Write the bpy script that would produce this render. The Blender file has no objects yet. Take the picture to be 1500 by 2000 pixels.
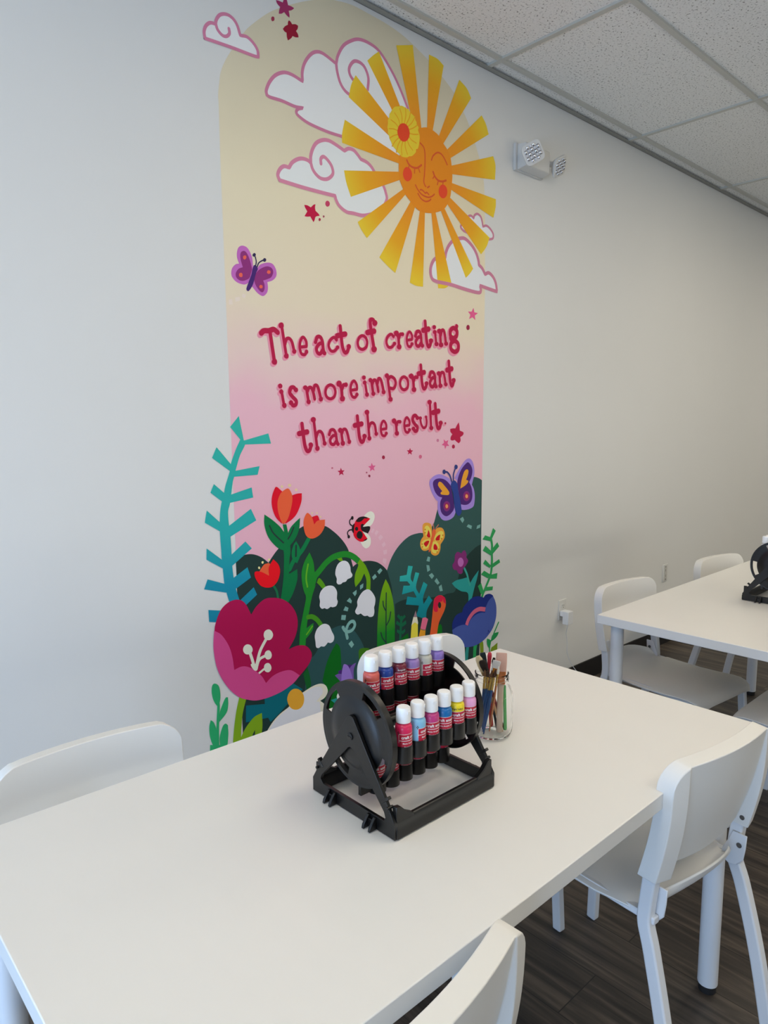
import bpy, bmesh, math, random
from mathutils import Vector, Matrix
from mathutils.geometry import tessellate_polygon
PI = math.pi
random.seed(7)
SC = bpy.context.scene
COL = SC.collection

# ------------------------------------------------------------------ camera
cam_d = bpy.data.cameras.new('camera')
cam = bpy.data.objects.new('camera', cam_d)
COL.objects.link(cam)
cam_d.sensor_fit = 'HORIZONTAL'
cam_d.sensor_width = 36.0
cam_d.lens = 36.0 * 1360.767 / 1500.0
cam_d.clip_start = 0.02
yaw, pit, rol = 0.74044, -0.12718, -0.00635
fw = Vector((math.sin(yaw) * math.cos(pit), math.cos(yaw) * math.cos(pit), math.sin(pit)))
rt = Vector((math.cos(yaw), -math.sin(yaw), 0))
up = rt.cross(fw)
r2 = rt * math.cos(rol) + up * math.sin(rol)
u2 = up * math.cos(rol) - rt * math.sin(rol)
cam.matrix_world = Matrix(((r2.x, u2.x, -fw.x, -1.2239), (r2.y, u2.y, -fw.y, -2.10905), (r2.z, u2.z, -fw.z, 1.49814), (0, 0, 0, 1)))
SC.camera = cam

# ------------------------------------------------------------------ light and exposure
W_X0, W_X1, F_Y = -3.3, 8.2, -6.4      # left wall, right wall, front wall (behind the camera)
H = 3.0352
w = bpy.data.worlds.new('world')
SC.world = w
w.use_nodes = True
w.node_tree.nodes['Background'].inputs[0].default_value = (0.62, 0.78, 1.0, 1)
w.node_tree.nodes['Background'].inputs[1].default_value = 0.05


def area(name, loc, rot, sx, sy, power, col):
    d = bpy.data.lights.new(name, 'AREA')
    d.shape = 'RECTANGLE'
    d.size, d.size_y, d.energy, d.color = sx, sy, power, col
    o = bpy.data.objects.new(name, d)
    o.location, o.rotation_euler = loc, rot
    COL.objects.link(o)
    return o


DAY_SKY = (0.47, 0.66, 1.0)
UP_FILL_COL = (0.52, 0.70, 1.0)
# daylight through the storefront glass in the left wall: sky, plus an added lamp aimed up to brighten the ceiling
area('daylight_sky', (W_X0 - 0.25, -1.85, 0.85), (0, -PI / 2, 0), 1.4, 3.4, 165, DAY_SKY)
area('up_fill_left', (W_X0 - 0.6, -3.0, 0.35), (0, -PI * 0.78, 0), 1.0, 4.2, 16, UP_FILL_COL)
# added fill lamp outside the front wall, tilted up to brighten the ceiling
area('up_fill_front', (2.6, F_Y - 0.5, 0.35), (PI * 0.80, 0, 0), 4.4, 0.9, 90, (1.0, 0.95, 0.86))
PANEL_COL = (1.0, 0.895, 0.71)
PANEL_ROWS = {2: 9.6, 5: 9.6}     # ceiling light panels: grid row -> brightness
SC.view_settings.view_transform = 'Standard'
SC.view_settings.look = 'None'
SC.view_settings.gamma = 1
SC.view_settings.use_curve_mapping = False
SC.view_settings.exposure = -0.17


# ------------------------------------------------------------------ helpers
def lin(c):
    c = c / 255.0
    return c / 12.92 if c <= 0.04045 else ((c + 0.055) / 1.055) ** 2.4


def srgb(r, g, b):
    return (lin(r), lin(g), lin(b))


MATS = {}


def mat(name, col, rough=0.5, metal=0.0, spec=0.5, bump=0.0, bscale=200.0, coat=0.0, mottle=0.0, mscale=8.0):
    if name in MATS:
        return MATS[name]
    m = bpy.data.materials.new(name)
    m.use_nodes = True
    nt = m.node_tree
    b = nt.nodes['Principled BSDF']
    b.inputs['Base Color'].default_value = (*col, 1)
    b.inputs['Roughness'].default_value = rough
    b.inputs['Metallic'].default_value = metal
    b.inputs['Specular IOR Level'].default_value = spec
    b.inputs['Coat Weight'].default_value = coat
    if bump or mottle:
        tc = nt.nodes.new('ShaderNodeTexCoord')
    if bump:
        n = nt.nodes.new('ShaderNodeTexNoise')
        n.inputs['Scale'].default_value = bscale
        n.inputs['Detail'].default_value = 3
        bp = nt.nodes.new('ShaderNodeBump')
        bp.inputs['Strength'].default_value = bump
        bp.inputs['Distance'].default_value = 0.002
        nt.links.new(tc.outputs['Object'], n.inputs['Vector'])
        nt.links.new(n.outputs['Fac'], bp.inputs['Height'])
        nt.links.new(bp.outputs['Normal'], b.inputs['Normal'])
    if mottle:
        n2 = nt.nodes.new('ShaderNodeTexNoise')
        n2.inputs['Scale'].default_value = mscale
        n2.inputs['Detail'].default_value = 4
        r = nt.nodes.new('ShaderNodeValToRGB')
        r.color_ramp.elements[0].position, r.color_ramp.elements[1].position = 0.3, 0.7
        r.color_ramp.elements[0].color = (*[c * (1 - mottle) for c in col], 1)
        r.color_ramp.elements[1].color = (*[min(1, c * (1 + mottle)) for c in col], 1)
        nt.links.new(tc.outputs['Object'], n2.inputs['Vector'])
        nt.links.new(n2.outputs['Fac'], r.inputs['Fac'])
        nt.links.new(r.outputs['Color'], b.inputs['Base Color'])
    MATS[name] = m
    return m


def emat(name, col, s):
    m = bpy.data.materials.new(name)
    m.use_nodes = True
    nt = m.node_tree
    nt.nodes.remove(nt.nodes['Principled BSDF'])
    e = nt.nodes.new('ShaderNodeEmission')
    e.inputs[0].default_value = (*col, 1)
    e.inputs[1].default_value = s
    nt.links.new(e.outputs[0], nt.nodes['Material Output'].inputs['Surface'])
    return m


def ramp_mat(name, stops, axis='Z', centre=None, rough=0.75):
    """paint that changes colour with height (axis Z, metres) or with distance from a point"""
    m = bpy.data.materials.new(name)
    m.use_nodes = True
    nt = m.node_tree
    b = nt.nodes['Principled BSDF']
    b.inputs['Roughness'].default_value = rough
    b.inputs['Specular IOR Level'].default_value = 0.25
    tc = nt.nodes.new('ShaderNodeTexCoord')
    mr = nt.nodes.new('ShaderNodeMapRange')
    lo, hi = stops[0][0], stops[-1][0]
    mr.inputs['From Min'].default_value, mr.inputs['From Max'].default_value = lo, hi
    nz = nt.nodes.new('ShaderNodeTexNoise')
    nz.inputs['Scale'].default_value = 4
    nt.links.new(tc.outputs['Object'], nz.inputs['Vector'])
    if centre:
        d = nt.nodes.new('ShaderNodeVectorMath')
        d.operation = 'DISTANCE'
        d.inputs[1].default_value = centre
        nt.links.new(tc.outputs['Object'], d.inputs[0])
        src = d.outputs['Value']
    else:
        sp = nt.nodes.new('ShaderNodeSeparateXYZ')
        nt.links.new(tc.outputs['Object'], sp.inputs[0])
        src = sp.outputs[axis]
    ma = nt.nodes.new('ShaderNodeMath')
    ma.operation = 'MULTIPLY_ADD'
    ma.inputs[1].default_value = (hi - lo) * 0.12
    nt.links.new(nz.outputs['Fac'], ma.inputs[0])
    nt.links.new(src, ma.inputs[2])
    nt.links.new(ma.outputs[0], mr.inputs['Value'])
    r = nt.nodes.new('ShaderNodeValToRGB')
    while len(r.color_ramp.elements) < len(stops):
        r.color_ramp.elements.new(0.5)
    for e, (p, c) in zip(r.color_ramp.elements, stops):
        e.position = (p - lo) / (hi - lo)
        e.color = (*c, 1)
    nt.links.new(mr.outputs[0], r.inputs['Fac'])
    nt.links.new(r.outputs['Color'], b.inputs['Base Color'])
    MATS[name] = m
    return m


def tag(o, label=None, cat=None, group=None, kind=None):
    if label:
        o['label'] = label
    if cat:
        o['category'] = cat
    if group:
        o['group'] = group
    if kind:
        o['kind'] = kind
    return o


def empty(name, loc=(0, 0, 0), rz=0.0, label=None, cat=None, group=None):
    o = bpy.data.objects.new(name, None)
    o.empty_display_size = 0.1
    o.location = loc
    o.rotation_euler = (0, 0, rz)
    COL.objects.link(o)
    return tag(o, label, cat, group)


def link(name, bm, mats, parent=None, smooth=35, bevel=0, seg=2):
    me = bpy.data.meshes.new(name)
    bm.to_mesh(me)
    bm.free()
    for m in (mats if isinstance(mats, (list, tuple)) else [mats]):
        me.materials.append(m)
    if smooth:
        me.polygons.foreach_set('use_smooth', [True] * len(me.polygons))
        me.set_sharp_from_angle(angle=math.radians(smooth))
    o = bpy.data.objects.new(name, me)
    COL.objects.link(o)
    if parent:
        o.parent = parent
    if bevel:
        b = o.modifiers.new('bevel', 'BEVEL')
        b.width, b.segments, b.limit_method, b.angle_limit = bevel, seg, 'ANGLE', math.radians(40)
        b.harden_normals = False
    return o


def kids(o):
    return [c for c in COL.objects if c.parent == o]


def copy_tree(o, parent=None):
    c = o.copy()
    COL.objects.link(c)
    if parent:
        c.parent = parent
    for ch in [k for k in COL.objects if k.parent == o]:
        copy_tree(ch, c)
    return c


def box(bm, lo, hi, mi=0, M=None):
    vs = [bm.verts.new((x, y, z)) for x in (lo[0], hi[0]) for y in (lo[1], hi[1]) for z in (lo[2], hi[2])]
    for q in ((0, 1, 3, 2), (4, 6, 7, 5), (0, 4, 5, 1), (2, 3, 7, 6), (0, 2, 6, 4), (1, 5, 7, 3)):
        f = bm.faces.new([vs[i] for i in q])
        f.material_index = mi
    if M is not None:
        bmesh.ops.transform(bm, matrix=M, verts=vs)
    return vs


def lathe(bm, prof, n=32, M=None, mi=0, a0=0.0, a1=2 * PI):
    full = abs(a1 - a0 - 2 * PI) < 1e-6
    rings = []
    for r, z in prof:
        if r < 1e-6:
            rings.append([bm.verts.new((0, 0, z))])
        else:
            rings.append([bm.verts.new((r * math.cos(a0 + (a1 - a0) * i / n), r * math.sin(a0 + (a1 - a0) * i / n), z)) for i in range(n if full else n + 1)])
    new = [v for r in rings for v in r]
    for a, b in zip(rings, rings[1:]):
        for i in range(n):
            j = (i + 1) % n if full else i + 1
            if len(a) == 1 and len(b) == 1:
                continue
            if len(a) == 1:
                f = bm.faces.new((a[0], b[j], b[i]))
            elif len(b) == 1:
                f = bm.faces.new((a[i], a[j], b[0]))
            else:
                f = bm.faces.new((a[i], a[j], b[j], b[i]))
            f.material_index = mi
    if M is not None:
        bmesh.ops.transform(bm, matrix=M, verts=new)
    return new


def sweep(bm, path, sx, sy=None, n=12, mi=0, upv=(1, 0, 0), rect=False, taper=None):
    """tube (or rectangular bar) along a list of points"""
    path = [Vector(p) for p in path]
    sy = sy or sx
    rings = []
    U = Vector(upv)
    for i, p in enumerate(path):
        t = (path[min(i + 1, len(path) - 1)] - path[max(i - 1, 0)]).normalized()
        a = (U - t * U.dot(t)).normalized()
        b = t.cross(a)
        k = taper[i] if taper else 1.0
        if rect:
            cs = [(-1, -1), (1, -1), (1, 1), (-1, 1)]
            pts = [p + a * (x * sx * k) + b * (y * sy * k) for x, y in cs]
        else:
            pts = [p + a * (math.cos(2 * PI * j / n) * sx * k) + b * (math.sin(2 * PI * j / n) * sy * k) for j in range(n)]
        rings.append([bm.verts.new(q) for q in pts])
    m = len(rings[0])
    for a, b in zip(rings, rings[1:]):
        for i in range(m):
            f = bm.faces.new((a[i], a[(i + 1) % m], b[(i + 1) % m], b[i]))
            f.material_index = mi
    for r in (list(reversed(rings[0])), rings[-1]):
        f = bm.faces.new(r)
        f.material_index = mi
    bmesh.ops.recalc_face_normals(bm, faces=bm.faces[:])


def prism(bm, loops, h, M, mi=0):
    """extrude a 2D outline with holes (first loop is the outer one) by h along local z, then place with M"""
    tris = tessellate_polygon([[Vector((x, y, 0)) for x, y in l] for l in loops])
    flat = [p for l in loops for p in l]
    lo = [bm.verts.new((x, y, 0)) for x, y in flat]
    hi = [bm.verts.new((x, y, h)) for x, y in flat]
    fs = []
    for t in tris:
        fs.append(bm.faces.new([lo[i] for i in t]))
        fs.append(bm.faces.new([hi[i] for i in reversed(t)]))
    k = 0
    for l in loops:
        n = len(l)
        for i in range(n):
            a, b = k + i, k + (i + 1) % n
            fs.append(bm.faces.new((lo[a], lo[b], hi[b], hi[a])))
        k += n
    for f in fs:
        f.material_index = mi
    bmesh.ops.recalc_face_normals(bm, faces=fs)
    bmesh.ops.transform(bm, matrix=M, verts=lo + hi)


def cat_rom(pts, closed=True, n=5):
    """smooth curve through (x, y, corner) points; corners stay sharp"""
    N = len(pts)
    P = [Vector((p[0], p[1])) for p in pts]
    out = []
    for i in range(N if closed else N - 1):
        p1, p2 = P[i], P[(i + 1) % N]
        c1, c2 = pts[i][2], pts[(i + 1) % N][2]
        p0 = p1 * 2 - p2 if (c1 or (not closed and i == 0)) else P[(i - 1) % N]
        p3 = p2 * 2 - p1 if (c2 or (not closed and i == N - 2)) else P[(i + 2) % N]
        m = 1 if (c1 and c2) else n
        for k in range(m):
            t = k / m
            out.append(0.5 * ((2 * p1) + (p2 - p0) * t + (2 * p0 - 5 * p1 + 4 * p2 - p3) * t * t + (3 * p1 - p0 - 3 * p2 + p3) * t ** 3))
    if not closed:
        out.append(P[-1])
    return out


def RZ(a):
    return Matrix.Rotation(a, 4, 'Z')


def RX(a):
    return Matrix.Rotation(a, 4, 'X')


def RY(a):
    return Matrix.Rotation(a, 4, 'Y')


def T(x, y, z):
    return Matrix.Translation((x, y, z))


# maps a 2D outline (u, v) with thickness w to world (w, u, v): a plate standing across x
YZX = Matrix(((0, 0, 1, 0), (1, 0, 0, 0), (0, 1, 0, 0), (0, 0, 0, 1)))

# ------------------------------------------------------------------ room shell
def wall_mat():
    return mat('wall_paint', (0.80, 0.795, 0.775), 0.62, spec=0.3, bump=0.06, bscale=260, mottle=0.012, mscale=1.2)


def floor_mat():
    m = bpy.data.materials.new('vinyl_plank')
    m.use_nodes = True
    nt = m.node_tree
    b = nt.nodes['Principled BSDF']
    tc = nt.nodes.new('ShaderNodeTexCoord')
    rot = nt.nodes.new('ShaderNodeMapping')
    rot.inputs['Rotation'].default_value = (0, 0, PI / 2)
    nt.links.new(tc.outputs['Object'], rot.inputs['Vector'])
    br = nt.nodes.new('ShaderNodeTexBrick')
    br.offset = 0.37
    br.inputs['Scale'].default_value = 1
    br.inputs['Mortar Size'].default_value = 0.0016
    br.inputs['Mortar Smooth'].default_value = 0.2
    br.inputs['Brick Width'].default_value = 1.22
    br.inputs['Row Height'].default_value = 0.18
    br.inputs['Color1'].default_value = (0.0, 0.0, 0.0, 1)
    br.inputs['Color2'].default_value = (1, 1, 1, 1)
    br.inputs['Mortar'].default_value = (0.5, 0.5, 0.5, 1)
    nt.links.new(rot.outputs[0], br.inputs['Vector'])
    st = nt.nodes.new('ShaderNodeMapping')
    st.inputs['Scale'].default_value = (1.6, 26, 1)
    nt.links.new(rot.outputs[0], st.inputs['Vector'])
    ad = nt.nodes.new('ShaderNodeVectorMath')
    ad.operation = 'MULTIPLY_ADD'
    ad.inputs[1].default_value = (7, 13, 0)
    nt.links.new(br.outputs['Color'], ad.inputs[0])
    nt.links.new(st.outputs[0], ad.inputs[2])
    g = nt.nodes.new('ShaderNodeTexNoise')
    g.inputs['Scale'].default_value = 1.0
    g.inputs['Detail'].default_value = 8
    g.inputs['Roughness'].default_value = 0.62
    g.inputs['Distortion'].default_value = 0.6
    nt.links.new(ad.outputs[0], g.inputs['Vector'])
    r = nt.nodes.new('ShaderNodeValToRGB')
    cr = r.color_ramp
    cr.elements[0].position, cr.elements[0].color = 0.3, (*srgb(36, 33, 31), 1)
    cr.elements[1].position, cr.elements[1].color = 0.72, (*srgb(116, 103, 90), 1)
    e = cr.elements.new(0.5)
    e.color = (*srgb(70, 63, 57), 1)
    nt.links.new(g.outputs['Fac'], r.inputs['Fac'])
    mx = nt.nodes.new('ShaderNodeMix')
    mx.data_type = 'RGBA'
    mx.blend_type = 'MULTIPLY'
    mx.inputs['Factor'].default_value = 1
    tone = nt.nodes.new('ShaderNodeMapRange')
    tone.inputs['To Min'].default_value, tone.inputs['To Max'].default_value = 0.72, 1.12
    nt.links.new(br.outputs['Color'], tone.inputs['Value'])
    nt.links.new(r.outputs['Color'], mx.inputs['A'])
    nt.links.new(tone.outputs[0], mx.inputs['B'])
    gap = nt.nodes.new('ShaderNodeMix')
    gap.data_type = 'RGBA'
    gap.inputs['B'].default_value = (*srgb(26, 24, 23), 1)
    nt.links.new(br.outputs['Fac'], gap.inputs['Factor'])
    nt.links.new(mx.outputs['Result'], gap.inputs['A'])
    nt.links.new(gap.outputs['Result'], b.inputs['Base Color'])
    b.inputs['Roughness'].default_value = 0.48
    b.inputs['Specular IOR Level'].default_value = 0.4
    bp = nt.nodes.new('ShaderNodeBump')
    bp.inputs['Strength'].default_value = 0.15
    bp.inputs['Distance'].default_value = 0.002
    nt.links.new(g.outputs['Fac'], bp.inputs['Height'])
    nt.links.new(bp.outputs['Normal'], b.inputs['Normal'])
    return m


def tile_mat():
    m = bpy.data.materials.new('acoustic_tile')
    m.use_nodes = True
    nt = m.node_tree
    b = nt.nodes['Principled BSDF']
    b.inputs['Roughness'].default_value = 0.9
    b.inputs['Specular IOR Level'].default_value = 0.1
    tc = nt.nodes.new('ShaderNodeTexCoord')
    nz = nt.nodes.new('ShaderNodeTexNoise')
    nz.inputs['Scale'].default_value = 115
    nz.inputs['Detail'].default_value = 2.5
    nz.inputs['Roughness'].default_value = 0.7
    nt.links.new(tc.outputs['Object'], nz.inputs['Vector'])
    r = nt.nodes.new('ShaderNodeValToRGB')
    cr = r.color_ramp
    cr.elements[0].position, cr.elements[0].color = 0.335, (0.16, 0.15, 0.13, 1)
    cr.elements[1].position, cr.elements[1].color = 0.40, (0.83, 0.825, 0.79, 1)
    e = cr.elements.new(0.6)
    e.color = (0.89, 0.885, 0.85, 1)
    nt.links.new(nz.outputs['Fac'], r.inputs['Fac'])
    nt.links.new(r.outputs['Color'], b.inputs['Base Color'])
    bp = nt.nodes.new('ShaderNodeBump')
    bp.inputs['Strength'].default_value = 0.3
    bp.inputs['Distance'].default_value = 0.002
    nt.links.new(nz.outputs['Fac'], bp.inputs['Height'])
    nt.links.new(bp.outputs['Normal'], b.inputs['Normal'])
    return m


WM = wall_mat()


def struct(name, bm, m, parent=None, smooth=0, bevel=0):
    o = link(name, bm, m, parent, smooth, bevel)
    if not parent:
        o['kind'] = 'structure'
    return o


bm = bmesh.new()
box(bm, (W_X0 - .1, F_Y - .1, -.1), (W_X1 + .1, .1, 0))
struct('floor', bm, floor_mat())
bm = bmesh.new()
box(bm, (W_X0 - .12, 0, 0), (W_X1 + .12, .12, H + .2))
struct('wall_back', bm, WM)
bm = bmesh.new()
box(bm, (W_X1, F_Y, 0), (W_X1 + .12, 0, H + .2))
struct('wall_right', bm, WM)


def holed_wall(name, along, c, t, a0, a1, holes):
    """wall with rectangular openings: holes = (from, to, bottom, top) along the wall"""
    bm = bmesh.new()
    outer = [(a0, 0), (a1, 0), (a1, H + .2), (a0, H + .2)]
    hs = [[(p, q), (p, s), (r, s), (r, q)] for p, r, q, s in holes]
    if along == 'y':
        M = Matrix(((0, 0, 1, c), (1, 0, 0, 0), (0, 1, 0, 0), (0, 0, 0, 1)))
    else:
        M = Matrix(((1, 0, 0, 0), (0, 0, 1, c), (0, 1, 0, 0), (0, 0, 0, 1)))
    prism(bm, [outer] + hs, t, M)
    return struct(name, bm, WM)


LWIN = [(-4.3, -2.3, .12, 2.75), (-2.2, -.2, .12, 2.75)]
FILL_WIN = [(.4, 2.55, .12, 2.75), (2.65, 4.8, .12, 2.75)]  # invented front openings, put in to admit the added ceiling fill
holed_wall('wall_left', 'y', W_X0 - .12, .12, F_Y - .12, 0, LWIN)
holed_wall('wall_front', 'x', F_Y - .12, .12, W_X0, W_X1 + .12, FILL_WIN)
glass = bpy.data.materials.new('window_glass')
glass.use_nodes = True
_nt = glass.node_tree
_nt.nodes.remove(_nt.nodes['Principled BSDF'])
_mx, _tr, _gl = _nt.nodes.new('ShaderNodeMixShader'), _nt.nodes.new('ShaderNodeBsdfTransparent'), _nt.nodes.new('ShaderNodeBsdfGlossy')
_mx.inputs[0].default_value = 0.06
_gl.inputs['Roughness'].default_value = 0.02
_tr.inputs[0].default_value = (0.97, 0.99, 0.98, 1)
_nt.links.new(_tr.outputs[0], _mx.inputs[1])
_nt.links.new(_gl.outputs[0], _mx.inputs[2])
_nt.links.new(_mx.outputs[0], _nt.nodes['Material Output'].inputs['Surface'])
alu = mat('window_aluminium', srgb(92, 90, 88), 0.4, metal=0.8)
k = 1
for holes, fn in ((LWIN, lambda a, z, d: (W_X0 - .06 + d, a, z)), (FILL_WIN, lambda a, z, d: (a, F_Y - .06 + d, z))):
    for (p, q, zb, zt) in holes:
        bm = bmesh.new()
        for (a0, a1, z0, z1) in ((p, p + .05, zb, zt), (q - .05, q, zb, zt), (p, q, zb, zb + .05), (p, q, zt - .05, zt)):
            A, B = fn(a0, z0, -.03), fn(a1, z1, .03)
            box(bm, [min(i, j) for i, j in zip(A, B)], [max(i, j) for i, j in zip(A, B)])
        wo = struct('window_%d' % k, bm, alu)  # the front wall pair is made up for the fill lamp
        bm = bmesh.new()
        A, B = fn(p + .05, zb + .05, -.003), fn(q - .05, zt - .05, .003)
        box(bm, [min(i, j) for i, j in zip(A, B)], [max(i, j) for i, j in zip(A, B)])
        link('glass_pane', bm, glass, wo, 0)
        k += 1
# baseboards
bbm = mat('black_baseboard', srgb(20, 19, 20), 0.45)
for nm, lo, hi in (('baseboard_back', (W_X0, -.009, 0), (W_X1, 0, .1134)), ('baseboard_left', (W_X0, F_Y, 0), (W_X0 + .009, -.009, .1134)), ('baseboard_right', (W_X1 - .009, F_Y, 0), (W_X1, -.009, .1134))):
    bm = bmesh.new()
    box(bm, lo, hi)
    struct(nm, bm, bbm, None, 0, .003)

# ceiling: tiles, tees, wall angle, light panels
XO, TX, TY, IY = 1.32066, 1.2192, 0.6096, -0.0896
XS = [XO + TX * i for i in range(-4, 6)]
YS = [IY - TY * j + (.019 if j else 0) for j in range(0, 11)]
PANELS = [(i, j) for i in (-3, -1, 1, 3) for j in PANEL_ROWS]
tm = tile_mat()
tee = mat('ceiling_tee', srgb(196, 195, 186), 0.5, bump=0.03, bscale=40)
led = {j: emat('led_diffuser_%d' % j, PANEL_COL, PANEL_ROWS[j]) for j in PANEL_ROWS}
bm = bmesh.new()
box(bm, (W_X0, F_Y, H + .009), (W_X1, 0, H + .06))
ceil = struct('ceiling', bm, tm)
bm = bmesh.new()
for x in XS:
    box(bm, (x - .012, F_Y, H - .001), (x + .012, 0, H + .009))
for y in YS:
    box(bm, (W_X0, y - .012, H), (W_X1, y + .012, H + .009))
link('ceiling_grid', bm, tee, ceil, 0)
bm = bmesh.new()
box(bm, (W_X0, -.024, H - .0025), (W_X1, 0, H))
box(bm, (W_X0, -.002, H - .0025), (W_X1, 0, H + .009))
struct('trim_1', bm, mat('wall_angle', srgb(150, 148, 140), 0.5))
n = 0
for i, j in PANELS:
    x0, x1 = XO + TX * i + .014, XO + TX * (i + 1) - .014
    y1, y0 = YS[j] - .014, YS[j + 1] + .014
    r = empty('ceiling_light', ((x0 + x1) / 2, (y0 + y1) / 2, H - .004), 0, 'white rectangular light panel set in the white ceiling grid', 'ceiling light', 'ceiling light panels')
    hx, hy = (x1 - x0) / 2, (y1 - y0) / 2
    bm = bmesh.new()
    for lo, hi in (((-hx, -hy), (hx, -hy + .03)), ((-hx, hy - .03), (hx, hy)), ((-hx, -hy + .03), (-hx + .03, hy - .03)), ((hx - .03, -hy + .03), (hx, hy - .03))):
        box(bm, (*lo, 0), (*hi, .012))
    link('frame', bm, mat('panel_frame', (.8, .8, .78), .4), r, 0)
    bm = bmesh.new()
    box(bm, (-hx + .03, -hy + .03, .004), (hx - .03, hy - .03, .010))
    link('diffuser', bm, led[j], r, 0)

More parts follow.
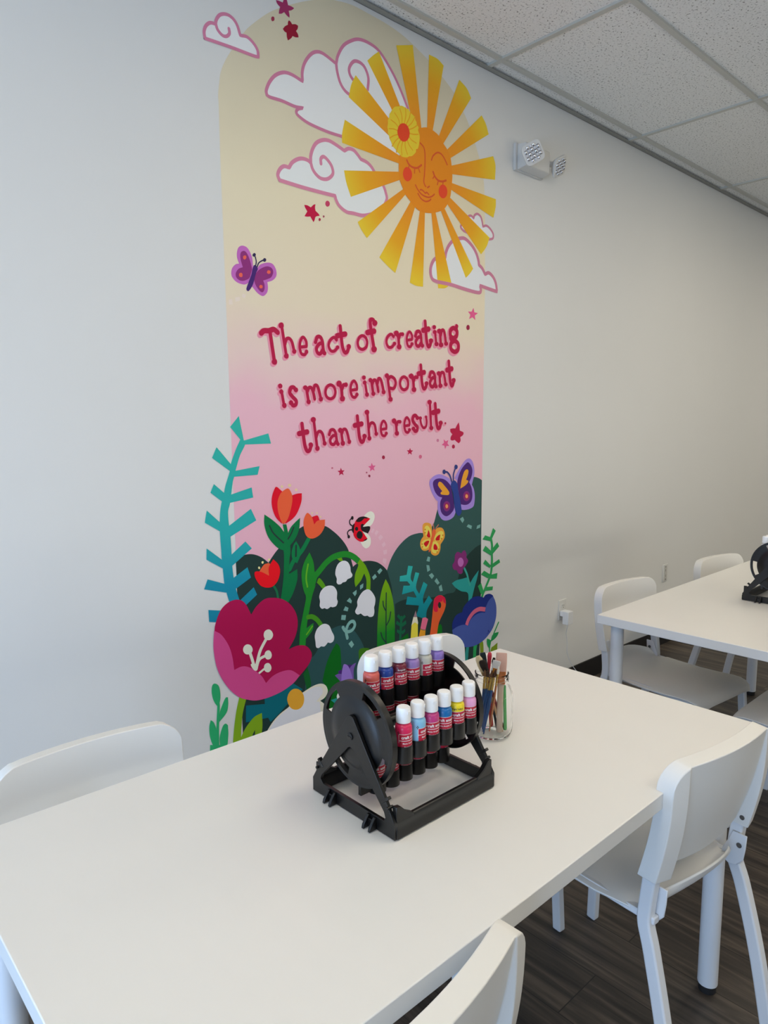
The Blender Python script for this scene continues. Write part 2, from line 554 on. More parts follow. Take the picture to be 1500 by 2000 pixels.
# traced figures: (part, label, [(kind, sub part, colour, layer, stroke width mm, 'x,z' in mm; ! = corner)])
MURAL = [
 ('painted_arch', 'beige arch fading to pink', [
  ('F','','ARCH',0,0,'-4,2365! -3,2504 -4,2541 2,2582 10,2619 38,2674 98,2761 130,2797 187,2849 237,2885 314,2930 369,2958 434,2986 495,3003 567,3014 652,3013 733,3010 811,3000 870,2985 964,2954 1043,2918 1119,2875 1175,2822 1223,2764 1283,2663 1317,2574 1329,2467! 1336,2112! 1330,928! 1321,-739! 23,-2428! 4,1053!'),
 ]),
 ('painted_hill', 'dark green rounded hills', [
  ('F','',(0.016,0.046,0.041),1,0,'3,1035! 44,1042 77,1038 110,1022 136,1000! 161,1028 183,1048 230,1085 288,1115 326,1118 392,1108 434,1083 474,1048 504,1010 518,975 533,927! 548,935 584,941 628,938 673,922 716,887 742,841 760,783! 851,896! 1329,829! 1323,60! 47,-2203! 9,260!'),
 ]),
 ('painted_hill', 'grey green hill behind the yellow butterfly', [
  ('F','',(0.036,0.104,0.096),2,0,'716,883! 743,934 785,979 846,1014 908,1022 953,1019 998,1051 1021,1106 1051,1161 1111,1203 1216,1241 1270,1246 1307,1238 1330,1227! 1329,829! 1329,627! 729,626! 748,779 722,875!'),
 ]),
 ('painted_hill', 'dark hill at the right edge of the arch', [
  ('F','',(0.016,0.046,0.041),3,0,'1329,921! 1295,913 1253,893 1228,877 1208,855 1188,833 1172,800 1144,722 1074,715 1070,622 1125,405! 1323,357! 1331,678! 1330,819!'),
  ('F','',(0.016,0.047,0.042),3,0,'763,732! 793,739 836,741 889,735 943,725 1007,720 1069,718 1103,720 1152,711 1203,665 1176,393! 762,492!'),
 ]),
 ('painted_hill', 'grey green hill under the white bells', [
  ('F','',(0.028,0.098,0.104),3,0,'302,580 335,610 366,647 400,684 438,698 480,696 522,675 558,633 586,580 597,508! 591,362! 279,449!'),
 ]),
 ('painted_cloud', 'white cloud at the upper left corner of the arch', [
  ('F','',(0.93,0.93,0.93),2,0,'-44,2696 -46,2715 -39,2734 -24,2748 -5,2751! -1,2766 10,2782 25,2791 43,2794 61,2788 74,2774 84,2748! 109,2752 132,2742 148,2725 151,2704! 127,2702 62,2701 -8,2698 -44,2696'),
  ('S','cloud_outline',(0.73,0.247,0.398),3,10.4,'-44,2696 -46,2715 -39,2734 -24,2748 -5,2751! -1,2766 10,2782 25,2791 43,2794 61,2788 74,2774 84,2748! 109,2752 132,2742 148,2725 151,2704! 127,2702 62,2701 -8,2698 -44,2696'),
  ('S','cloud_outline',(0.73,0.247,0.398),3,10.2,'-4,2752 2,2737 18,2726 33,2728 44,2740 43,2754'),
 ]),
 ('painted_cloud', 'largest white cloud left of the sun', [
  ('F','',(0.923,0.93,0.93),2,0,'181,2595 179,2610 193,2640 218,2669 252,2688 286,2691 330,2683! 330,2715 342,2749 367,2782 394,2800 426,2803 484,2788! 483,2792! 491,2820 516,2860 551,2888 590,2907 639,2911 694,2899 758,2849 804,2796 844,2739 872,2668 837,2590 796,2547! 503,2545 501,2546 439,2545 357,2551 313,2563 301,2573 308,2586 331,2596! 296,2591 241,2594 195,2592 181,2595'),
  ('S','cloud_outline',(0.711,0.241,0.388),3,11.6,'181,2595 179,2610 193,2640 218,2669 252,2688 286,2691 330,2683! 330,2715 342,2749 367,2782 394,2800 426,2803 484,2788! 483,2792! 491,2820 516,2860 551,2888 590,2907 639,2911 694,2899 758,2849 804,2796 844,2739'),
  ('S','cloud_outline',(0.687,0.233,0.374),3,11.1,'503,2545 501,2546 439,2545 357,2551 313,2563 301,2573 308,2586 331,2596! 296,2591 241,2594 195,2592 181,2595'),
  ('S','cloud_outline',(0.704,0.238,0.384),3,12.0,'482,2792 486,2765 499,2731 522,2709 557,2698'),
  ('S','cloud_outline',(0.709,0.24,0.386),3,12.3,'567,2754 547,2771 543,2791 556,2814 574,2827 601,2828 622,2816 637,2786 633,2746'),
 ]),
 ('painted_cloud', 'white cloud with a curl left of the sun face', [
  ('F','',(0.909,0.93,0.93),2,0,'224,2332 217,2348 226,2368 243,2382 265,2383! 278,2402 300,2418 322,2426 345,2426 359,2420! 360,2445 370,2472 387,2495 415,2511 443,2516 476,2510 515,2499! 535,2511 559,2512 579,2501 595,2488! 625,2484 648,2473 667,2455 693,2434 709,2418 722,2395 726,2365 687,2319 612,2288 556,2285 521,2284 487,2299 470,2321 470,2330! 411,2329 320,2329 224,2332'),
  ('S','cloud_outline',(0.771,0.281,0.419),3,13.3,'224,2332 217,2348 226,2368 243,2382 265,2383! 278,2402 300,2418 322,2426 345,2426 359,2420! 360,2445 370,2472 387,2495 415,2511 443,2516 476,2510 515,2499! 535,2511 559,2512 579,2501 595,2488! 625,2484 648,2473 667,2455 693,2434 709,2418 722,2395 726,2365 687,2319 612,2288 556,2285 521,2284 487,2299 470,2321 470,2330! 411,2329 320,2329 224,2332'),
  ('S','cloud_outline',(0.776,0.282,0.422),3,12.7,'359,2422 367,2401 384,2385 407,2377 436,2383 459,2405 455,2429 437,2447 418,2455 405,2445 405,2428'),
 ]),
 ('painted_cloud', 'small white cloud at the right edge of the arch', [
  ('F','',(0.897,0.917,0.93),2,0,'1362,2323 1293,2323 1207,2327 1181,2332 1167,2343 1174,2356 1199,2381 1217,2397 1235,2402 1252,2395! 1257,2408 1276,2418 1299,2411 1310,2392 1316,2371! 1341,2379 1369,2369 1389,2351 1387,2332 1362,2323'),
  ('S','cloud_outline',(0.668,0.253,0.362),3,10.3,'1362,2323 1293,2323 1207,2327 1181,2332 1167,2343 1174,2356 1199,2381 1217,2397 1235,2402 1252,2395! 1257,2408 1276,2418 1299,2411 1310,2392 1316,2371! 1341,2379 1369,2369 1389,2351 1387,2332 1362,2323'),
 ]),
 ('painted_cloud', 'white cloud below the sun at the right edge', [
  ('F','',(0.888,0.907,0.93),3,0,'1019,2093 989,2100 977,2125 982,2157 1008,2187 1066,2196! 1073,2224 1090,2253 1118,2278 1160,2294 1196,2298 1241,2277 1271,2249 1287,2219 1291,2201! 1314,2189 1335,2166! 1361,2176 1393,2161 1413,2135 1422,2100! 1358,2106 1300,2112! 1306,2092 1297,2081 1259,2080 1184,2085 1105,2092 1019,2093'),
  ('S','cloud_outline',(0.684,0.249,0.372),4,15.5,'1019,2093 989,2100 977,2125 982,2157 1008,2187 1066,2196! 1073,2224 1090,2253 1118,2278 1160,2294 1196,2298 1241,2277 1271,2249 1287,2219 1291,2201! 1314,2189 1335,2166! 1361,2176 1393,2161 1413,2135 1422,2100! 1358,2106 1300,2112! 1306,2092 1297,2081 1259,2080 1184,2085 1105,2092 1019,2093'),
 ]),
 ('painted_sun', 'smiling orange sun with yellow rays', [
  ('F','sun_face',(0.93,0.303,0.015),6,0,'928,2688 961,2696 993,2692 1025,2681 1053,2657 1076,2640 1097,2612 1109,2549 1105,2499 1094,2446 1060,2398 1007,2373 962,2362 914,2360 881,2372 860,2386 829,2409 814,2431 798,2458 793,2494 796,2544 816,2592 853,2639 890,2671'),
  ('F','sun_ray#2','RAY',5,0,'782,2950! 872,2981! 928,2643! 885,2646!'),
  ('F','sun_ray#3','RAY',5,0,'965,2976! 1014,2976 1052,2962! 976,2643! 953,2648!'),
  ('F','sun_ray#4','RAY',5,0,'1150,2937! 1198,2917 1227,2886! 1029,2627! 1005,2639!'),
  ('F','sun_ray#5','RAY',5,0,'1298,2836! 1328,2808 1348,2770! 1060,2587! 1041,2609!'),
  ('F','sun_ray#6','RAY',5,0,'1382,2686! 1399,2649 1397,2588! 1063,2542! 1062,2566!'),
  ('F','sun_ray#7','RAY',5,0,'1405,2506! 1404,2471 1389,2422! 1064,2492! 1067,2513!'),
  ('F','sun_ray#8','RAY',5,0,'1363,2331! 1343,2289 1305,2249! 1044,2447! 1057,2468!'),
  ('F','sun_ray#9','RAY',5,0,'1251,2179! 1228,2154 1202,2133! 1017,2420! 1034,2432!'),
  ('F','sun_ray#10','RAY',5,0,'1107,2100! 1071,2074 1024,2067! 975,2408! 992,2411!'),
  ('F','sun_ray#11','RAY',5,0,'931,2062! 891,2061 854,2069! 921,2404! 944,2403!'),
  ('F','sun_ray#12','RAY',5,0,'772,2096! 731,2117 686,2144! 881,2419! 901,2411!'),
  ('F','sun_ray#13','RAY',5,0,'622,2206! 595,2231 576,2257! 844,2446! 860,2438!'),
  ('F','sun_ray#14','RAY',5,0,'544,2342! 523,2387 512,2429! 830,2495! 837,2475!'),
  ('F','sun_ray#15','RAY',5,0,'505,2524! 505,2555 519,2608! 832,2542! 831,2518!'),
  ('F','sun_ray#16','RAY',5,0,'539,2692! 552,2739 574,2778! 828,2618! 802,2584!'),
  ('F','sun_ray#17','RAY',5,0,'632,2847! 663,2876 691,2898! 848,2665! 817,2643!'),
  ('S','face_line',(0.797,0.113,0.029),7,6.1,'914,2625 933,2615 941,2595 942,2560 939,2511 935,2482 942,2467 947,2464'),
  ('S','face_line',(0.776,0.11,0.029),7,6.2,'957,2462 968,2469'),
  ('S','face_line',(0.806,0.114,0.03),7,6.3,'980,2575 991,2595 1016,2613 1041,2612 1061,2597 1076,2579'),
  ('S','face_line',(0.77,0.109,0.028),7,6.2,'887,2457 900,2442 923,2428 957,2424 982,2432 998,2444'),
  ('S','face_line',(0.765,0.109,0.028),7,6.1,'901,2427 919,2411 943,2405 965,2411 977,2420'),
  ('S','face_line',(0.771,0.11,0.028),7,6.1,'914,2444 923,2446 935,2442 944,2437 952,2442 965,2436'),
  ('S','face_line',(0.798,0.113,0.029),7,8.0,'838,2541 848,2529 867,2522 893,2524 909,2533 921,2542'),
  ('S','face_line',(0.785,0.111,0.029),7,8.4,'990,2531 1001,2515 1021,2504 1046,2505 1069,2514'),
  ('S','face_line',(0.797,0.113,0.029),7,5.1,'851,2526 848,2514'),
  ('S','face_line',(0.792,0.113,0.029),7,5.2,'883,2521 881,2502'),
  ('S','face_line',(0.793,0.113,0.029),7,5.2,'904,2526 912,2512'),
  ('S','face_line',(0.786,0.112,0.029),7,5.4,'997,2515 989,2505'),
  ('S','face_line',(0.78,0.111,0.029),7,5.4,'1021,2500 1016,2486'),
  ('S','face_line',(0.78,0.111,0.029),7,5.5,'1051,2504 1050,2494'),
  ('F','cheek',(0.93,0.082,0.029),7,0,'867,2496 864,2479 852,2466 837,2461 823,2467 816,2482 819,2498 830,2512 846,2516 860,2510'),
  ('F','cheek#2',(0.923,0.081,0.028),7,0,'1078,2473 1074,2455 1061,2442 1045,2438 1030,2445 1024,2460 1028,2477 1040,2490 1057,2494 1071,2488'),
  ('F','sun_flower',(0.93,0.68,0.043),8,0,'759,2710 770,2722 781,2727 794,2731 806,2737 819,2738 835,2735 845,2736 858,2726 869,2722 881,2717 886,2706 893,2699 894,2690 904,2683 902,2670 909,2656 911,2644 909,2631 907,2618 900,2600 890,2595 888,2583 867,2564 851,2559 839,2552 816,2548 805,2550 794,2556 786,2558 776,2567 767,2571 758,2578 752,2589 745,2596 741,2607 735,2617 735,2629 732,2638 735,2653 735,2665 742,2676 744,2689 750,2697'),
  ('S','sun_flower',(0.93,0.445,0.017),9,4.3,'852,2647 874,2648 902,2655'),
  ('S','sun_flower',(0.93,0.445,0.017),9,4.3,'848,2634 865,2624 891,2619'),
  ('S','sun_flower',(0.93,0.445,0.017),9,4.3,'839,2622 849,2603 870,2587'),
  ('S','sun_flower',(0.93,0.444,0.017),9,4.3,'828,2613 829,2588 841,2564'),
  ('S','sun_flower',(0.93,0.444,0.017),9,4.3,'816,2609 808,2582 810,2554'),
  ('S','sun_flower',(0.93,0.445,0.017),9,4.2,'804,2610 789,2585 780,2557'),
  ('S','sun_flower',(0.93,0.445,0.017),9,4.2,'795,2616 774,2597 757,2574'),
  ('S','sun_flower',(0.93,0.445,0.017),9,4.2,'790,2626 767,2616 744,2601'),
  ('S','sun_flower',(0.93,0.446,0.017),9,4.2,'788,2639 767,2640 741,2635'),
  ('S','sun_flower',(0.93,0.446,0.017),9,4.2,'792,2652 776,2663 751,2670'),
  ('S','sun_flower',(0.93,0.446,0.017),9,4.2,'801,2664 791,2684 771,2701'),
  ('S','sun_flower',(0.93,0.447,0.017),9,4.2,'811,2673 811,2699 799,2724'),
  ('S','sun_flower',(0.93,0.447,0.017),9,4.3,'824,2677 832,2706 830,2736'),
  ('S','sun_flower',(0.93,0.446,0.017),9,4.3,'835,2677 851,2703 860,2733'),
  ('S','sun_flower',(0.93,0.446,0.017),9,4.3,'845,2670 867,2691 884,2717'),
  ('S','sun_flower',(0.93,0.446,0.017),9,4.3,'850,2660 874,2672 899,2690'),
  ('F','sun_flower',(0.906,0.076,0.023),10,0,'853,2652 850,2631 835,2613 814,2606 796,2613 786,2630 790,2652 804,2669 825,2676 843,2670'),
 ]),
 ('painted_star', 'plum star crossing the top of the arch', [
  ('F','',(0.405,0.033,0.139),2,0,'266,2936! 271,2924 276,2909! 291,2910 301,2908! 290,2898 278,2892! 281,2880 281,2871! 270,2874 259,2881! 248,2872 237,2868! 239,2880 243,2891! 231,2898 227,2907! 240,2909 254,2909! 259,2921'),
 ]),
 ('painted_dot', None, [
  ('F','',(0.402,0.042,0.089),2,0,'219,2846 218,2841 214,2837 210,2835 207,2837 206,2841 207,2846 211,2850 215,2851 218,2850'),
 ]),
 ('painted_star', 'dark red star near the top of the arch', [
  ('F','',(0.352,0.006,0.033),2,0,'278,2862! 285,2860 291,2854! 305,2859 316,2858! 314,2848 307,2838! 315,2830 317,2821! 304,2817 292,2817! 285,2807 272,2796! 268,2806 267,2819! 259,2820 252,2826! 262,2838 273,2846! 274,2855'),
 ]),
 ('painted_star', 'red star under the curled cloud', [
  ('F','',(0.62,0.006,0.063),2,0,'327,2271! 341,2272 356,2268! 368,2279 377,2283! 375,2270 377,2260! 391,2252 395,2246! 381,2242 375,2237! 372,2227 367,2219! 360,2227 353,2236! 340,2233 327,2232! 333,2241 340,2251! 331,2262'),
 ]),
 ('painted_dot', None, [
  ('F','',(0.669,0.064,0.151),2,0,'443,2298 441,2291 435,2286 429,2285 424,2288 422,2293 424,2300 429,2305 436,2306 441,2303'),
 ]),
 ('painted_dot', None, [
  ('F','',(0.498,0.016,0.074),2,0,'400,2234 399,2231 396,2228 393,2228 391,2229 390,2232 391,2235 393,2238 397,2238 399,2237'),
 ]),
 ('painted_dot', None, [
  ('F','',(0.43,0.074,0.1),2,0,'418,2248 417,2246 415,2244 412,2243 410,2244 410,2246 410,2249 413,2251 415,2251 417,2250'),
 ]),
 ('painted_star', 'pink star at the end of the first line of writing', [
  ('F','',(0.894,0.133,0.327),2,0,'1257,2010! 1263,1991! 1288,1990! 1267,1977! 1270,1957! 1250,1968! 1227,1958! 1236,1977! 1219,1990! 1244,1992!'),
 ]),
 ('painted_dot', None, [
  ('F','',(0.382,0.019,0.066),2,0,'1232,1921 1230,1914 1224,1910 1217,1909 1211,1913 1209,1919 1211,1926 1217,1931 1224,1932 1230,1928'),
 ]),
 ('painted_star', 'largest red star after the last word', [
  ('F','',(0.573,0.014,0.073),2,0,'1163,1499! 1168,1481 1170,1462! 1195,1453 1192,1441 1174,1432! 1176,1415 1164,1404! 1147,1413 1137,1420! 1118,1418 1107,1423! 1110,1435 1120,1446! 1107,1457 1106,1470! 1122,1472 1140,1472! 1151,1487'),
 ]),
 ('painted_star', 'pink star left of the largest red star', [
  ('F','',(0.844,0.126,0.309),2,0,'1073,1380! 1068,1396! 1050,1400! 1065,1409! 1063,1425! 1077,1415! 1094,1421! 1088,1406! 1100,1394! 1082,1395!'),
 ]),
 ('painted_dot', None, [
  ('F','',(0.697,0.216,0.352),2,0,'1033,1420 1032,1416 1028,1414 1023,1414 1019,1416 1017,1420 1019,1425 1023,1427 1028,1427 1032,1424'),
 ]),
 ('painted_dot', None, [
  ('F','',(0.52,0.018,0.073),2,0,'1138,1390 1136,1385 1131,1382 1125,1382 1120,1385 1118,1391 1120,1396 1125,1400 1131,1399 1136,1396'),
 ]),
 ('painted_star', 'small red star below the last word', [
  ('F','',(0.569,0.013,0.073),2,0,'855,1393! 859,1383! 873,1381! 862,1374! 865,1363! 853,1370! 841,1365! 845,1375! 835,1383! 849,1383!'),
 ]),
 ('painted_star', 'small red star at the left end of the star trail', [
  ('F','',(0.564,0.013,0.072),2,0,'477,1327! 483,1316! 496,1316! 487,1308! 491,1297! 479,1303! 468,1297! 471,1308! 460,1315! 473,1316!'),
 ]),
 ('painted_star', 'small pink star in the middle of the star trail', [
  ('F','',(0.836,0.124,0.306),2,0,'628,1304! 630,1317! 618,1325! 633,1327! 637,1339! 644,1327! 659,1327! 648,1318! 653,1306! 640,1312!'),
 ]),
 ('painted_dot', None, [
  ('F','',(0.664,0.174,0.257),2,0,'440,1327 439,1325 437,1324 433,1324 431,1325 430,1327 431,1330 433,1331 437,1331 439,1329'),
 ]),
 ('painted_dot', None, [
  ('F','',(0.48,0.084,0.14),2,0,'614,1301 613,1299 611,1298 608,1298 606,1299 606,1301 606,1303 608,1304 611,1304 613,1303'),
 ]),
 ('painted_dot', None, [
  ('F','',(0.305,0.023,0.062),2,0,'630,1286 629,1283 626,1281 622,1282 619,1284 618,1287 619,1290 622,1292 626,1291 629,1289'),
 ]),
 ('painted_dot', None, [
  ('F','',(0.419,0.018,0.062),2,0,'710,1358 708,1353 704,1351 699,1351 695,1354 693,1359 695,1363 699,1366 704,1366 708,1363'),
 ]),
 ('painted_dot', None, [
  ('F','',(0.777,0.157,0.282),2,0,'926,1353 924,1348 919,1345 913,1345 909,1348 907,1353 909,1358 913,1361 919,1361 924,1358'),
 ]),
 ('painted_butterfly', 'mauve butterfly at the left edge of the arch', [
  ('F','wing#1',(0.621,0.165,0.581),2,0,'107,2029! 105,2054 97,2073 85,2087 68,2090 54,2083 47,2068 46,2049 53,2030! 39,2025 26,2011 22,1993 27,1980 43,1968 66,1964 81,1968 94,1979! 106,2004'),
  ('F','wing#2',(0.61,0.162,0.571),2,0,'124,2025! 137,2039 164,2049 186,2048 199,2033 202,2015 196,2002 182,1991 163,1984! 165,1966 161,1949 149,1937 138,1935 121,1943 106,1957 100,1964 107,1986!'),
  ('F','wing#1',(0.311,0.036,0.218),3,0,'103,2018! 98,2039 90,2059 80,2072 70,2073 60,2065 59,2046 67,2020! 51,2013 40,1999 40,1985 52,1976 68,1976 86,1984 94,1992!'),
  ('F','wing#2',(0.306,0.035,0.215),3,0,'117,2007! 134,2023 161,2036 181,2034 188,2021 180,2003 164,1994 146,1987! 151,1974 150,1957 141,1947 128,1953 115,1969 110,1983!'),
  ('F','wing#1',(0.93,0.147,0.101),4,0,'82,2054 80,2050 77,2047 73,2046 70,2048 69,2052 70,2056 74,2059 78,2060 81,2058'),
  ('F','wing#1',(0.93,0.147,0.101),4,0,'65,1995 64,1990 60,1987 55,1987 52,1989 51,1993 52,1997 56,2000 60,2001 64,1999'),
  ('F','wing#2',(0.93,0.147,0.101),4,0,'177,2019 176,2015 172,2013 167,2012 163,2014 162,2017 164,2021 167,2024 172,2024 176,2023'),
  ('F','wing#2',(0.93,0.146,0.101),4,0,'143,1966 142,1962 138,1960 134,1959 131,1961 129,1964 131,1968 134,1971 139,1971 142,1970'),
  ('F','body',(0.069,0.022,0.186),5,0,'111,2033 122,2030 125,2021 118,2008 111,1987 104,1968 93,1951 84,1944 78,1951 87,1973 99,2000 104,2018'),
  ('S','antenna',(0.036,0.027,0.095),5,4.0,'117,2031 120,2046 117,2061'),
  ('S','antenna',(0.036,0.027,0.095),5,4.0,'123,2029 131,2044 148,2055'),
  ('F','antenna',(0.036,0.028,0.096),6,0,'119,2068 117,2064 114,2061 110,2061 107,2062 106,2066 108,2069 111,2072 115,2073 118,2071'),
  ('F','antenna',(0.036,0.027,0.095),6,0,'160,2057 159,2054 156,2051 152,2050 148,2052 147,2055 149,2059 152,2062 156,2062 159,2061'),
 ]),
 ('painted_dash', None, [
  ('F','',(0.93,0.791,0.688),2,0,'9,1908! 22,1911! 24,1894! 9,1892!'),
 ]),
 ('painted_dash', None, [
  ('F','',(0.93,0.792,0.689),2,0,'34,1918! 52,1922! 53,1910! 35,1904!'),
 ]),
 ('painted_dash', None, [
  ('F','',(0.93,0.793,0.689),2,0,'63,1934! 77,1932! 71,1919! 60,1923!'),
 ]),
 ('lettering', 'dark red hand painted words the act of creating', [
  ('S','letter_shadow',(0.82,0.369,0.483),1.4,19.5,'125,1801 137,1810 158,1812 177,1818 193,1809'),
  ('S','letter_shadow',(0.814,0.367,0.48),1.5,15.4,'161,1811 176,1710'),
  ('F','letter_shadow',(0.809,0.364,0.476),1.8,0,'189,1708 185,1699 176,1696 168,1699 165,1706 169,1714 177,1718 185,1715'),
  ('S','letter_shadow',(0.93,0.322,0.445),2.0,23.8,'129,1805 141,1815 161,1816 181,1822 197,1813'),
  ('S','letter_shadow',(0.93,0.321,0.444),2.1,19.7,'165,1816 180,1715'),
  ('F','letter_shadow',(0.93,0.321,0.444),2.4,0,'195,1712 190,1702 180,1698 171,1701 167,1711 171,1720 181,1725 191,1721'),
  ('S','',(0.547,0.01,0.07),3.0,18.8,'132,1809 144,1818 165,1820 184,1826 200,1817'),
  ('S','',(0.543,0.01,0.07),3.1,14.7,'168,1819 183,1718'),
  ('F','',(0.539,0.01,0.069),3.4,0,'195,1715 192,1707 184,1704 175,1707 172,1714 176,1722 184,1726 192,1723'),
  ('S','letter_shadow',(0.816,0.367,0.481),1.4,13.2,'210,1832 228,1730'),
  ('S','letter_shadow',(0.815,0.367,0.48),1.5,13.3,'222,1766 228,1787 240,1792 253,1781 261,1750'),
  ('F','letter_shadow',(0.822,0.37,0.484),1.8,0,'220,1835 217,1827 208,1823 200,1826 197,1833 200,1841 209,1845 217,1843'),
  ('F','letter_shadow',(0.811,0.365,0.477),1.8,0,'239,1730 235,1723 227,1720 220,1722 217,1729 220,1737 228,1740 236,1737'),
  ('F','letter_shadow',(0.813,0.366,0.478),1.8,0,'272,1748 269,1742 262,1739 255,1741 253,1747 256,1754 263,1757 269,1755'),
  ('S','letter_shadow',(0.93,0.321,0.445),2.0,17.7,'214,1837 232,1734'),
  ('S','letter_shadow',(0.93,0.321,0.444),2.1,17.7,'226,1771 232,1791 245,1797 257,1785 266,1754'),
  ('F','letter_shadow',(0.93,0.322,0.445),2.4,0,'227,1840 222,1830 212,1826 202,1829 199,1838 203,1847 213,1852 223,1849'),
  ('F','letter_shadow',(0.93,0.321,0.444),2.4,0,'245,1735 241,1726 231,1722 222,1725 219,1734 223,1742 232,1747 241,1744'),
  ('F','letter_shadow',(0.93,0.321,0.444),2.4,0,'279,1753 275,1745 266,1741 258,1744 254,1752 258,1760 267,1763 275,1761'),
  ('S','',(0.544,0.01,0.07),3.0,12.5,'218,1840 235,1738'),
  ('S','',(0.544,0.01,0.07),3.1,12.5,'229,1774 236,1795 248,1800 260,1789 269,1758'),
  ('F','',(0.548,0.01,0.07),3.4,0,'227,1843 224,1835 215,1832 207,1834 204,1841 208,1849 216,1853 224,1851'),
  ('F','',(0.541,0.01,0.069),3.4,0,'245,1738 242,1731 235,1728 227,1731 224,1737 228,1744 235,1748 243,1745'),
  ('F','',(0.542,0.01,0.069),3.4,0,'279,1756 276,1750 269,1747 263,1749 260,1755 263,1761 270,1764 277,1762'),
  ('S','letter_shadow',(0.814,0.366,0.479),1.4,12.4,'289,1764 317,1769! 316,1788 303,1801 290,1787 287,1763 293,1742 307,1739 317,1750'),
  ('F','letter_shadow',(0.812,0.366,0.478),1.8,0,'325,1750 323,1744 316,1742 310,1744 308,1749 310,1755 317,1758 323,1756'),
  ('S','letter_shadow',(0.93,0.321,0.444),2.0,17.0,'294,1769 322,1774! 320,1792 307,1805 294,1792 291,1768 297,1747 311,1743 321,1754'),
  ('F','letter_shadow',(0.93,0.321,0.444),2.4,0,'332,1755 328,1748 320,1744 313,1747 310,1754 313,1761 321,1765 329,1762'),
  ('S','',(0.543,0.01,0.07),3.0,11.7,'297,1773 325,1777! 323,1796 310,1809 298,1795 294,1771 301,1750 315,1747 325,1758'),
  ('F','',(0.542,0.01,0.069),3.4,0,'332,1758 330,1753 324,1750 318,1752 316,1757 318,1763 324,1766 330,1764'),
  ('S','letter_shadow',(0.815,0.367,0.48),1.4,15.2,'358,1787 366,1805 381,1806 390,1791 393,1764 398,1751'),
  ('S','letter_shadow',(0.814,0.366,0.479),1.5,15.1,'391,1786 375,1782 362,1766 366,1750 380,1747 392,1764'),
  ('F','letter_shadow',(0.812,0.365,0.478),1.8,0,'408,1750 405,1744 398,1741 391,1743 389,1749 392,1755 399,1758 406,1756'),
  ('F','letter_shadow',(0.816,0.367,0.48),1.8,0,'367,1788 364,1782 358,1780 352,1781 350,1786 353,1792 359,1794 364,1793'),
  ('S','letter_shadow',(0.93,0.321,0.444),2.0,19.9,'363,1792 371,1810 386,1811 395,1795 398,1769 403,1756'),
  ('S','letter_shadow',(0.93,0.321,0.444),2.1,19.8,'395,1790 380,1787 366,1770 370,1754 384,1752 397,1768'),
  ('F','letter_shadow',(0.93,0.321,0.444),2.4,0,'415,1755 411,1747 403,1743 394,1746 391,1754 394,1762 403,1765 412,1763'),
  ('F','letter_shadow',(0.93,0.321,0.444),2.4,0,'373,1792 370,1785 363,1782 355,1784 352,1791 355,1798 363,1801 370,1799'),
  ('S','',(0.544,0.01,0.07),3.0,14.4,'366,1795 374,1814 389,1815 398,1799 401,1773 406,1759'),
  ('S','',(0.543,0.01,0.069),3.1,14.3,'399,1794 383,1790 370,1774 374,1758 387,1755 400,1772'),
  ('F','',(0.541,0.01,0.069),3.4,0,'416,1759 413,1752 406,1750 399,1752 397,1757 400,1764 406,1766 413,1764'),
  ('F','',(0.544,0.01,0.07),3.4,0,'374,1796 372,1791 366,1788 360,1790 358,1795 361,1800 366,1802 372,1801'),
  ('S','letter_shadow',(0.815,0.367,0.48),1.4,12.9,'457,1801 444,1810 425,1797 419,1777 429,1761 446,1760 461,1774'),
  ('F','letter_shadow',(0.817,0.368,0.481),1.8,0,'465,1804 462,1799 457,1797 451,1798 449,1803 451,1808 457,1810 463,1809'),
  ('F','letter_shadow',(0.814,0.366,0.479),1.8,0,'471,1776 468,1770 461,1767 455,1769 452,1775 455,1780 462,1783 468,1781'),
  ('S','letter_shadow',(0.93,0.321,0.444),2.0,17.7,'462,1806 449,1815 430,1801 424,1782 433,1765 451,1765 466,1779'),
  ('F','letter_shadow',(0.93,0.321,0.445),2.4,0,'472,1809 469,1802 461,1799 454,1801 451,1808 454,1814 462,1817 469,1815'),
  ('F','letter_shadow',(0.93,0.321,0.444),2.4,0,'478,1781 474,1773 466,1770 458,1772 454,1779 458,1787 466,1790 475,1788'),
  ('S','',(0.543,0.01,0.07),3.0,12.1,'465,1810 452,1819 433,1805 427,1786 437,1769 454,1769 469,1782'),
  ('F','',(0.545,0.01,0.07),3.4,0,'472,1812 470,1808 465,1805 460,1807 458,1811 460,1816 465,1818 470,1817'),
  ('F','',(0.543,0.01,0.07),3.4,0,'478,1784 476,1779 470,1776 463,1778 461,1783 464,1789 470,1791 476,1789'),
  ('S','letter_shadow',(0.815,0.367,0.48),1.4,16.5,'475,1854 482,1800 488,1771 497,1758 510,1763 517,1780'),
  ('S','letter_shadow',(0.818,0.368,0.482),1.5,21.1,'460,1817 501,1828'),
  ('F','letter_shadow',(0.814,0.366,0.479),1.8,0,'528,1782 525,1775 516,1771 508,1774 505,1781 508,1788 517,1791 525,1789'),
  ('S','letter_shadow',(0.93,0.321,0.444),2.0,21.4,'480,1859 487,1805 493,1776 502,1762 515,1768 521,1785'),
  ('S','letter_shadow',(0.93,0.322,0.445),2.1,26.0,'464,1822 505,1833'),
  ('F','letter_shadow',(0.93,0.321,0.444),2.4,0,'536,1787 531,1778 521,1774 511,1777 507,1785 511,1794 521,1799 531,1796'),
  ('S','',(0.544,0.01,0.07),3.0,15.6,'484,1863 490,1809 496,1780 506,1766 518,1772 525,1789'),
  ('S','',(0.546,0.01,0.07),3.1,20.2,'468,1826 509,1836'),
  ('F','',(0.543,0.01,0.07),3.4,0,'536,1791 533,1784 525,1780 517,1783 514,1789 517,1796 525,1800 533,1797'),
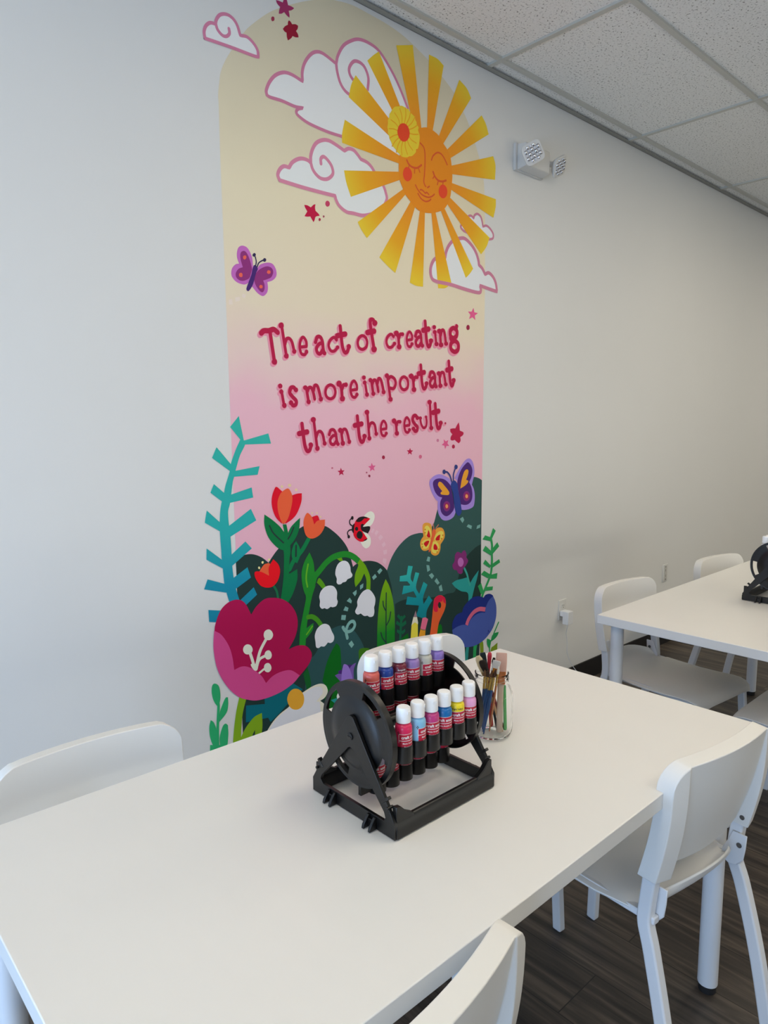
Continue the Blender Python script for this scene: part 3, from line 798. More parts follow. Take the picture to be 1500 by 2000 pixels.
  ('SC','letter_shadow',(0.816,0.367,0.48),1.4,13.5,'585,1827 602,1822 610,1804 605,1785 586,1775 568,1780 561,1797 567,1816'),
  ('SC','letter_shadow',(0.93,0.321,0.444),2.0,18.6,'590,1832 607,1827 615,1809 610,1790 591,1780 573,1785 566,1802 572,1821'),
  ('SC','',(0.544,0.01,0.07),3.0,12.6,'593,1836 611,1830 619,1813 613,1794 595,1784 577,1789 570,1806 576,1825'),
  ('S','letter_shadow',(0.821,0.369,0.483),1.4,17.6,'650,1879 643,1892 629,1891 627,1874 633,1841 646,1780'),
  ('S','letter_shadow',(0.82,0.369,0.482),1.5,22.8,'612,1841 649,1850'),
  ('F','letter_shadow',(0.823,0.37,0.484),1.8,0,'665,1882 661,1873 651,1869 640,1872 636,1880 641,1889 651,1893 661,1890'),
  ('F','letter_shadow',(0.813,0.366,0.479),1.8,0,'661,1781 657,1771 646,1767 635,1770 631,1779 635,1788 646,1793 657,1789'),
  ('S','letter_shadow',(0.93,0.322,0.445),2.0,22.8,'654,1885 648,1897 634,1897 632,1880 638,1846 651,1785'),
  ('S','letter_shadow',(0.93,0.322,0.445),2.1,28.0,'617,1846 653,1855'),
  ('F','letter_shadow',(0.93,0.322,0.445),2.4,0,'673,1888 668,1877 656,1872 643,1875 639,1885 644,1895 656,1900 668,1897'),
  ('F','letter_shadow',(0.93,0.321,0.444),2.4,0,'669,1786 664,1775 651,1770 638,1773 633,1784 638,1795 651,1800 664,1796'),
  ('S','',(0.547,0.01,0.07),3.0,16.7,'658,1888 652,1901 638,1900 636,1883 642,1850 655,1789'),
  ('S','',(0.547,0.01,0.07),3.1,21.9,'620,1850 657,1859'),
  ('F','',(0.549,0.01,0.07),3.4,0,'674,1891 669,1883 659,1878 650,1881 646,1889 650,1897 660,1902 670,1899'),
  ('F','',(0.542,0.01,0.069),3.4,0,'670,1790 665,1780 655,1776 644,1779 640,1788 644,1797 655,1801 665,1798'),
  ('S','letter_shadow',(0.816,0.367,0.481),1.4,13.8,'751,1836 738,1845 718,1831 713,1811 723,1794 741,1794 757,1808'),
  ('F','letter_shadow',(0.818,0.368,0.482),1.8,0,'760,1838 757,1833 751,1831 745,1832 743,1837 745,1842 751,1845 757,1843'),
  ('F','letter_shadow',(0.815,0.367,0.48),1.8,0,'767,1810 764,1804 757,1801 750,1803 747,1808 750,1814 757,1817 764,1815'),
  ('S','letter_shadow',(0.93,0.321,0.445),2.0,19.1,'757,1841 743,1850 724,1836 718,1816 728,1799 746,1799 762,1813'),
  ('F','letter_shadow',(0.93,0.322,0.445),2.4,0,'768,1844 765,1837 756,1834 748,1836 745,1842 748,1849 757,1852 765,1850'),
  ('F','letter_shadow',(0.93,0.321,0.444),2.4,0,'775,1815 771,1807 762,1804 753,1806 749,1813 753,1821 762,1825 771,1822'),
  ('S','',(0.544,0.01,0.07),3.0,12.8,'761,1845 747,1854 727,1840 722,1820 732,1803 750,1803 766,1817'),
  ('F','',(0.546,0.01,0.07),3.4,0,'769,1848 766,1843 760,1840 755,1842 752,1846 755,1851 761,1853 766,1852'),
  ('F','',(0.544,0.01,0.07),3.4,0,'776,1819 773,1813 766,1810 759,1812 757,1817 759,1823 766,1826 773,1824'),
  ('S','letter_shadow',(0.817,0.368,0.481),1.4,16.0,'766,1850 779,1835 782,1798'),
  ('S','letter_shadow',(0.818,0.368,0.482),1.5,16.0,'780,1828 789,1846 803,1850'),
  ('F','letter_shadow',(0.819,0.369,0.482),1.8,0,'782,1852 778,1843 767,1839 757,1841 753,1849 757,1858 767,1862 778,1860'),
  ('F','letter_shadow',(0.819,0.368,0.482),1.8,0,'813,1850 810,1844 802,1841 795,1843 792,1849 795,1855 803,1858 810,1856'),
  ('F','letter_shadow',(0.814,0.366,0.479),1.8,0,'797,1799 793,1791 783,1787 774,1789 770,1797 774,1805 783,1809 793,1807'),
  ('S','letter_shadow',(0.93,0.321,0.445),2.0,21.4,'771,1855 784,1840 788,1803'),
  ('S','letter_shadow',(0.93,0.322,0.445),2.1,21.5,'786,1833 794,1852 808,1855'),
  ('F','letter_shadow',(0.93,0.322,0.445),2.4,0,'790,1857 785,1847 772,1842 760,1845 755,1854 760,1865 773,1870 785,1867'),
  ('F','letter_shadow',(0.93,0.322,0.445),2.4,0,'822,1856 818,1848 808,1844 798,1846 794,1854 798,1862 808,1866 818,1864'),
  ('F','letter_shadow',(0.93,0.321,0.444),2.4,0,'806,1804 801,1794 789,1790 777,1793 772,1802 777,1812 789,1817 801,1814'),
  ('S','',(0.545,0.01,0.07),3.0,15.0,'775,1859 788,1844 792,1807'),
  ('S','',(0.546,0.01,0.07),3.1,15.1,'790,1837 798,1856 812,1859'),
  ('F','',(0.546,0.01,0.07),3.4,0,'791,1861 787,1852 777,1848 767,1851 763,1859 767,1867 777,1871 787,1869'),
  ('F','',(0.546,0.01,0.07),3.4,0,'822,1860 819,1854 812,1851 805,1852 802,1858 805,1864 812,1867 819,1865'),
  ('F','',(0.543,0.01,0.07),3.4,0,'806,1808 802,1800 793,1796 783,1799 779,1806 783,1814 793,1818 802,1816'),
  ('S','letter_shadow',(0.817,0.368,0.481),1.4,13.1,'829,1827 858,1833! 856,1851 843,1863 830,1849 826,1826 833,1806 847,1803 858,1814'),
  ('F','letter_shadow',(0.815,0.367,0.48),1.8,0,'867,1815 864,1809 857,1806 850,1808 847,1813 850,1819 857,1822 864,1820'),
  ('S','letter_shadow',(0.93,0.321,0.445),2.0,18.7,'835,1832 863,1838! 862,1856 848,1868 835,1855 832,1831 839,1811 853,1808 863,1820'),
  ('F','letter_shadow',(0.93,0.321,0.444),2.4,0,'875,1820 872,1813 862,1809 853,1812 850,1819 853,1826 862,1830 872,1827'),
  ('S','',(0.545,0.01,0.07),3.0,12.1,'839,1837 867,1842! 866,1860 853,1872 840,1859 836,1835 843,1815 857,1812 867,1824'),
  ('F','',(0.544,0.01,0.07),3.4,0,'876,1824 873,1819 867,1816 860,1818 857,1823 860,1828 867,1831 873,1829'),
  ('S','letter_shadow',(0.818,0.368,0.481),1.4,16.2,'877,1848 886,1866 901,1867 910,1851 913,1826 918,1812'),
  ('S','letter_shadow',(0.816,0.367,0.48),1.5,16.1,'911,1847 895,1843 881,1827 885,1811 899,1809 912,1825'),
  ('F','letter_shadow',(0.815,0.367,0.48),1.8,0,'929,1812 926,1805 918,1802 910,1804 907,1810 910,1817 918,1820 926,1818'),
  ('F','letter_shadow',(0.818,0.368,0.482),1.8,0,'886,1849 884,1843 877,1840 871,1842 868,1847 871,1853 877,1855 884,1854'),
  ('S','letter_shadow',(0.93,0.322,0.445),2.0,22.0,'883,1853 891,1871 907,1872 916,1857 919,1831 924,1818'),
  ('S','letter_shadow',(0.93,0.321,0.445),2.1,21.8,'916,1852 900,1849 886,1832 890,1816 904,1814 918,1830'),
  ('F','letter_shadow',(0.93,0.321,0.444),2.4,0,'938,1818 934,1809 924,1805 914,1808 910,1816 914,1824 924,1828 934,1825'),
  ('F','letter_shadow',(0.93,0.322,0.445),2.4,0,'895,1854 891,1847 883,1843 874,1846 870,1852 874,1859 883,1863 891,1861'),
  ('S','',(0.545,0.01,0.07),3.0,15.3,'887,1857 895,1875 911,1877 920,1861 923,1835 928,1822'),
  ('S','',(0.544,0.01,0.07),3.1,15.1,'920,1856 904,1853 890,1836 894,1820 908,1818 922,1834'),
  ('F','',(0.543,0.01,0.07),3.4,0,'939,1821 936,1815 928,1812 921,1814 917,1820 921,1826 928,1829 936,1827'),
  ('F','',(0.546,0.01,0.07),3.4,0,'896,1858 893,1853 887,1850 881,1852 878,1857 881,1862 887,1864 893,1863'),
  ('S','letter_shadow',(0.817,0.368,0.481),1.4,18.3,'935,1912 941,1855 946,1825 954,1811 965,1816 971,1834'),
  ('S','letter_shadow',(0.82,0.369,0.483),1.5,23.5,'922,1874 957,1884'),
  ('F','letter_shadow',(0.816,0.367,0.481),1.8,0,'984,1836 980,1828 971,1825 961,1827 957,1834 961,1842 971,1846 980,1843'),
  ('S','letter_shadow',(0.93,0.321,0.445),2.0,24.2,'941,1918 947,1861 952,1831 960,1816 971,1822 976,1839'),
  ('S','letter_shadow',(0.93,0.322,0.445),2.1,29.3,'927,1880 962,1889'),
  ('F','letter_shadow',(0.93,0.321,0.445),2.4,0,'993,1842 988,1832 976,1828 964,1831 959,1839 964,1849 976,1854 988,1851'),
  ('S','',(0.545,0.01,0.07),3.0,17.3,'945,1922 951,1865 956,1835 964,1820 975,1826 981,1843'),
  ('S','',(0.547,0.01,0.07),3.1,22.5,'932,1884 967,1893'),
  ('F','',(0.544,0.01,0.07),3.4,0,'994,1846 990,1838 981,1835 971,1837 968,1844 971,1851 981,1855 990,1853'),
  ('S','letter_shadow',(0.817,0.368,0.481),1.4,15.0,'996,1872 1004,1824'),
  ('F','letter_shadow',(0.821,0.37,0.483),1.8,0,'1003,1895 999,1887 990,1884 982,1886 978,1892 982,1899 990,1903 999,1901'),
  ('F','letter_shadow',(0.819,0.369,0.482),1.8,0,'1006,1874 1002,1867 994,1864 985,1866 981,1872 985,1879 994,1883 1002,1881'),
  ('F','letter_shadow',(0.815,0.367,0.48),1.8,0,'1018,1825 1014,1817 1005,1814 995,1816 991,1823 995,1831 1005,1834 1014,1832'),
  ('S','letter_shadow',(0.93,0.321,0.445),2.0,20.9,'1002,1878 1010,1829'),
  ('F','letter_shadow',(0.93,0.322,0.445),2.4,0,'1012,1900 1007,1892 996,1887 985,1890 980,1898 985,1907 996,1911 1007,1909'),
  ('F','letter_shadow',(0.93,0.322,0.445),2.4,0,'1015,1880 1010,1871 999,1867 988,1869 984,1878 988,1886 999,1891 1010,1888'),
  ('F','letter_shadow',(0.93,0.321,0.444),2.4,0,'1027,1831 1022,1821 1010,1817 999,1820 994,1828 999,1838 1010,1842 1022,1839'),
  ('S','',(0.545,0.01,0.07),3.0,13.9,'1006,1882 1014,1834'),
  ('F','',(0.548,0.01,0.07),3.4,0,'1012,1904 1009,1898 1000,1894 992,1896 989,1902 992,1909 1000,1912 1009,1910'),
  ('F','',(0.547,0.01,0.07),3.4,0,'1016,1884 1012,1877 1004,1874 995,1876 992,1882 995,1889 1004,1892 1012,1890'),
  ('F','',(0.544,0.01,0.07),3.4,0,'1028,1835 1024,1827 1015,1824 1006,1826 1002,1833 1006,1840 1015,1843 1024,1841'),
  ('S','letter_shadow',(0.817,0.368,0.481),1.4,17.0,'1027,1878 1033,1822'),
  ('S','letter_shadow',(0.818,0.368,0.482),1.5,17.0,'1029,1861 1037,1882 1051,1883 1059,1861 1065,1831'),
  ('F','letter_shadow',(0.82,0.369,0.483),1.8,0,'1037,1880 1033,1871 1022,1867 1012,1870 1007,1878 1012,1886 1022,1890 1033,1888'),
  ('F','letter_shadow',(0.815,0.367,0.48),1.8,0,'1048,1823 1044,1815 1033,1811 1022,1813 1018,1821 1022,1830 1033,1834 1044,1831'),
  ('F','letter_shadow',(0.815,0.367,0.48),1.8,0,'1079,1831 1075,1823 1066,1819 1056,1822 1052,1829 1056,1836 1066,1840 1075,1838'),
  ('S','letter_shadow',(0.93,0.321,0.445),2.0,23.0,'1032,1883 1039,1828'),
  ('S','letter_shadow',(0.93,0.322,0.445),2.1,23.1,'1035,1866 1043,1887 1056,1888 1065,1866 1071,1836'),
  ('F','letter_shadow',(0.93,0.322,0.445),2.4,0,'1047,1886 1041,1876 1028,1870 1015,1874 1010,1883 1015,1893 1028,1898 1041,1895'),
  ('F','letter_shadow',(0.93,0.321,0.444),2.4,0,'1057,1829 1052,1819 1039,1814 1026,1817 1020,1827 1026,1837 1039,1842 1052,1839'),
  ('F','letter_shadow',(0.93,0.321,0.444),2.4,0,'1088,1836 1084,1827 1072,1822 1060,1825 1055,1834 1059,1844 1071,1848 1083,1845'),
  ('S','',(0.545,0.01,0.07),3.0,16.0,'1037,1887 1043,1832'),
  ('S','',(0.546,0.01,0.07),3.1,16.0,'1040,1870 1048,1892 1061,1893 1069,1871 1075,1841'),
  ('F','',(0.547,0.01,0.07),3.4,0,'1047,1890 1043,1882 1033,1878 1022,1880 1018,1887 1022,1896 1033,1900 1043,1897'),
  ('F','',(0.543,0.01,0.07),3.4,0,'1058,1833 1054,1825 1043,1821 1033,1824 1029,1831 1033,1839 1043,1843 1053,1841'),
  ('F','',(0.544,0.01,0.07),3.4,0,'1089,1840 1085,1833 1076,1830 1067,1832 1063,1839 1067,1846 1076,1849 1085,1847'),
  ('SC','letter_shadow',(0.819,0.369,0.482),1.4,21.0,'1112,1900 1132,1892 1136,1880 1132,1866 1114,1857 1095,1863 1091,1876 1094,1889'),
  ('S','letter_shadow',(0.817,0.368,0.481),1.5,20.9,'1097,1863 1095,1854 1106,1842'),
  ('SC','letter_shadow',(0.814,0.366,0.479),1.6,21.2,'1120,1845 1140,1838 1146,1823 1141,1807 1122,1798 1101,1805 1095,1820 1100,1836'),
  ('S','letter_shadow',(0.821,0.369,0.483),1.7,21.1,'1129,1895 1133,1909'),
  ('F','letter_shadow',(0.822,0.37,0.484),1.8,0,'1144,1910 1141,1904 1134,1901 1127,1903 1124,1908 1127,1914 1134,1917 1141,1915'),
  ('SC','letter_shadow',(0.93,0.322,0.445),2.0,27.2,'1118,1905 1138,1898 1142,1886 1138,1871 1120,1862 1101,1869 1097,1882 1100,1895'),
  ('S','letter_shadow',(0.93,0.321,0.445),2.1,27.0,'1102,1869 1101,1859 1112,1848'),
  ('SC','letter_shadow',(0.93,0.321,0.444),2.2,27.4,'1126,1850 1146,1844 1153,1829 1147,1813 1128,1804 1107,1811 1101,1826 1106,1841'),
  ('S','letter_shadow',(0.93,0.322,0.445),2.3,27.3,'1135,1901 1139,1915'),
  ('F','letter_shadow',(0.93,0.322,0.445),2.4,0,'1154,1916 1150,1908 1140,1905 1130,1907 1126,1914 1130,1921 1140,1925 1150,1923'),
  ('SC','',(0.546,0.01,0.07),3.0,20.0,'1123,1910 1143,1902 1147,1890 1142,1876 1124,1867 1106,1873 1102,1886 1105,1899'),
  ('S','',(0.545,0.01,0.07),3.1,19.9,'1107,1873 1105,1864 1116,1852'),
  ('SC','',(0.543,0.01,0.07),3.2,20.1,'1131,1855 1151,1848 1157,1833 1152,1817 1133,1808 1112,1815 1105,1830 1111,1846'),
  ('S','',(0.548,0.01,0.07),3.3,20.1,'1140,1905 1144,1919'),
  ('F','',(0.548,0.01,0.07),3.4,0,'1155,1920 1152,1915 1145,1912 1138,1913 1135,1918 1138,1924 1145,1926 1152,1925'),
 ]),
 ('lettering', 'dark red hand painted words is more important', [
  ('S','letter_shadow',(0.796,0.358,0.469),1.4,12.8,'204,1602 213,1555'),
  ('F','letter_shadow',(0.8,0.36,0.471),1.8,0,'208,1623 205,1617 198,1614 191,1616 189,1623 192,1629 199,1632 205,1630'),
  ('F','letter_shadow',(0.798,0.359,0.47),1.8,0,'212,1604 209,1597 202,1594 195,1597 192,1603 195,1610 202,1612 209,1610'),
  ('F','letter_shadow',(0.794,0.357,0.467),1.8,0,'224,1555 221,1548 214,1545 206,1548 203,1555 207,1562 214,1565 221,1562'),
  ('S','letter_shadow',(0.93,0.32,0.442),2.0,17.2,'208,1607 217,1560'),
  ('F','letter_shadow',(0.93,0.32,0.443),2.4,0,'214,1628 211,1620 202,1616 194,1619 191,1627 194,1635 203,1639 211,1636'),
  ('F','letter_shadow',(0.93,0.32,0.443),2.4,0,'218,1608 214,1600 206,1596 197,1600 194,1607 198,1615 206,1619 215,1616'),
  ('F','letter_shadow',(0.93,0.32,0.442),2.4,0,'231,1560 227,1551 218,1548 209,1551 205,1559 209,1568 218,1571 227,1568'),
  ('S','',(0.531,0.01,0.068),3.0,12.0,'211,1610 220,1563'),
  ('F','',(0.534,0.01,0.068),3.4,0,'215,1631 212,1625 205,1622 199,1624 196,1631 199,1637 206,1640 212,1637'),
  ('F','',(0.532,0.01,0.068),3.4,0,'219,1611 216,1605 209,1602 203,1605 200,1611 203,1617 210,1620 216,1617'),
  ('F','',(0.529,0.01,0.068),3.4,0,'231,1563 228,1556 221,1553 214,1556 211,1563 214,1569 221,1572 228,1570'),
  ('S','letter_shadow',(0.797,0.359,0.469),1.4,15.8,'266,1610 256,1621 244,1617 239,1600 252,1585 265,1572 264,1559 252,1555 244,1565'),
  ('F','letter_shadow',(0.799,0.36,0.47),1.8,0,'276,1612 273,1605 266,1602 258,1605 256,1611 259,1618 266,1621 273,1618'),
  ('F','letter_shadow',(0.794,0.358,0.468),1.8,0,'253,1565 250,1559 243,1556 236,1558 233,1565 236,1572 243,1574 250,1572'),
  ('S','letter_shadow',(0.93,0.32,0.442),2.0,20.4,'270,1615 260,1625 248,1622 243,1605 256,1589 270,1577 268,1563 256,1559 248,1570'),
  ('F','letter_shadow',(0.93,0.32,0.443),2.4,0,'282,1616 279,1608 270,1604 261,1607 258,1616 261,1624 270,1627 279,1624'),
  ('F','letter_shadow',(0.93,0.32,0.442),2.4,0,'259,1570 255,1561 247,1558 238,1561 235,1569 239,1578 247,1581 256,1578'),
  ('S','',(0.531,0.01,0.068),3.0,15.1,'273,1618 263,1628 251,1625 246,1608 259,1593 273,1580 271,1567 259,1563 251,1573'),
  ('F','',(0.533,0.01,0.068),3.4,0,'283,1619 280,1613 273,1610 266,1613 264,1619 267,1625 273,1628 280,1626'),
  ('F','',(0.53,0.01,0.068),3.4,0,'260,1573 257,1567 250,1564 243,1566 241,1573 244,1579 250,1582 257,1579'),
  ('S','letter_shadow',(0.797,0.359,0.469),1.4,13.9,'312,1620 322,1569'),
  ('S','letter_shadow',(0.798,0.359,0.47),1.5,13.9,'316,1604 324,1620 335,1620 344,1602 349,1580'),
  ('S','letter_shadow',(0.799,0.359,0.47),1.6,14.1,'343,1607 351,1629 363,1626 372,1603 378,1581'),
  ('F','letter_shadow',(0.8,0.36,0.471),1.8,0,'318,1620 315,1614 307,1611 300,1613 298,1620 301,1626 308,1629 315,1627'),
  ('F','letter_shadow',(0.795,0.358,0.468),1.8,0,'332,1570 329,1563 321,1560 314,1563 311,1569 315,1576 322,1579 329,1576'),
  ('F','letter_shadow',(0.796,0.358,0.468),1.8,0,'389,1580 386,1573 378,1570 371,1573 368,1580 371,1586 379,1589 386,1587'),
  ('S','letter_shadow',(0.93,0.32,0.442),2.0,18.5,'316,1624 326,1574'),
  ('S','letter_shadow',(0.93,0.32,0.443),2.1,18.6,'320,1609 329,1625 340,1625 348,1606 353,1585'),
  ('S','letter_shadow',(0.93,0.32,0.443),2.2,18.8,'348,1612 356,1634 367,1631 377,1608 383,1586'),
  ('F','letter_shadow',(0.93,0.32,0.443),2.4,0,'324,1625 320,1617 312,1613 303,1616 299,1624 303,1632 312,1636 321,1633'),
  ('F','letter_shadow',(0.93,0.32,0.442),2.4,0,'338,1574 335,1566 326,1562 317,1566 313,1574 317,1582 326,1585 335,1582'),
  ('F','letter_shadow',(0.93,0.32,0.442),2.4,0,'396,1585 392,1576 383,1573 374,1576 370,1584 374,1593 383,1596 392,1593'),
  ('S','',(0.532,0.01,0.068),3.0,13.1,'320,1628 329,1577'),
  ('S','',(0.532,0.01,0.068),3.1,13.1,'323,1612 332,1628 343,1628 352,1610 357,1588'),
  ('S','',(0.533,0.01,0.068),3.2,13.3,'351,1615 359,1637 371,1635 380,1611 386,1589'),
  ('F','',(0.533,0.01,0.068),3.4,0,'325,1628 322,1622 315,1619 308,1622 305,1628 308,1634 315,1637 322,1635'),
  ('F','',(0.53,0.01,0.068),3.4,0,'339,1578 336,1571 329,1568 322,1571 319,1577 322,1584 329,1586 336,1584'),
  ('F','',(0.531,0.01,0.068),3.4,0,'396,1588 393,1582 386,1579 379,1581 376,1588 379,1594 386,1597 394,1595'),
  ('SC','letter_shadow',(0.798,0.359,0.47),1.4,13.1,'423,1634 440,1628 447,1610 442,1591 425,1582 407,1588 400,1605 406,1624'),
  ('SC','letter_shadow',(0.93,0.32,0.443),2.0,17.9,'427,1638 444,1632 452,1615 447,1596 429,1586 412,1592 405,1610 411,1629'),
  ('SC','',(0.532,0.01,0.068),3.0,12.2,'431,1642 448,1636 456,1618 450,1599 433,1590 415,1596 408,1613 414,1632'),
  ('S','letter_shadow',(0.799,0.36,0.47),1.4,15.8,'465,1639 477,1623 480,1584'),
  ('S','letter_shadow',(0.8,0.36,0.471),1.5,15.8,'479,1615 487,1634 500,1637'),
  ('F','letter_shadow',(0.801,0.361,0.472),1.8,0,'480,1640 476,1631 466,1627 456,1630 452,1639 456,1648 466,1652 476,1648'),
  ('F','letter_shadow',(0.801,0.36,0.471),1.8,0,'510,1637 507,1631 500,1628 492,1630 489,1636 493,1643 500,1646 507,1643'),
  ('F','letter_shadow',(0.796,0.358,0.469),1.8,0,'495,1584 491,1576 481,1572 472,1576 468,1584 472,1592 482,1596 491,1592'),
  ('S','letter_shadow',(0.93,0.32,0.443),2.0,20.7,'469,1644 482,1628 485,1589'),
  ('S','letter_shadow',(0.93,0.32,0.443),2.1,20.8,'483,1620 491,1639 505,1642'),
  ('F','letter_shadow',(0.93,0.32,0.443),2.4,0,'487,1645 482,1634 470,1630 459,1634 454,1644 459,1654 471,1659 482,1655'),
  ('F','letter_shadow',(0.93,0.32,0.443),2.4,0,'518,1642 514,1634 504,1630 495,1633 492,1641 495,1649 505,1653 514,1650'),
  ('F','letter_shadow',(0.93,0.32,0.442),2.4,0,'502,1589 497,1579 486,1575 475,1579 470,1588 475,1598 486,1603 497,1599'),
  ('S','',(0.533,0.01,0.068),3.0,14.9,'473,1648 485,1631 489,1592'),
  ('S','',(0.534,0.01,0.068),3.1,15.0,'487,1624 495,1642 508,1645'),
  ('F','',(0.534,0.01,0.068),3.4,0,'488,1648 484,1640 474,1636 464,1639 461,1647 465,1656 474,1660 484,1657'),
  ('F','',(0.534,0.01,0.068),3.4,0,'518,1645 515,1639 508,1636 501,1639 498,1645 501,1651 508,1654 515,1652'),
  ('F','',(0.531,0.01,0.068),3.4,0,'503,1593 499,1584 489,1581 480,1584 477,1592 481,1600 490,1604 499,1600'),
  ('S','letter_shadow',(0.799,0.36,0.47),1.4,12.9,'526,1616 555,1620! 554,1639 540,1652 527,1639 523,1615 530,1594 544,1590 555,1601'),
  ('F','letter_shadow',(0.797,0.359,0.469),1.8,0,'564,1601 561,1595 554,1592 548,1595 545,1600 548,1606 555,1609 561,1606'),
  ('S','letter_shadow',(0.93,0.32,0.443),2.0,18.0,'531,1621 560,1625! 559,1644 545,1657 532,1644 528,1620 535,1598 549,1594 560,1605'),
  ('F','letter_shadow',(0.93,0.32,0.442),2.4,0,'571,1606 568,1598 559,1595 551,1598 547,1605 551,1613 559,1616 568,1613'),
  ('S','',(0.533,0.01,0.068),3.0,12.1,'535,1625 564,1629! 562,1647 549,1661 535,1648 531,1623 539,1602 553,1598 564,1609'),
  ('F','',(0.532,0.01,0.068),3.4,0,'572,1609 569,1604 563,1601 557,1603 554,1609 557,1614 563,1617 569,1615'),
  ('S','letter_shadow',(0.799,0.36,0.471),1.4,13.2,'598,1647 606,1601'),
  ('F','letter_shadow',(0.803,0.362,0.473),1.8,0,'602,1668 599,1661 592,1658 584,1661 581,1667 584,1673 592,1676 599,1674'),
  ('F','letter_shadow',(0.801,0.361,0.472),1.8,0,'606,1648 603,1642 595,1639 588,1641 585,1648 588,1654 595,1657 603,1655'),
  ('F','letter_shadow',(0.797,0.359,0.469),1.8,0,'618,1602 615,1595 607,1592 599,1594 596,1601 599,1608 607,1611 615,1608'),
  ('S','letter_shadow',(0.93,0.32,0.443),2.0,18.4,'602,1652 611,1606'),
  ('F','letter_shadow',(0.93,0.32,0.443),2.4,0,'610,1673 606,1664 596,1661 587,1664 583,1672 587,1680 597,1683 606,1680'),
  ('F','letter_shadow',(0.93,0.32,0.443),2.4,0,'613,1653 609,1645 600,1642 591,1645 587,1652 591,1661 600,1664 610,1661'),
  ('F','letter_shadow',(0.93,0.32,0.442),2.4,0,'626,1607 622,1598 612,1594 602,1598 598,1606 602,1614 612,1618 622,1615'),
  ('S','',(0.533,0.01,0.068),3.0,12.3,'606,1656 615,1610'),
  ('F','',(0.536,0.01,0.069),3.4,0,'610,1676 607,1670 600,1667 593,1669 590,1675 593,1682 600,1684 608,1682'),
  ('F','',(0.535,0.01,0.068),3.4,0,'614,1657 611,1651 604,1648 597,1650 594,1656 597,1662 604,1665 611,1663'),
  ('F','',(0.532,0.01,0.068),3.4,0,'626,1610 623,1604 616,1601 608,1603 605,1610 608,1616 616,1619 623,1617'),
  ('S','letter_shadow',(0.8,0.36,0.471),1.4,15.0,'630,1657 640,1606'),
  ('S','letter_shadow',(0.801,0.36,0.471),1.5,15.0,'634,1641 643,1658 653,1657 662,1637 667,1615'),
  ('S','letter_shadow',(0.801,0.36,0.472),1.6,15.2,'661,1643 669,1665 681,1662 690,1637 696,1615'),
  ('F','letter_shadow',(0.802,0.361,0.472),1.8,0,'637,1658 634,1652 626,1649 618,1651 614,1658 618,1665 626,1668 634,1665'),
  ('F','letter_shadow',(0.798,0.359,0.47),1.8,0,'651,1606 648,1599 640,1596 632,1599 628,1605 632,1612 640,1615 648,1613'),
  ('F','letter_shadow',(0.798,0.359,0.47),1.8,0,'708,1614 704,1607 696,1604 688,1606 685,1613 688,1620 696,1623 705,1620'),
  ('S','letter_shadow',(0.93,0.32,0.443),2.0,20.3,'635,1662 645,1611'),
  ('S','letter_shadow',(0.93,0.32,0.443),2.1,20.3,'639,1646 647,1663 658,1662 667,1642 672,1620'),
  ('S','letter_shadow',(0.93,0.32,0.443),2.2,20.5,'666,1648 674,1670 686,1667 695,1642 701,1620'),
  ('F','letter_shadow',(0.93,0.32,0.443),2.4,0,'645,1664 640,1655 630,1651 621,1654 617,1663 621,1671 631,1675 641,1672'),
  ('F','letter_shadow',(0.93,0.32,0.442),2.4,0,'659,1611 655,1602 645,1599 635,1602 631,1610 635,1619 645,1622 655,1619'),
  ('F','letter_shadow',(0.93,0.32,0.443),2.4,0,'716,1619 711,1610 701,1606 691,1610 687,1618 691,1627 701,1630 712,1627'),
  ('S','',(0.533,0.01,0.068),3.0,14.1,'639,1666 649,1614'),
  ('S','',(0.534,0.01,0.068),3.1,14.1,'643,1650 651,1666 662,1666 671,1646 676,1624'),
  ('S','',(0.534,0.01,0.068),3.2,14.3,'670,1652 678,1674 690,1670 699,1646 705,1623'),
  ('F','',(0.535,0.01,0.069),3.4,0,'645,1667 642,1661 634,1658 627,1660 624,1666 627,1673 635,1676 642,1673'),
  ('F','',(0.532,0.01,0.068),3.4,0,'660,1614 656,1608 649,1605 641,1608 638,1614 641,1621 649,1623 656,1621'),
  ('F','',(0.532,0.01,0.068),3.4,0,'716,1622 713,1616 705,1613 697,1615 694,1622 697,1629 705,1631 713,1629'),
  ('S','letter_shadow',(0.8,0.36,0.471),1.4,14.8,'717,1677 733,1586'),
  ('S','letter_shadow',(0.801,0.361,0.472),1.5,14.9,'720,1664 736,1676 757,1667 763,1648 751,1629 729,1630'),
  ('F','letter_shadow',(0.804,0.362,0.473),1.8,0,'727,1679 723,1672 714,1668 705,1671 702,1678 705,1686 714,1689 723,1686'),
  ('F','letter_shadow',(0.796,0.358,0.468),1.8,0,'747,1585 743,1578 734,1575 725,1578 721,1585 725,1592 734,1596 743,1593'),
  ('S','letter_shadow',(0.93,0.32,0.443),2.0,20.2,'722,1682 738,1591'),
  ('S','letter_shadow',(0.93,0.32,0.443),2.1,20.3,'725,1670 741,1681 762,1673 768,1653 756,1635 734,1635'),
  ('F','letter_shadow',(0.93,0.32,0.443),2.4,0,'735,1684 730,1675 719,1671 708,1674 704,1683 708,1692 719,1697 730,1693'),
  ('F','letter_shadow',(0.93,0.32,0.442),2.4,0,'755,1590 750,1581 739,1577 728,1581 723,1590 728,1599 739,1603 750,1599'),
  ('S','',(0.533,0.01,0.068),3.0,13.8,'726,1686 742,1595'),
  ('S','',(0.535,0.01,0.068),3.1,13.9,'729,1673 745,1685 766,1676 772,1657 760,1638 738,1639'),
  ('F','',(0.536,0.01,0.069),3.4,0,'735,1688 732,1681 723,1678 715,1680 711,1687 715,1694 723,1698 732,1695'),
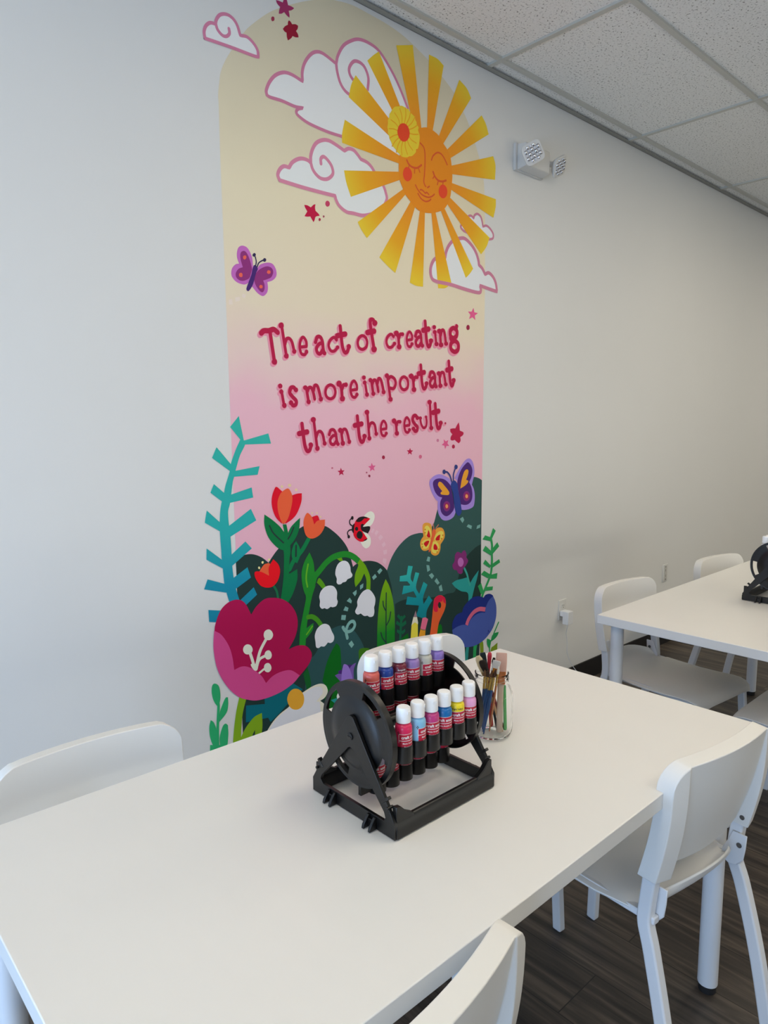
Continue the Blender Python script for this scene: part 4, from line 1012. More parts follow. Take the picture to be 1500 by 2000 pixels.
  ('F','',(0.531,0.01,0.068),3.4,0,'755,1594 752,1587 743,1584 734,1587 731,1594 734,1601 743,1604 752,1601'),
  ('SC','letter_shadow',(0.801,0.361,0.472),1.4,14.3,'810,1678 827,1671 834,1653 829,1634 812,1625 795,1631 788,1650 793,1669'),
  ('SC','letter_shadow',(0.93,0.32,0.443),2.0,19.8,'815,1683 832,1676 840,1658 835,1639 817,1630 800,1637 793,1655 799,1674'),
  ('SC','',(0.534,0.01,0.068),3.0,13.3,'819,1687 836,1680 844,1662 839,1643 821,1634 804,1641 797,1659 803,1678'),
  ('S','letter_shadow',(0.802,0.361,0.472),1.4,16.5,'851,1682 864,1666 867,1628'),
  ('S','letter_shadow',(0.803,0.361,0.473),1.5,16.5,'865,1659 873,1677 886,1680'),
  ('F','letter_shadow',(0.804,0.362,0.473),1.8,0,'867,1683 863,1674 852,1670 842,1673 837,1682 842,1690 852,1694 863,1691'),
  ('F','letter_shadow',(0.803,0.362,0.473),1.8,0,'897,1680 894,1673 886,1671 878,1673 875,1679 878,1686 886,1688 894,1686'),
  ('F','letter_shadow',(0.799,0.36,0.47),1.8,0,'883,1628 878,1620 868,1616 858,1619 854,1627 858,1636 868,1639 878,1636'),
  ('S','letter_shadow',(0.93,0.32,0.443),2.0,22.1,'856,1687 869,1671 873,1633'),
  ('S','letter_shadow',(0.93,0.32,0.443),2.1,22.2,'870,1664 878,1682 891,1685'),
  ('F','letter_shadow',(0.93,0.32,0.443),2.4,0,'876,1688 871,1678 858,1673 845,1677 840,1687 845,1697 858,1702 871,1698'),
  ('F','letter_shadow',(0.93,0.32,0.443),2.4,0,'906,1685 902,1677 891,1673 881,1676 877,1684 881,1692 891,1696 902,1693'),
  ('F','letter_shadow',(0.93,0.32,0.443),2.4,0,'891,1633 886,1623 873,1619 861,1623 856,1632 861,1642 874,1647 886,1643'),
  ('S','',(0.535,0.01,0.068),3.0,15.5,'860,1691 873,1675 877,1637'),
  ('S','',(0.535,0.01,0.069),3.1,15.5,'875,1668 883,1686 896,1689'),
  ('F','',(0.536,0.01,0.069),3.4,0,'877,1692 872,1683 862,1680 852,1683 847,1691 852,1699 862,1703 872,1700'),
  ('F','',(0.536,0.01,0.069),3.4,0,'906,1689 903,1683 896,1680 888,1682 885,1688 888,1694 896,1697 903,1695'),
  ('F','',(0.533,0.01,0.068),3.4,0,'892,1637 888,1629 878,1626 868,1629 864,1636 868,1644 878,1648 888,1645'),
  ('S','letter_shadow',(0.802,0.361,0.472),1.4,17.3,'909,1729 914,1675 919,1646 927,1632 938,1637 944,1653'),
  ('S','letter_shadow',(0.805,0.362,0.474),1.5,22.1,'895,1694 931,1701'),
  ('F','letter_shadow',(0.801,0.361,0.472),1.8,0,'957,1655 953,1648 944,1645 935,1647 932,1654 935,1662 944,1665 953,1662'),
  ('S','letter_shadow',(0.93,0.32,0.443),2.0,23.1,'914,1735 920,1680 925,1652 933,1638 944,1643 950,1659'),
  ('S','letter_shadow',(0.93,0.32,0.443),2.1,27.9,'900,1699 936,1707'),
  ('F','letter_shadow',(0.93,0.32,0.443),2.4,0,'966,1661 961,1652 950,1648 939,1651 934,1660 939,1669 950,1673 961,1669'),
  ('S','',(0.535,0.01,0.068),3.0,16.3,'919,1739 924,1684 929,1656 937,1642 948,1647 954,1663'),
  ('S','',(0.537,0.01,0.069),3.1,21.1,'904,1703 940,1711'),
  ('F','',(0.534,0.01,0.068),3.4,0,'966,1665 963,1658 954,1655 946,1657 942,1664 946,1671 954,1674 963,1671'),
  ('S','letter_shadow',(0.803,0.361,0.473),1.4,16.9,'962,1684 970,1702 985,1703 994,1686 998,1659 1002,1645'),
  ('S','letter_shadow',(0.802,0.361,0.472),1.5,16.8,'995,1681 979,1678 966,1662 970,1645 983,1642 997,1659'),
  ('F','letter_shadow',(0.8,0.36,0.471),1.8,0,'1014,1644 1011,1638 1003,1635 994,1638 991,1644 994,1650 1003,1653 1011,1651'),
  ('F','letter_shadow',(0.804,0.362,0.473),1.8,0,'972,1684 969,1679 962,1676 955,1678 952,1683 955,1689 962,1691 969,1689'),
  ('S','letter_shadow',(0.93,0.32,0.443),2.0,22.8,'968,1689 976,1708 991,1708 1000,1691 1003,1665 1008,1651'),
  ('S','letter_shadow',(0.93,0.32,0.443),2.1,22.7,'1001,1686 985,1684 971,1667 975,1651 989,1648 1002,1664'),
  ('F','letter_shadow',(0.93,0.32,0.443),2.4,0,'1023,1650 1019,1642 1008,1638 998,1641 994,1649 998,1657 1008,1661 1019,1658'),
  ('F','letter_shadow',(0.93,0.32,0.443),2.4,0,'981,1690 977,1682 968,1679 959,1682 955,1689 959,1696 968,1699 977,1697'),
  ('S','',(0.536,0.01,0.069),3.0,15.8,'972,1693 980,1712 996,1712 1005,1696 1008,1669 1013,1655'),
  ('S','',(0.535,0.01,0.068),3.1,15.7,'1005,1691 989,1688 976,1671 980,1655 994,1652 1007,1668'),
  ('F','',(0.534,0.01,0.068),3.4,0,'1024,1654 1021,1648 1013,1645 1005,1647 1002,1653 1005,1659 1013,1662 1021,1660'),
  ('F','',(0.536,0.01,0.069),3.4,0,'981,1694 979,1688 972,1686 966,1688 963,1693 966,1698 972,1700 979,1699'),
  ('S','letter_shadow',(0.802,0.361,0.472),1.4,15.6,'1024,1699 1030,1648'),
  ('S','letter_shadow',(0.803,0.362,0.473),1.5,15.7,'1027,1683 1036,1703 1049,1704 1058,1684 1064,1656'),
  ('F','letter_shadow',(0.805,0.362,0.474),1.8,0,'1034,1701 1030,1693 1020,1689 1010,1692 1006,1700 1010,1707 1020,1711 1029,1708'),
  ('F','letter_shadow',(0.8,0.36,0.471),1.8,0,'1044,1648 1040,1641 1030,1637 1020,1640 1016,1648 1020,1655 1030,1659 1040,1656'),
  ('F','letter_shadow',(0.801,0.36,0.471),1.8,0,'1077,1655 1073,1648 1064,1645 1056,1648 1052,1654 1056,1661 1064,1664 1073,1662'),
  ('S','letter_shadow',(0.93,0.32,0.443),2.0,21.7,'1030,1704 1036,1653'),
  ('S','letter_shadow',(0.93,0.32,0.443),2.1,21.7,'1032,1689 1041,1708 1055,1709 1064,1689 1070,1661'),
  ('F','letter_shadow',(0.93,0.32,0.443),2.4,0,'1043,1706 1038,1697 1026,1692 1014,1696 1009,1705 1013,1714 1025,1719 1038,1715'),
  ('F','letter_shadow',(0.93,0.32,0.443),2.4,0,'1053,1654 1048,1644 1036,1640 1024,1644 1019,1653 1024,1662 1036,1667 1048,1663'),
  ('F','letter_shadow',(0.93,0.32,0.443),2.4,0,'1086,1661 1082,1652 1070,1648 1059,1651 1055,1660 1059,1668 1070,1672 1081,1669'),
  ('S','',(0.535,0.01,0.069),3.0,14.6,'1034,1709 1040,1658'),
  ('S','',(0.536,0.01,0.069),3.1,14.6,'1037,1693 1046,1713 1060,1713 1068,1693 1074,1666'),
  ('F','',(0.537,0.01,0.069),3.4,0,'1043,1710 1039,1703 1030,1700 1021,1702 1017,1709 1021,1716 1030,1720 1039,1717'),
  ('F','',(0.534,0.01,0.068),3.4,0,'1054,1658 1050,1651 1040,1647 1031,1650 1027,1657 1031,1664 1040,1668 1050,1665'),
  ('F','',(0.534,0.01,0.068),3.4,0,'1087,1665 1083,1658 1075,1655 1067,1658 1063,1664 1066,1671 1075,1674 1083,1671'),
  ('S','letter_shadow',(0.803,0.361,0.473),1.4,18.8,'1083,1754 1089,1696 1094,1666 1102,1651 1111,1656 1116,1673'),
  ('S','letter_shadow',(0.806,0.363,0.475),1.5,24.0,'1072,1716 1103,1724'),
  ('F','letter_shadow',(0.802,0.361,0.472),1.8,0,'1130,1675 1126,1667 1116,1664 1106,1666 1102,1674 1106,1681 1116,1685 1126,1682'),
  ('S','letter_shadow',(0.93,0.32,0.443),2.0,25.0,'1089,1759 1095,1702 1100,1671 1108,1656 1117,1661 1122,1678'),
  ('S','letter_shadow',(0.93,0.321,0.443),2.1,30.2,'1077,1722 1109,1730'),
  ('F','letter_shadow',(0.93,0.32,0.443),2.4,0,'1140,1680 1135,1671 1122,1667 1110,1670 1105,1679 1110,1689 1122,1693 1134,1690'),
  ('S','',(0.536,0.01,0.069),3.0,17.7,'1094,1764 1100,1706 1105,1676 1113,1660 1122,1666 1127,1683'),
  ('S','',(0.538,0.01,0.069),3.1,22.9,'1082,1726 1114,1734'),
  ('F','',(0.535,0.01,0.069),3.4,0,'1140,1685 1136,1677 1127,1674 1117,1677 1113,1684 1117,1691 1127,1694 1136,1692'),
 ]),
 ('lettering', 'dark red hand painted words than the result', [
  ('S','letter_shadow',(0.781,0.351,0.46),1.4,16.2,'289,1489 296,1433 302,1403 311,1388 322,1393 328,1409'),
  ('S','letter_shadow',(0.784,0.353,0.462),1.5,20.7,'276,1453 312,1460'),
  ('F','letter_shadow',(0.78,0.351,0.459),1.8,0,'339,1410 336,1403 328,1400 320,1404 317,1411 320,1418 328,1421 336,1418'),
  ('S','letter_shadow',(0.93,0.319,0.441),2.0,20.9,'294,1494 301,1438 307,1408 315,1393 327,1397 332,1414'),
  ('S','letter_shadow',(0.93,0.319,0.441),2.1,25.4,'280,1458 317,1464'),
  ('F','letter_shadow',(0.93,0.318,0.441),2.4,0,'346,1415 342,1406 332,1403 322,1407 319,1415 323,1424 333,1428 342,1424'),
  ('S','',(0.521,0.01,0.067),3.0,15.4,'297,1497 304,1441 310,1411 319,1396 330,1400 336,1417'),
  ('S','',(0.523,0.01,0.067),3.1,19.9,'283,1461 320,1467'),
  ('F','',(0.52,0.01,0.067),3.4,0,'346,1418 343,1411 335,1409 328,1412 325,1419 328,1426 336,1428 343,1425'),
  ('S','letter_shadow',(0.784,0.353,0.461),1.4,13.4,'343,1501 358,1397'),
  ('S','letter_shadow',(0.783,0.352,0.461),1.5,13.4,'353,1434 360,1455 372,1460 384,1448 391,1417'),
  ('F','letter_shadow',(0.789,0.355,0.464),1.8,0,'354,1503 350,1496 341,1492 333,1496 329,1504 333,1511 342,1515 350,1511'),
  ('F','letter_shadow',(0.779,0.351,0.459),1.8,0,'369,1397 365,1390 357,1387 350,1390 347,1398 350,1405 358,1407 366,1404'),
  ('F','letter_shadow',(0.781,0.351,0.46),1.8,0,'402,1414 399,1408 392,1406 385,1409 382,1415 385,1421 392,1424 399,1421'),
  ('S','letter_shadow',(0.93,0.319,0.441),2.0,18.2,'348,1506 362,1402'),
  ('S','letter_shadow',(0.93,0.319,0.441),2.1,18.2,'357,1439 364,1460 376,1465 388,1453 396,1421'),
  ('F','letter_shadow',(0.93,0.319,0.441),2.4,0,'360,1508 356,1499 345,1495 335,1499 331,1508 336,1517 346,1521 356,1517'),
  ('F','letter_shadow',(0.93,0.318,0.44),2.4,0,'376,1401 371,1393 362,1389 352,1393 349,1402 353,1411 362,1414 372,1410'),
  ('F','letter_shadow',(0.93,0.319,0.441),2.4,0,'409,1419 405,1411 396,1408 388,1412 384,1420 388,1427 397,1431 406,1427'),
  ('S','',(0.523,0.01,0.067),3.0,12.6,'351,1509 365,1405'),
  ('S','',(0.522,0.01,0.067),3.1,12.6,'360,1442 368,1463 380,1468 392,1456 399,1425'),
  ('F','',(0.526,0.01,0.067),3.4,0,'361,1511 357,1504 349,1501 341,1504 337,1511 341,1519 349,1522 358,1519'),
  ('F','',(0.519,0.01,0.067),3.4,0,'376,1405 373,1398 365,1395 358,1398 355,1405 358,1412 366,1415 373,1412'),
  ('F','',(0.521,0.01,0.067),3.4,0,'410,1422 407,1416 400,1414 393,1417 391,1423 393,1429 400,1431 407,1429'),
  ('S','letter_shadow',(0.783,0.352,0.461),1.4,13.9,'415,1448 422,1464 438,1464 447,1448 450,1425 456,1412'),
  ('S','letter_shadow',(0.782,0.352,0.46),1.5,13.8,'447,1444 432,1442 419,1428 423,1413 437,1410 450,1424'),
  ('F','letter_shadow',(0.78,0.351,0.459),1.8,0,'465,1411 462,1405 456,1403 449,1405 447,1411 450,1417 456,1419 462,1416'),
  ('F','letter_shadow',(0.784,0.353,0.461),1.8,0,'422,1447 420,1443 415,1441 409,1443 407,1448 410,1452 415,1454 420,1452'),
  ('S','letter_shadow',(0.93,0.319,0.441),2.0,18.8,'419,1452 427,1468 442,1468 451,1453 455,1429 460,1417'),
  ('S','letter_shadow',(0.93,0.319,0.441),2.1,18.6,'452,1449 436,1447 423,1432 428,1418 441,1414 454,1429'),
  ('F','letter_shadow',(0.93,0.319,0.441),2.4,0,'472,1415 468,1408 460,1405 452,1408 449,1416 452,1423 461,1426 469,1422'),
  ('F','letter_shadow',(0.93,0.319,0.441),2.4,0,'429,1452 426,1446 419,1443 412,1446 409,1452 412,1459 419,1461 426,1458'),
  ('S','',(0.522,0.01,0.067),3.0,13.0,'423,1456 431,1472 446,1472 455,1457 459,1433 464,1420'),
  ('S','',(0.521,0.01,0.067),3.1,12.9,'456,1452 440,1450 427,1436 431,1421 445,1418 458,1432'),
  ('F','',(0.52,0.01,0.067),3.4,0,'473,1419 470,1413 464,1411 458,1414 455,1419 458,1424 464,1426 470,1424'),
  ('F','',(0.523,0.01,0.067),3.4,0,'430,1455 428,1451 423,1449 418,1451 416,1456 418,1460 423,1462 428,1460'),
  ('S','letter_shadow',(0.783,0.352,0.461),1.4,13.7,'473,1462 481,1413'),
  ('S','letter_shadow',(0.784,0.353,0.461),1.5,13.7,'476,1447 484,1465 497,1465 506,1446 512,1419'),
  ('F','letter_shadow',(0.785,0.353,0.462),1.8,0,'480,1463 477,1456 469,1453 461,1456 458,1463 461,1470 469,1473 477,1470'),
  ('F','letter_shadow',(0.781,0.351,0.46),1.8,0,'492,1412 489,1405 481,1403 472,1406 469,1413 473,1420 481,1423 489,1420'),
  ('F','letter_shadow',(0.781,0.352,0.46),1.8,0,'523,1418 520,1411 513,1409 506,1412 503,1418 506,1425 513,1427 520,1424'),
  ('S','letter_shadow',(0.93,0.319,0.441),2.0,18.7,'478,1466 485,1417'),
  ('S','letter_shadow',(0.93,0.319,0.441),2.1,18.7,'481,1451 488,1470 501,1470 510,1450 517,1424'),
  ('F','letter_shadow',(0.93,0.319,0.441),2.4,0,'487,1467 483,1459 473,1455 464,1459 460,1468 464,1476 474,1480 484,1476'),
  ('F','letter_shadow',(0.93,0.319,0.441),2.4,0,'499,1417 495,1408 485,1405 475,1409 471,1418 476,1426 486,1430 495,1426'),
  ('F','letter_shadow',(0.93,0.319,0.441),2.4,0,'531,1422 527,1414 518,1411 509,1415 505,1423 509,1431 518,1434 527,1430'),
  ('S','',(0.522,0.01,0.067),3.0,12.8,'481,1470 489,1421'),
  ('S','',(0.523,0.01,0.067),3.1,12.8,'484,1455 492,1473 505,1473 514,1454 521,1427'),
  ('F','',(0.524,0.01,0.067),3.4,0,'488,1471 485,1464 477,1461 469,1464 466,1471 470,1478 477,1481 485,1478'),
  ('F','',(0.521,0.01,0.067),3.4,0,'500,1421 497,1414 489,1411 481,1414 478,1421 481,1428 489,1431 497,1428'),
  ('F','',(0.521,0.01,0.067),3.4,0,'531,1426 528,1420 521,1417 514,1420 512,1426 515,1432 522,1435 529,1432'),
  ('S','letter_shadow',(0.784,0.353,0.461),1.4,16.8,'556,1516 561,1460 567,1430 575,1415 586,1420 591,1437'),
  ('S','letter_shadow',(0.787,0.354,0.463),1.5,21.5,'542,1480 577,1487'),
  ('F','letter_shadow',(0.783,0.352,0.461),1.8,0,'603,1438 600,1430 591,1428 583,1431 579,1438 583,1445 592,1448 600,1445'),
  ('S','letter_shadow',(0.93,0.319,0.441),2.0,22.0,'560,1521 566,1465 572,1435 580,1420 591,1425 596,1441'),
  ('S','letter_shadow',(0.93,0.319,0.441),2.1,26.7,'547,1485 582,1491'),
  ('F','letter_shadow',(0.93,0.319,0.441),2.4,0,'611,1442 607,1434 596,1430 586,1434 582,1443 586,1452 596,1455 607,1451'),
  ('S','',(0.523,0.01,0.067),3.0,15.9,'564,1525 570,1469 575,1439 584,1424 594,1428 600,1445'),
  ('S','',(0.525,0.01,0.067),3.1,20.6,'550,1489 586,1495'),
  ('F','',(0.522,0.01,0.067),3.4,0,'612,1446 608,1439 600,1436 592,1439 589,1446 592,1453 600,1456 608,1453'),
  ('S','letter_shadow',(0.787,0.354,0.463),1.4,13.6,'608,1530 617,1429'),
  ('S','letter_shadow',(0.786,0.354,0.463),1.5,13.7,'614,1465 622,1485 635,1491 647,1479 653,1448'),
  ('F','letter_shadow',(0.791,0.356,0.466),1.8,0,'619,1532 615,1525 606,1521 597,1525 593,1532 597,1540 606,1543 615,1540'),
  ('F','letter_shadow',(0.782,0.352,0.461),1.8,0,'629,1429 625,1422 617,1419 609,1422 606,1429 609,1436 617,1439 625,1436'),
  ('F','letter_shadow',(0.784,0.353,0.461),1.8,0,'665,1446 662,1440 654,1438 647,1440 644,1447 647,1453 654,1455 662,1453'),
  ('S','letter_shadow',(0.93,0.319,0.441),2.0,18.9,'612,1535 622,1434'),
  ('S','letter_shadow',(0.93,0.319,0.441),2.1,19.0,'619,1470 627,1490 640,1496 652,1484 658,1453'),
  ('F','letter_shadow',(0.93,0.319,0.442),2.4,0,'626,1537 622,1528 611,1524 600,1528 595,1537 600,1546 611,1550 622,1547'),
  ('F','letter_shadow',(0.93,0.319,0.441),2.4,0,'636,1434 632,1425 622,1422 612,1425 608,1434 612,1443 622,1446 632,1442'),
  ('F','letter_shadow',(0.93,0.319,0.441),2.4,0,'673,1451 669,1443 659,1440 650,1443 646,1451 650,1459 659,1462 669,1459'),
  ('S','',(0.525,0.01,0.067),3.0,12.7,'616,1539 626,1437'),
  ('S','',(0.524,0.01,0.067),3.1,12.8,'622,1474 631,1494 644,1499 656,1488 662,1457'),
  ('F','',(0.528,0.01,0.068),3.4,0,'627,1541 623,1533 614,1530 606,1533 602,1541 606,1548 615,1551 623,1548'),
  ('F','',(0.522,0.01,0.067),3.4,0,'637,1437 634,1431 626,1428 618,1431 615,1438 618,1444 626,1447 634,1444'),
  ('F','',(0.523,0.01,0.067),3.4,0,'673,1455 670,1449 663,1446 656,1449 653,1455 656,1461 663,1463 670,1461'),
  ('S','letter_shadow',(0.785,0.353,0.462),1.4,12.6,'682,1464 710,1466! 708,1484 695,1497 683,1485 679,1462 686,1442 700,1437 710,1448'),
  ('F','letter_shadow',(0.784,0.353,0.462),1.8,0,'718,1447 715,1442 709,1440 702,1442 700,1448 703,1453 709,1455 716,1453'),
  ('S','letter_shadow',(0.93,0.319,0.441),2.0,18.0,'687,1469 715,1471! 713,1489 700,1502 688,1490 684,1467 691,1447 705,1442 715,1452'),
  ('F','letter_shadow',(0.93,0.319,0.441),2.4,0,'726,1452 723,1445 714,1442 706,1445 702,1453 706,1460 714,1463 723,1459'),
  ('S','',(0.524,0.01,0.067),3.0,11.7,'691,1472 719,1475! 717,1493 704,1506 692,1494 688,1471 695,1450 709,1446 719,1456'),
  ('F','',(0.523,0.01,0.067),3.4,0,'727,1456 724,1451 718,1449 712,1451 709,1456 712,1461 718,1463 724,1461'),
  ('S','letter_shadow',(0.786,0.354,0.463),1.4,15.0,'751,1497 764,1482 768,1446'),
  ('S','letter_shadow',(0.787,0.354,0.464),1.5,15.1,'765,1475 773,1492 786,1494'),
  ('F','letter_shadow',(0.788,0.355,0.464),1.8,0,'766,1497 762,1489 753,1486 743,1489 739,1497 743,1505 753,1509 762,1505'),
  ('F','letter_shadow',(0.788,0.355,0.464),1.8,0,'796,1494 793,1488 786,1485 779,1488 776,1494 779,1500 786,1502 793,1500'),
  ('F','letter_shadow',(0.784,0.353,0.462),1.8,0,'781,1446 778,1439 768,1436 759,1439 755,1447 759,1454 768,1457 778,1454'),
  ('S','letter_shadow',(0.93,0.319,0.441),2.0,20.6,'757,1502 769,1487 773,1451'),
  ('S','letter_shadow',(0.93,0.319,0.441),2.1,20.6,'771,1480 778,1497 791,1499'),
  ('F','letter_shadow',(0.93,0.319,0.441),2.4,0,'775,1502 770,1493 758,1489 746,1493 741,1502 746,1512 758,1516 770,1512'),
  ('F','letter_shadow',(0.93,0.319,0.441),2.4,0,'804,1499 800,1491 791,1488 782,1491 778,1499 782,1506 791,1510 800,1506'),
  ('F','letter_shadow',(0.93,0.319,0.441),2.4,0,'790,1451 785,1442 774,1438 762,1442 758,1452 762,1461 774,1465 785,1460'),
  ('S','',(0.524,0.01,0.067),3.0,14.1,'761,1506 773,1491 777,1455'),
  ('S','',(0.525,0.01,0.067),3.1,14.1,'775,1484 782,1501 795,1503'),
  ('F','',(0.526,0.01,0.067),3.4,0,'775,1506 771,1498 762,1495 753,1498 749,1506 753,1514 762,1517 771,1514'),
  ('F','',(0.525,0.01,0.067),3.4,0,'805,1503 802,1497 795,1495 788,1497 786,1503 788,1508 795,1510 802,1508'),
  ('F','',(0.523,0.01,0.067),3.4,0,'790,1455 787,1448 778,1445 769,1448 765,1455 769,1462 778,1465 787,1462'),
  ('S','letter_shadow',(0.787,0.354,0.463),1.4,13.1,'814,1476 842,1479! 840,1497 827,1511 814,1499 811,1475 818,1454 832,1450 842,1460'),
  ('F','letter_shadow',(0.785,0.353,0.462),1.8,0,'851,1460 848,1454 841,1452 834,1454 831,1460 834,1466 841,1468 848,1465'),
  ('S','letter_shadow',(0.93,0.319,0.441),2.0,18.8,'819,1481 847,1484! 845,1502 832,1516 820,1504 816,1480 823,1459 837,1455 847,1465'),
  ('F','letter_shadow',(0.93,0.319,0.441),2.4,0,'859,1465 856,1457 847,1455 838,1458 834,1465 838,1472 847,1475 856,1472'),
  ('S','',(0.525,0.01,0.067),3.0,12.1,'823,1485 851,1488! 850,1506 836,1520 824,1507 821,1484 828,1463 842,1458 852,1469'),
  ('F','',(0.524,0.01,0.067),3.4,0,'860,1469 857,1463 851,1461 844,1464 842,1469 844,1474 851,1476 857,1474'),
  ('S','letter_shadow',(0.787,0.354,0.463),1.4,17.4,'888,1508 878,1519 866,1516 861,1500 874,1483 888,1471 886,1457 874,1454 866,1464'),
  ('F','letter_shadow',(0.789,0.355,0.465),1.8,0,'900,1510 896,1503 888,1500 880,1503 876,1510 880,1516 888,1519 896,1516'),
  ('F','letter_shadow',(0.786,0.354,0.462),1.8,0,'877,1464 873,1457 865,1455 857,1458 853,1464 857,1471 865,1474 873,1471'),
  ('S','letter_shadow',(0.93,0.319,0.441),2.0,23.1,'894,1513 883,1524 871,1521 866,1505 879,1489 894,1476 892,1462 880,1459 871,1469'),
  ('F','letter_shadow',(0.93,0.319,0.442),2.4,0,'909,1515 904,1506 894,1503 883,1506 879,1515 883,1523 894,1527 904,1523'),
  ('F','letter_shadow',(0.93,0.319,0.441),2.4,0,'885,1469 881,1461 870,1457 860,1461 856,1469 860,1478 870,1481 881,1478'),
  ('S','',(0.525,0.01,0.067),3.0,16.4,'898,1517 888,1528 875,1525 870,1509 883,1492 898,1480 896,1466 884,1463 875,1473'),
  ('F','',(0.526,0.01,0.067),3.4,0,'909,1519 906,1512 898,1510 890,1512 887,1519 890,1525 898,1528 906,1525'),
  ('F','',(0.524,0.01,0.067),3.4,0,'886,1473 883,1467 875,1464 867,1467 863,1473 867,1479 875,1482 883,1479'),
  ('S','letter_shadow',(0.788,0.354,0.464),1.4,12.8,'905,1507 912,1482 926,1467 941,1474 945,1492 942,1513'),
  ('F','letter_shadow',(0.789,0.355,0.465),1.8,0,'916,1508 913,1502 906,1500 899,1502 896,1508 899,1514 906,1516 913,1514'),
  ('F','letter_shadow',(0.79,0.355,0.465),1.8,0,'949,1513 947,1509 941,1507 935,1509 932,1513 935,1518 941,1520 947,1518'),
  ('S','letter_shadow',(0.93,0.319,0.441),2.0,18.7,'911,1513 918,1487 932,1473 947,1479 951,1497 947,1518'),
  ('F','letter_shadow',(0.93,0.319,0.442),2.4,0,'925,1513 921,1506 912,1502 902,1506 898,1513 902,1521 912,1524 921,1521'),
  ('F','letter_shadow',(0.93,0.319,0.442),2.4,0,'958,1519 955,1512 946,1509 938,1512 935,1519 938,1525 946,1528 955,1525'),
  ('S','',(0.525,0.01,0.067),3.0,11.7,'915,1516 922,1491 936,1476 951,1483 955,1501 952,1522'),
  ('F','',(0.526,0.01,0.067),3.4,0,'926,1517 923,1512 916,1509 909,1512 906,1517 909,1523 916,1525 923,1523'),
  ('F','',(0.527,0.01,0.067),3.4,0,'959,1523 957,1518 951,1516 945,1518 943,1523 945,1527 951,1529 956,1527'),
  ('S','letter_shadow',(0.79,0.356,0.465),1.4,15.4,'965,1575 973,1466'),
  ('F','letter_shadow',(0.795,0.358,0.468),1.8,0,'977,1577 973,1569 963,1565 953,1568 949,1576 953,1584 963,1587 973,1584'),
  ('F','letter_shadow',(0.786,0.354,0.463),1.8,0,'987,1466 983,1459 974,1456 964,1459 960,1466 964,1474 974,1477 983,1474'),
  ('S','letter_shadow',(0.93,0.319,0.442),2.0,21.3,'971,1580 979,1471'),
  ('F','letter_shadow',(0.93,0.32,0.442),2.4,0,'986,1582 981,1572 969,1568 956,1572 951,1581 956,1591 968,1595 981,1592'),
  ('F','letter_shadow',(0.93,0.319,0.441),2.4,0,'996,1471 991,1462 980,1458 968,1462 963,1472 968,1481 979,1485 991,1481'),
  ('S','',(0.527,0.01,0.067),3.0,14.3,'975,1584 983,1475'),
  ('F','',(0.53,0.01,0.068),3.4,0,'987,1586 983,1578 973,1575 963,1578 959,1585 963,1593 973,1596 983,1593'),
  ('F','',(0.524,0.01,0.067),3.4,0,'997,1475 993,1468 984,1465 975,1468 971,1475 975,1483 984,1485 993,1482'),
  ('S','letter_shadow',(0.788,0.355,0.464),1.4,18.8,'998,1570 1003,1511 1008,1480 1016,1464 1027,1469 1033,1486'),
  ('S','letter_shadow',(0.791,0.356,0.466),1.5,24.0,'984,1532 1020,1539'),
  ('F','letter_shadow',(0.788,0.354,0.464),1.8,0,'1047,1488 1043,1480 1033,1477 1024,1480 1019,1488 1023,1495 1033,1498 1043,1495'),
  ('S','letter_shadow',(0.93,0.319,0.441),2.0,24.9,'1004,1575 1009,1516 1014,1485 1022,1469 1033,1474 1039,1492'),
  ('S','letter_shadow',(0.93,0.319,0.442),2.1,30.1,'989,1537 1026,1544'),
  ('F','letter_shadow',(0.93,0.319,0.441),2.4,0,'1057,1493 1051,1483 1039,1480 1027,1484 1022,1493 1027,1502 1039,1506 1051,1502'),
  ('S','',(0.526,0.01,0.067),3.0,17.7,'1008,1579 1014,1520 1019,1489 1027,1473 1038,1478 1044,1496'),
  ('S','',(0.528,0.01,0.068),3.1,23.0,'994,1541 1030,1548'),
  ('F','',(0.525,0.01,0.067),3.4,0,'1057,1497 1053,1490 1044,1487 1034,1490 1030,1497 1034,1504 1044,1507 1053,1504'),
  ('F','letter_shadow',(0.787,0.354,0.464),1.8,0,'1070,1486 1068,1482 1064,1481 1059,1482 1057,1486 1059,1489 1064,1491 1068,1489'),
  ('F','letter_shadow',(0.93,0.319,0.441),2.4,0,'1079,1491 1077,1486 1070,1483 1063,1486 1060,1491 1063,1496 1070,1499 1077,1496'),
  ('F','',(0.525,0.01,0.067),3.4,0,'1080,1495 1078,1492 1074,1490 1070,1492 1068,1495 1070,1498 1074,1500 1078,1498'),
 ]),
 ('painted_fern', 'tall teal fern at the left edge of the arch', [
  ('F','','FERN',4,0,'48,1442! 54,1427 32,1389 14,1341 7,1318 0,1296 -12,1230 -21,1199 -19,1149 -15,1113 -13,1041 -14,1034 -13,1019 -8,966 0,924 17,868! -26,876! -38,920 -45,952 -49,1006 -51,1039 -52,1025 -52,1060 -55,1135 -52,1195 -45,1232 -37,1253 -27,1291 -10,1335 -3,1366 17,1411 36,1445!'),
  ('F','frond#430,62 34','FERN',4.2,0,'33,1525! -2,1488! 38,1442! 50,1440!'),
  ('F','frond#718,232 7','FERN',4.2,0,'150,1464! 160,1428! 45,1427! 46,1440!'),
  ('F','frond#213,368 1','FERN',4.2,0,'-56,1421! -74,1386! -6,1337! 1,1356!'),
  ('F','frond#633,552 6','FERN',4.2,0,'110,1350! 101,1320! 3,1318! 10,1338!'),
  ('F','frond#187,728 1','FERN',4.2,0,'-71,1298! -85,1270! -39,1234! -32,1264!'),
  ('F','frond#555,760 5','FERN',4.2,0,'75,1277! 80,1241! -18,1229! -11,1257!'),
  ('F','frond#118,985 9','FERN',4.2,0,'-101,1211! -110,1171! -49,1132! -50,1163!'),
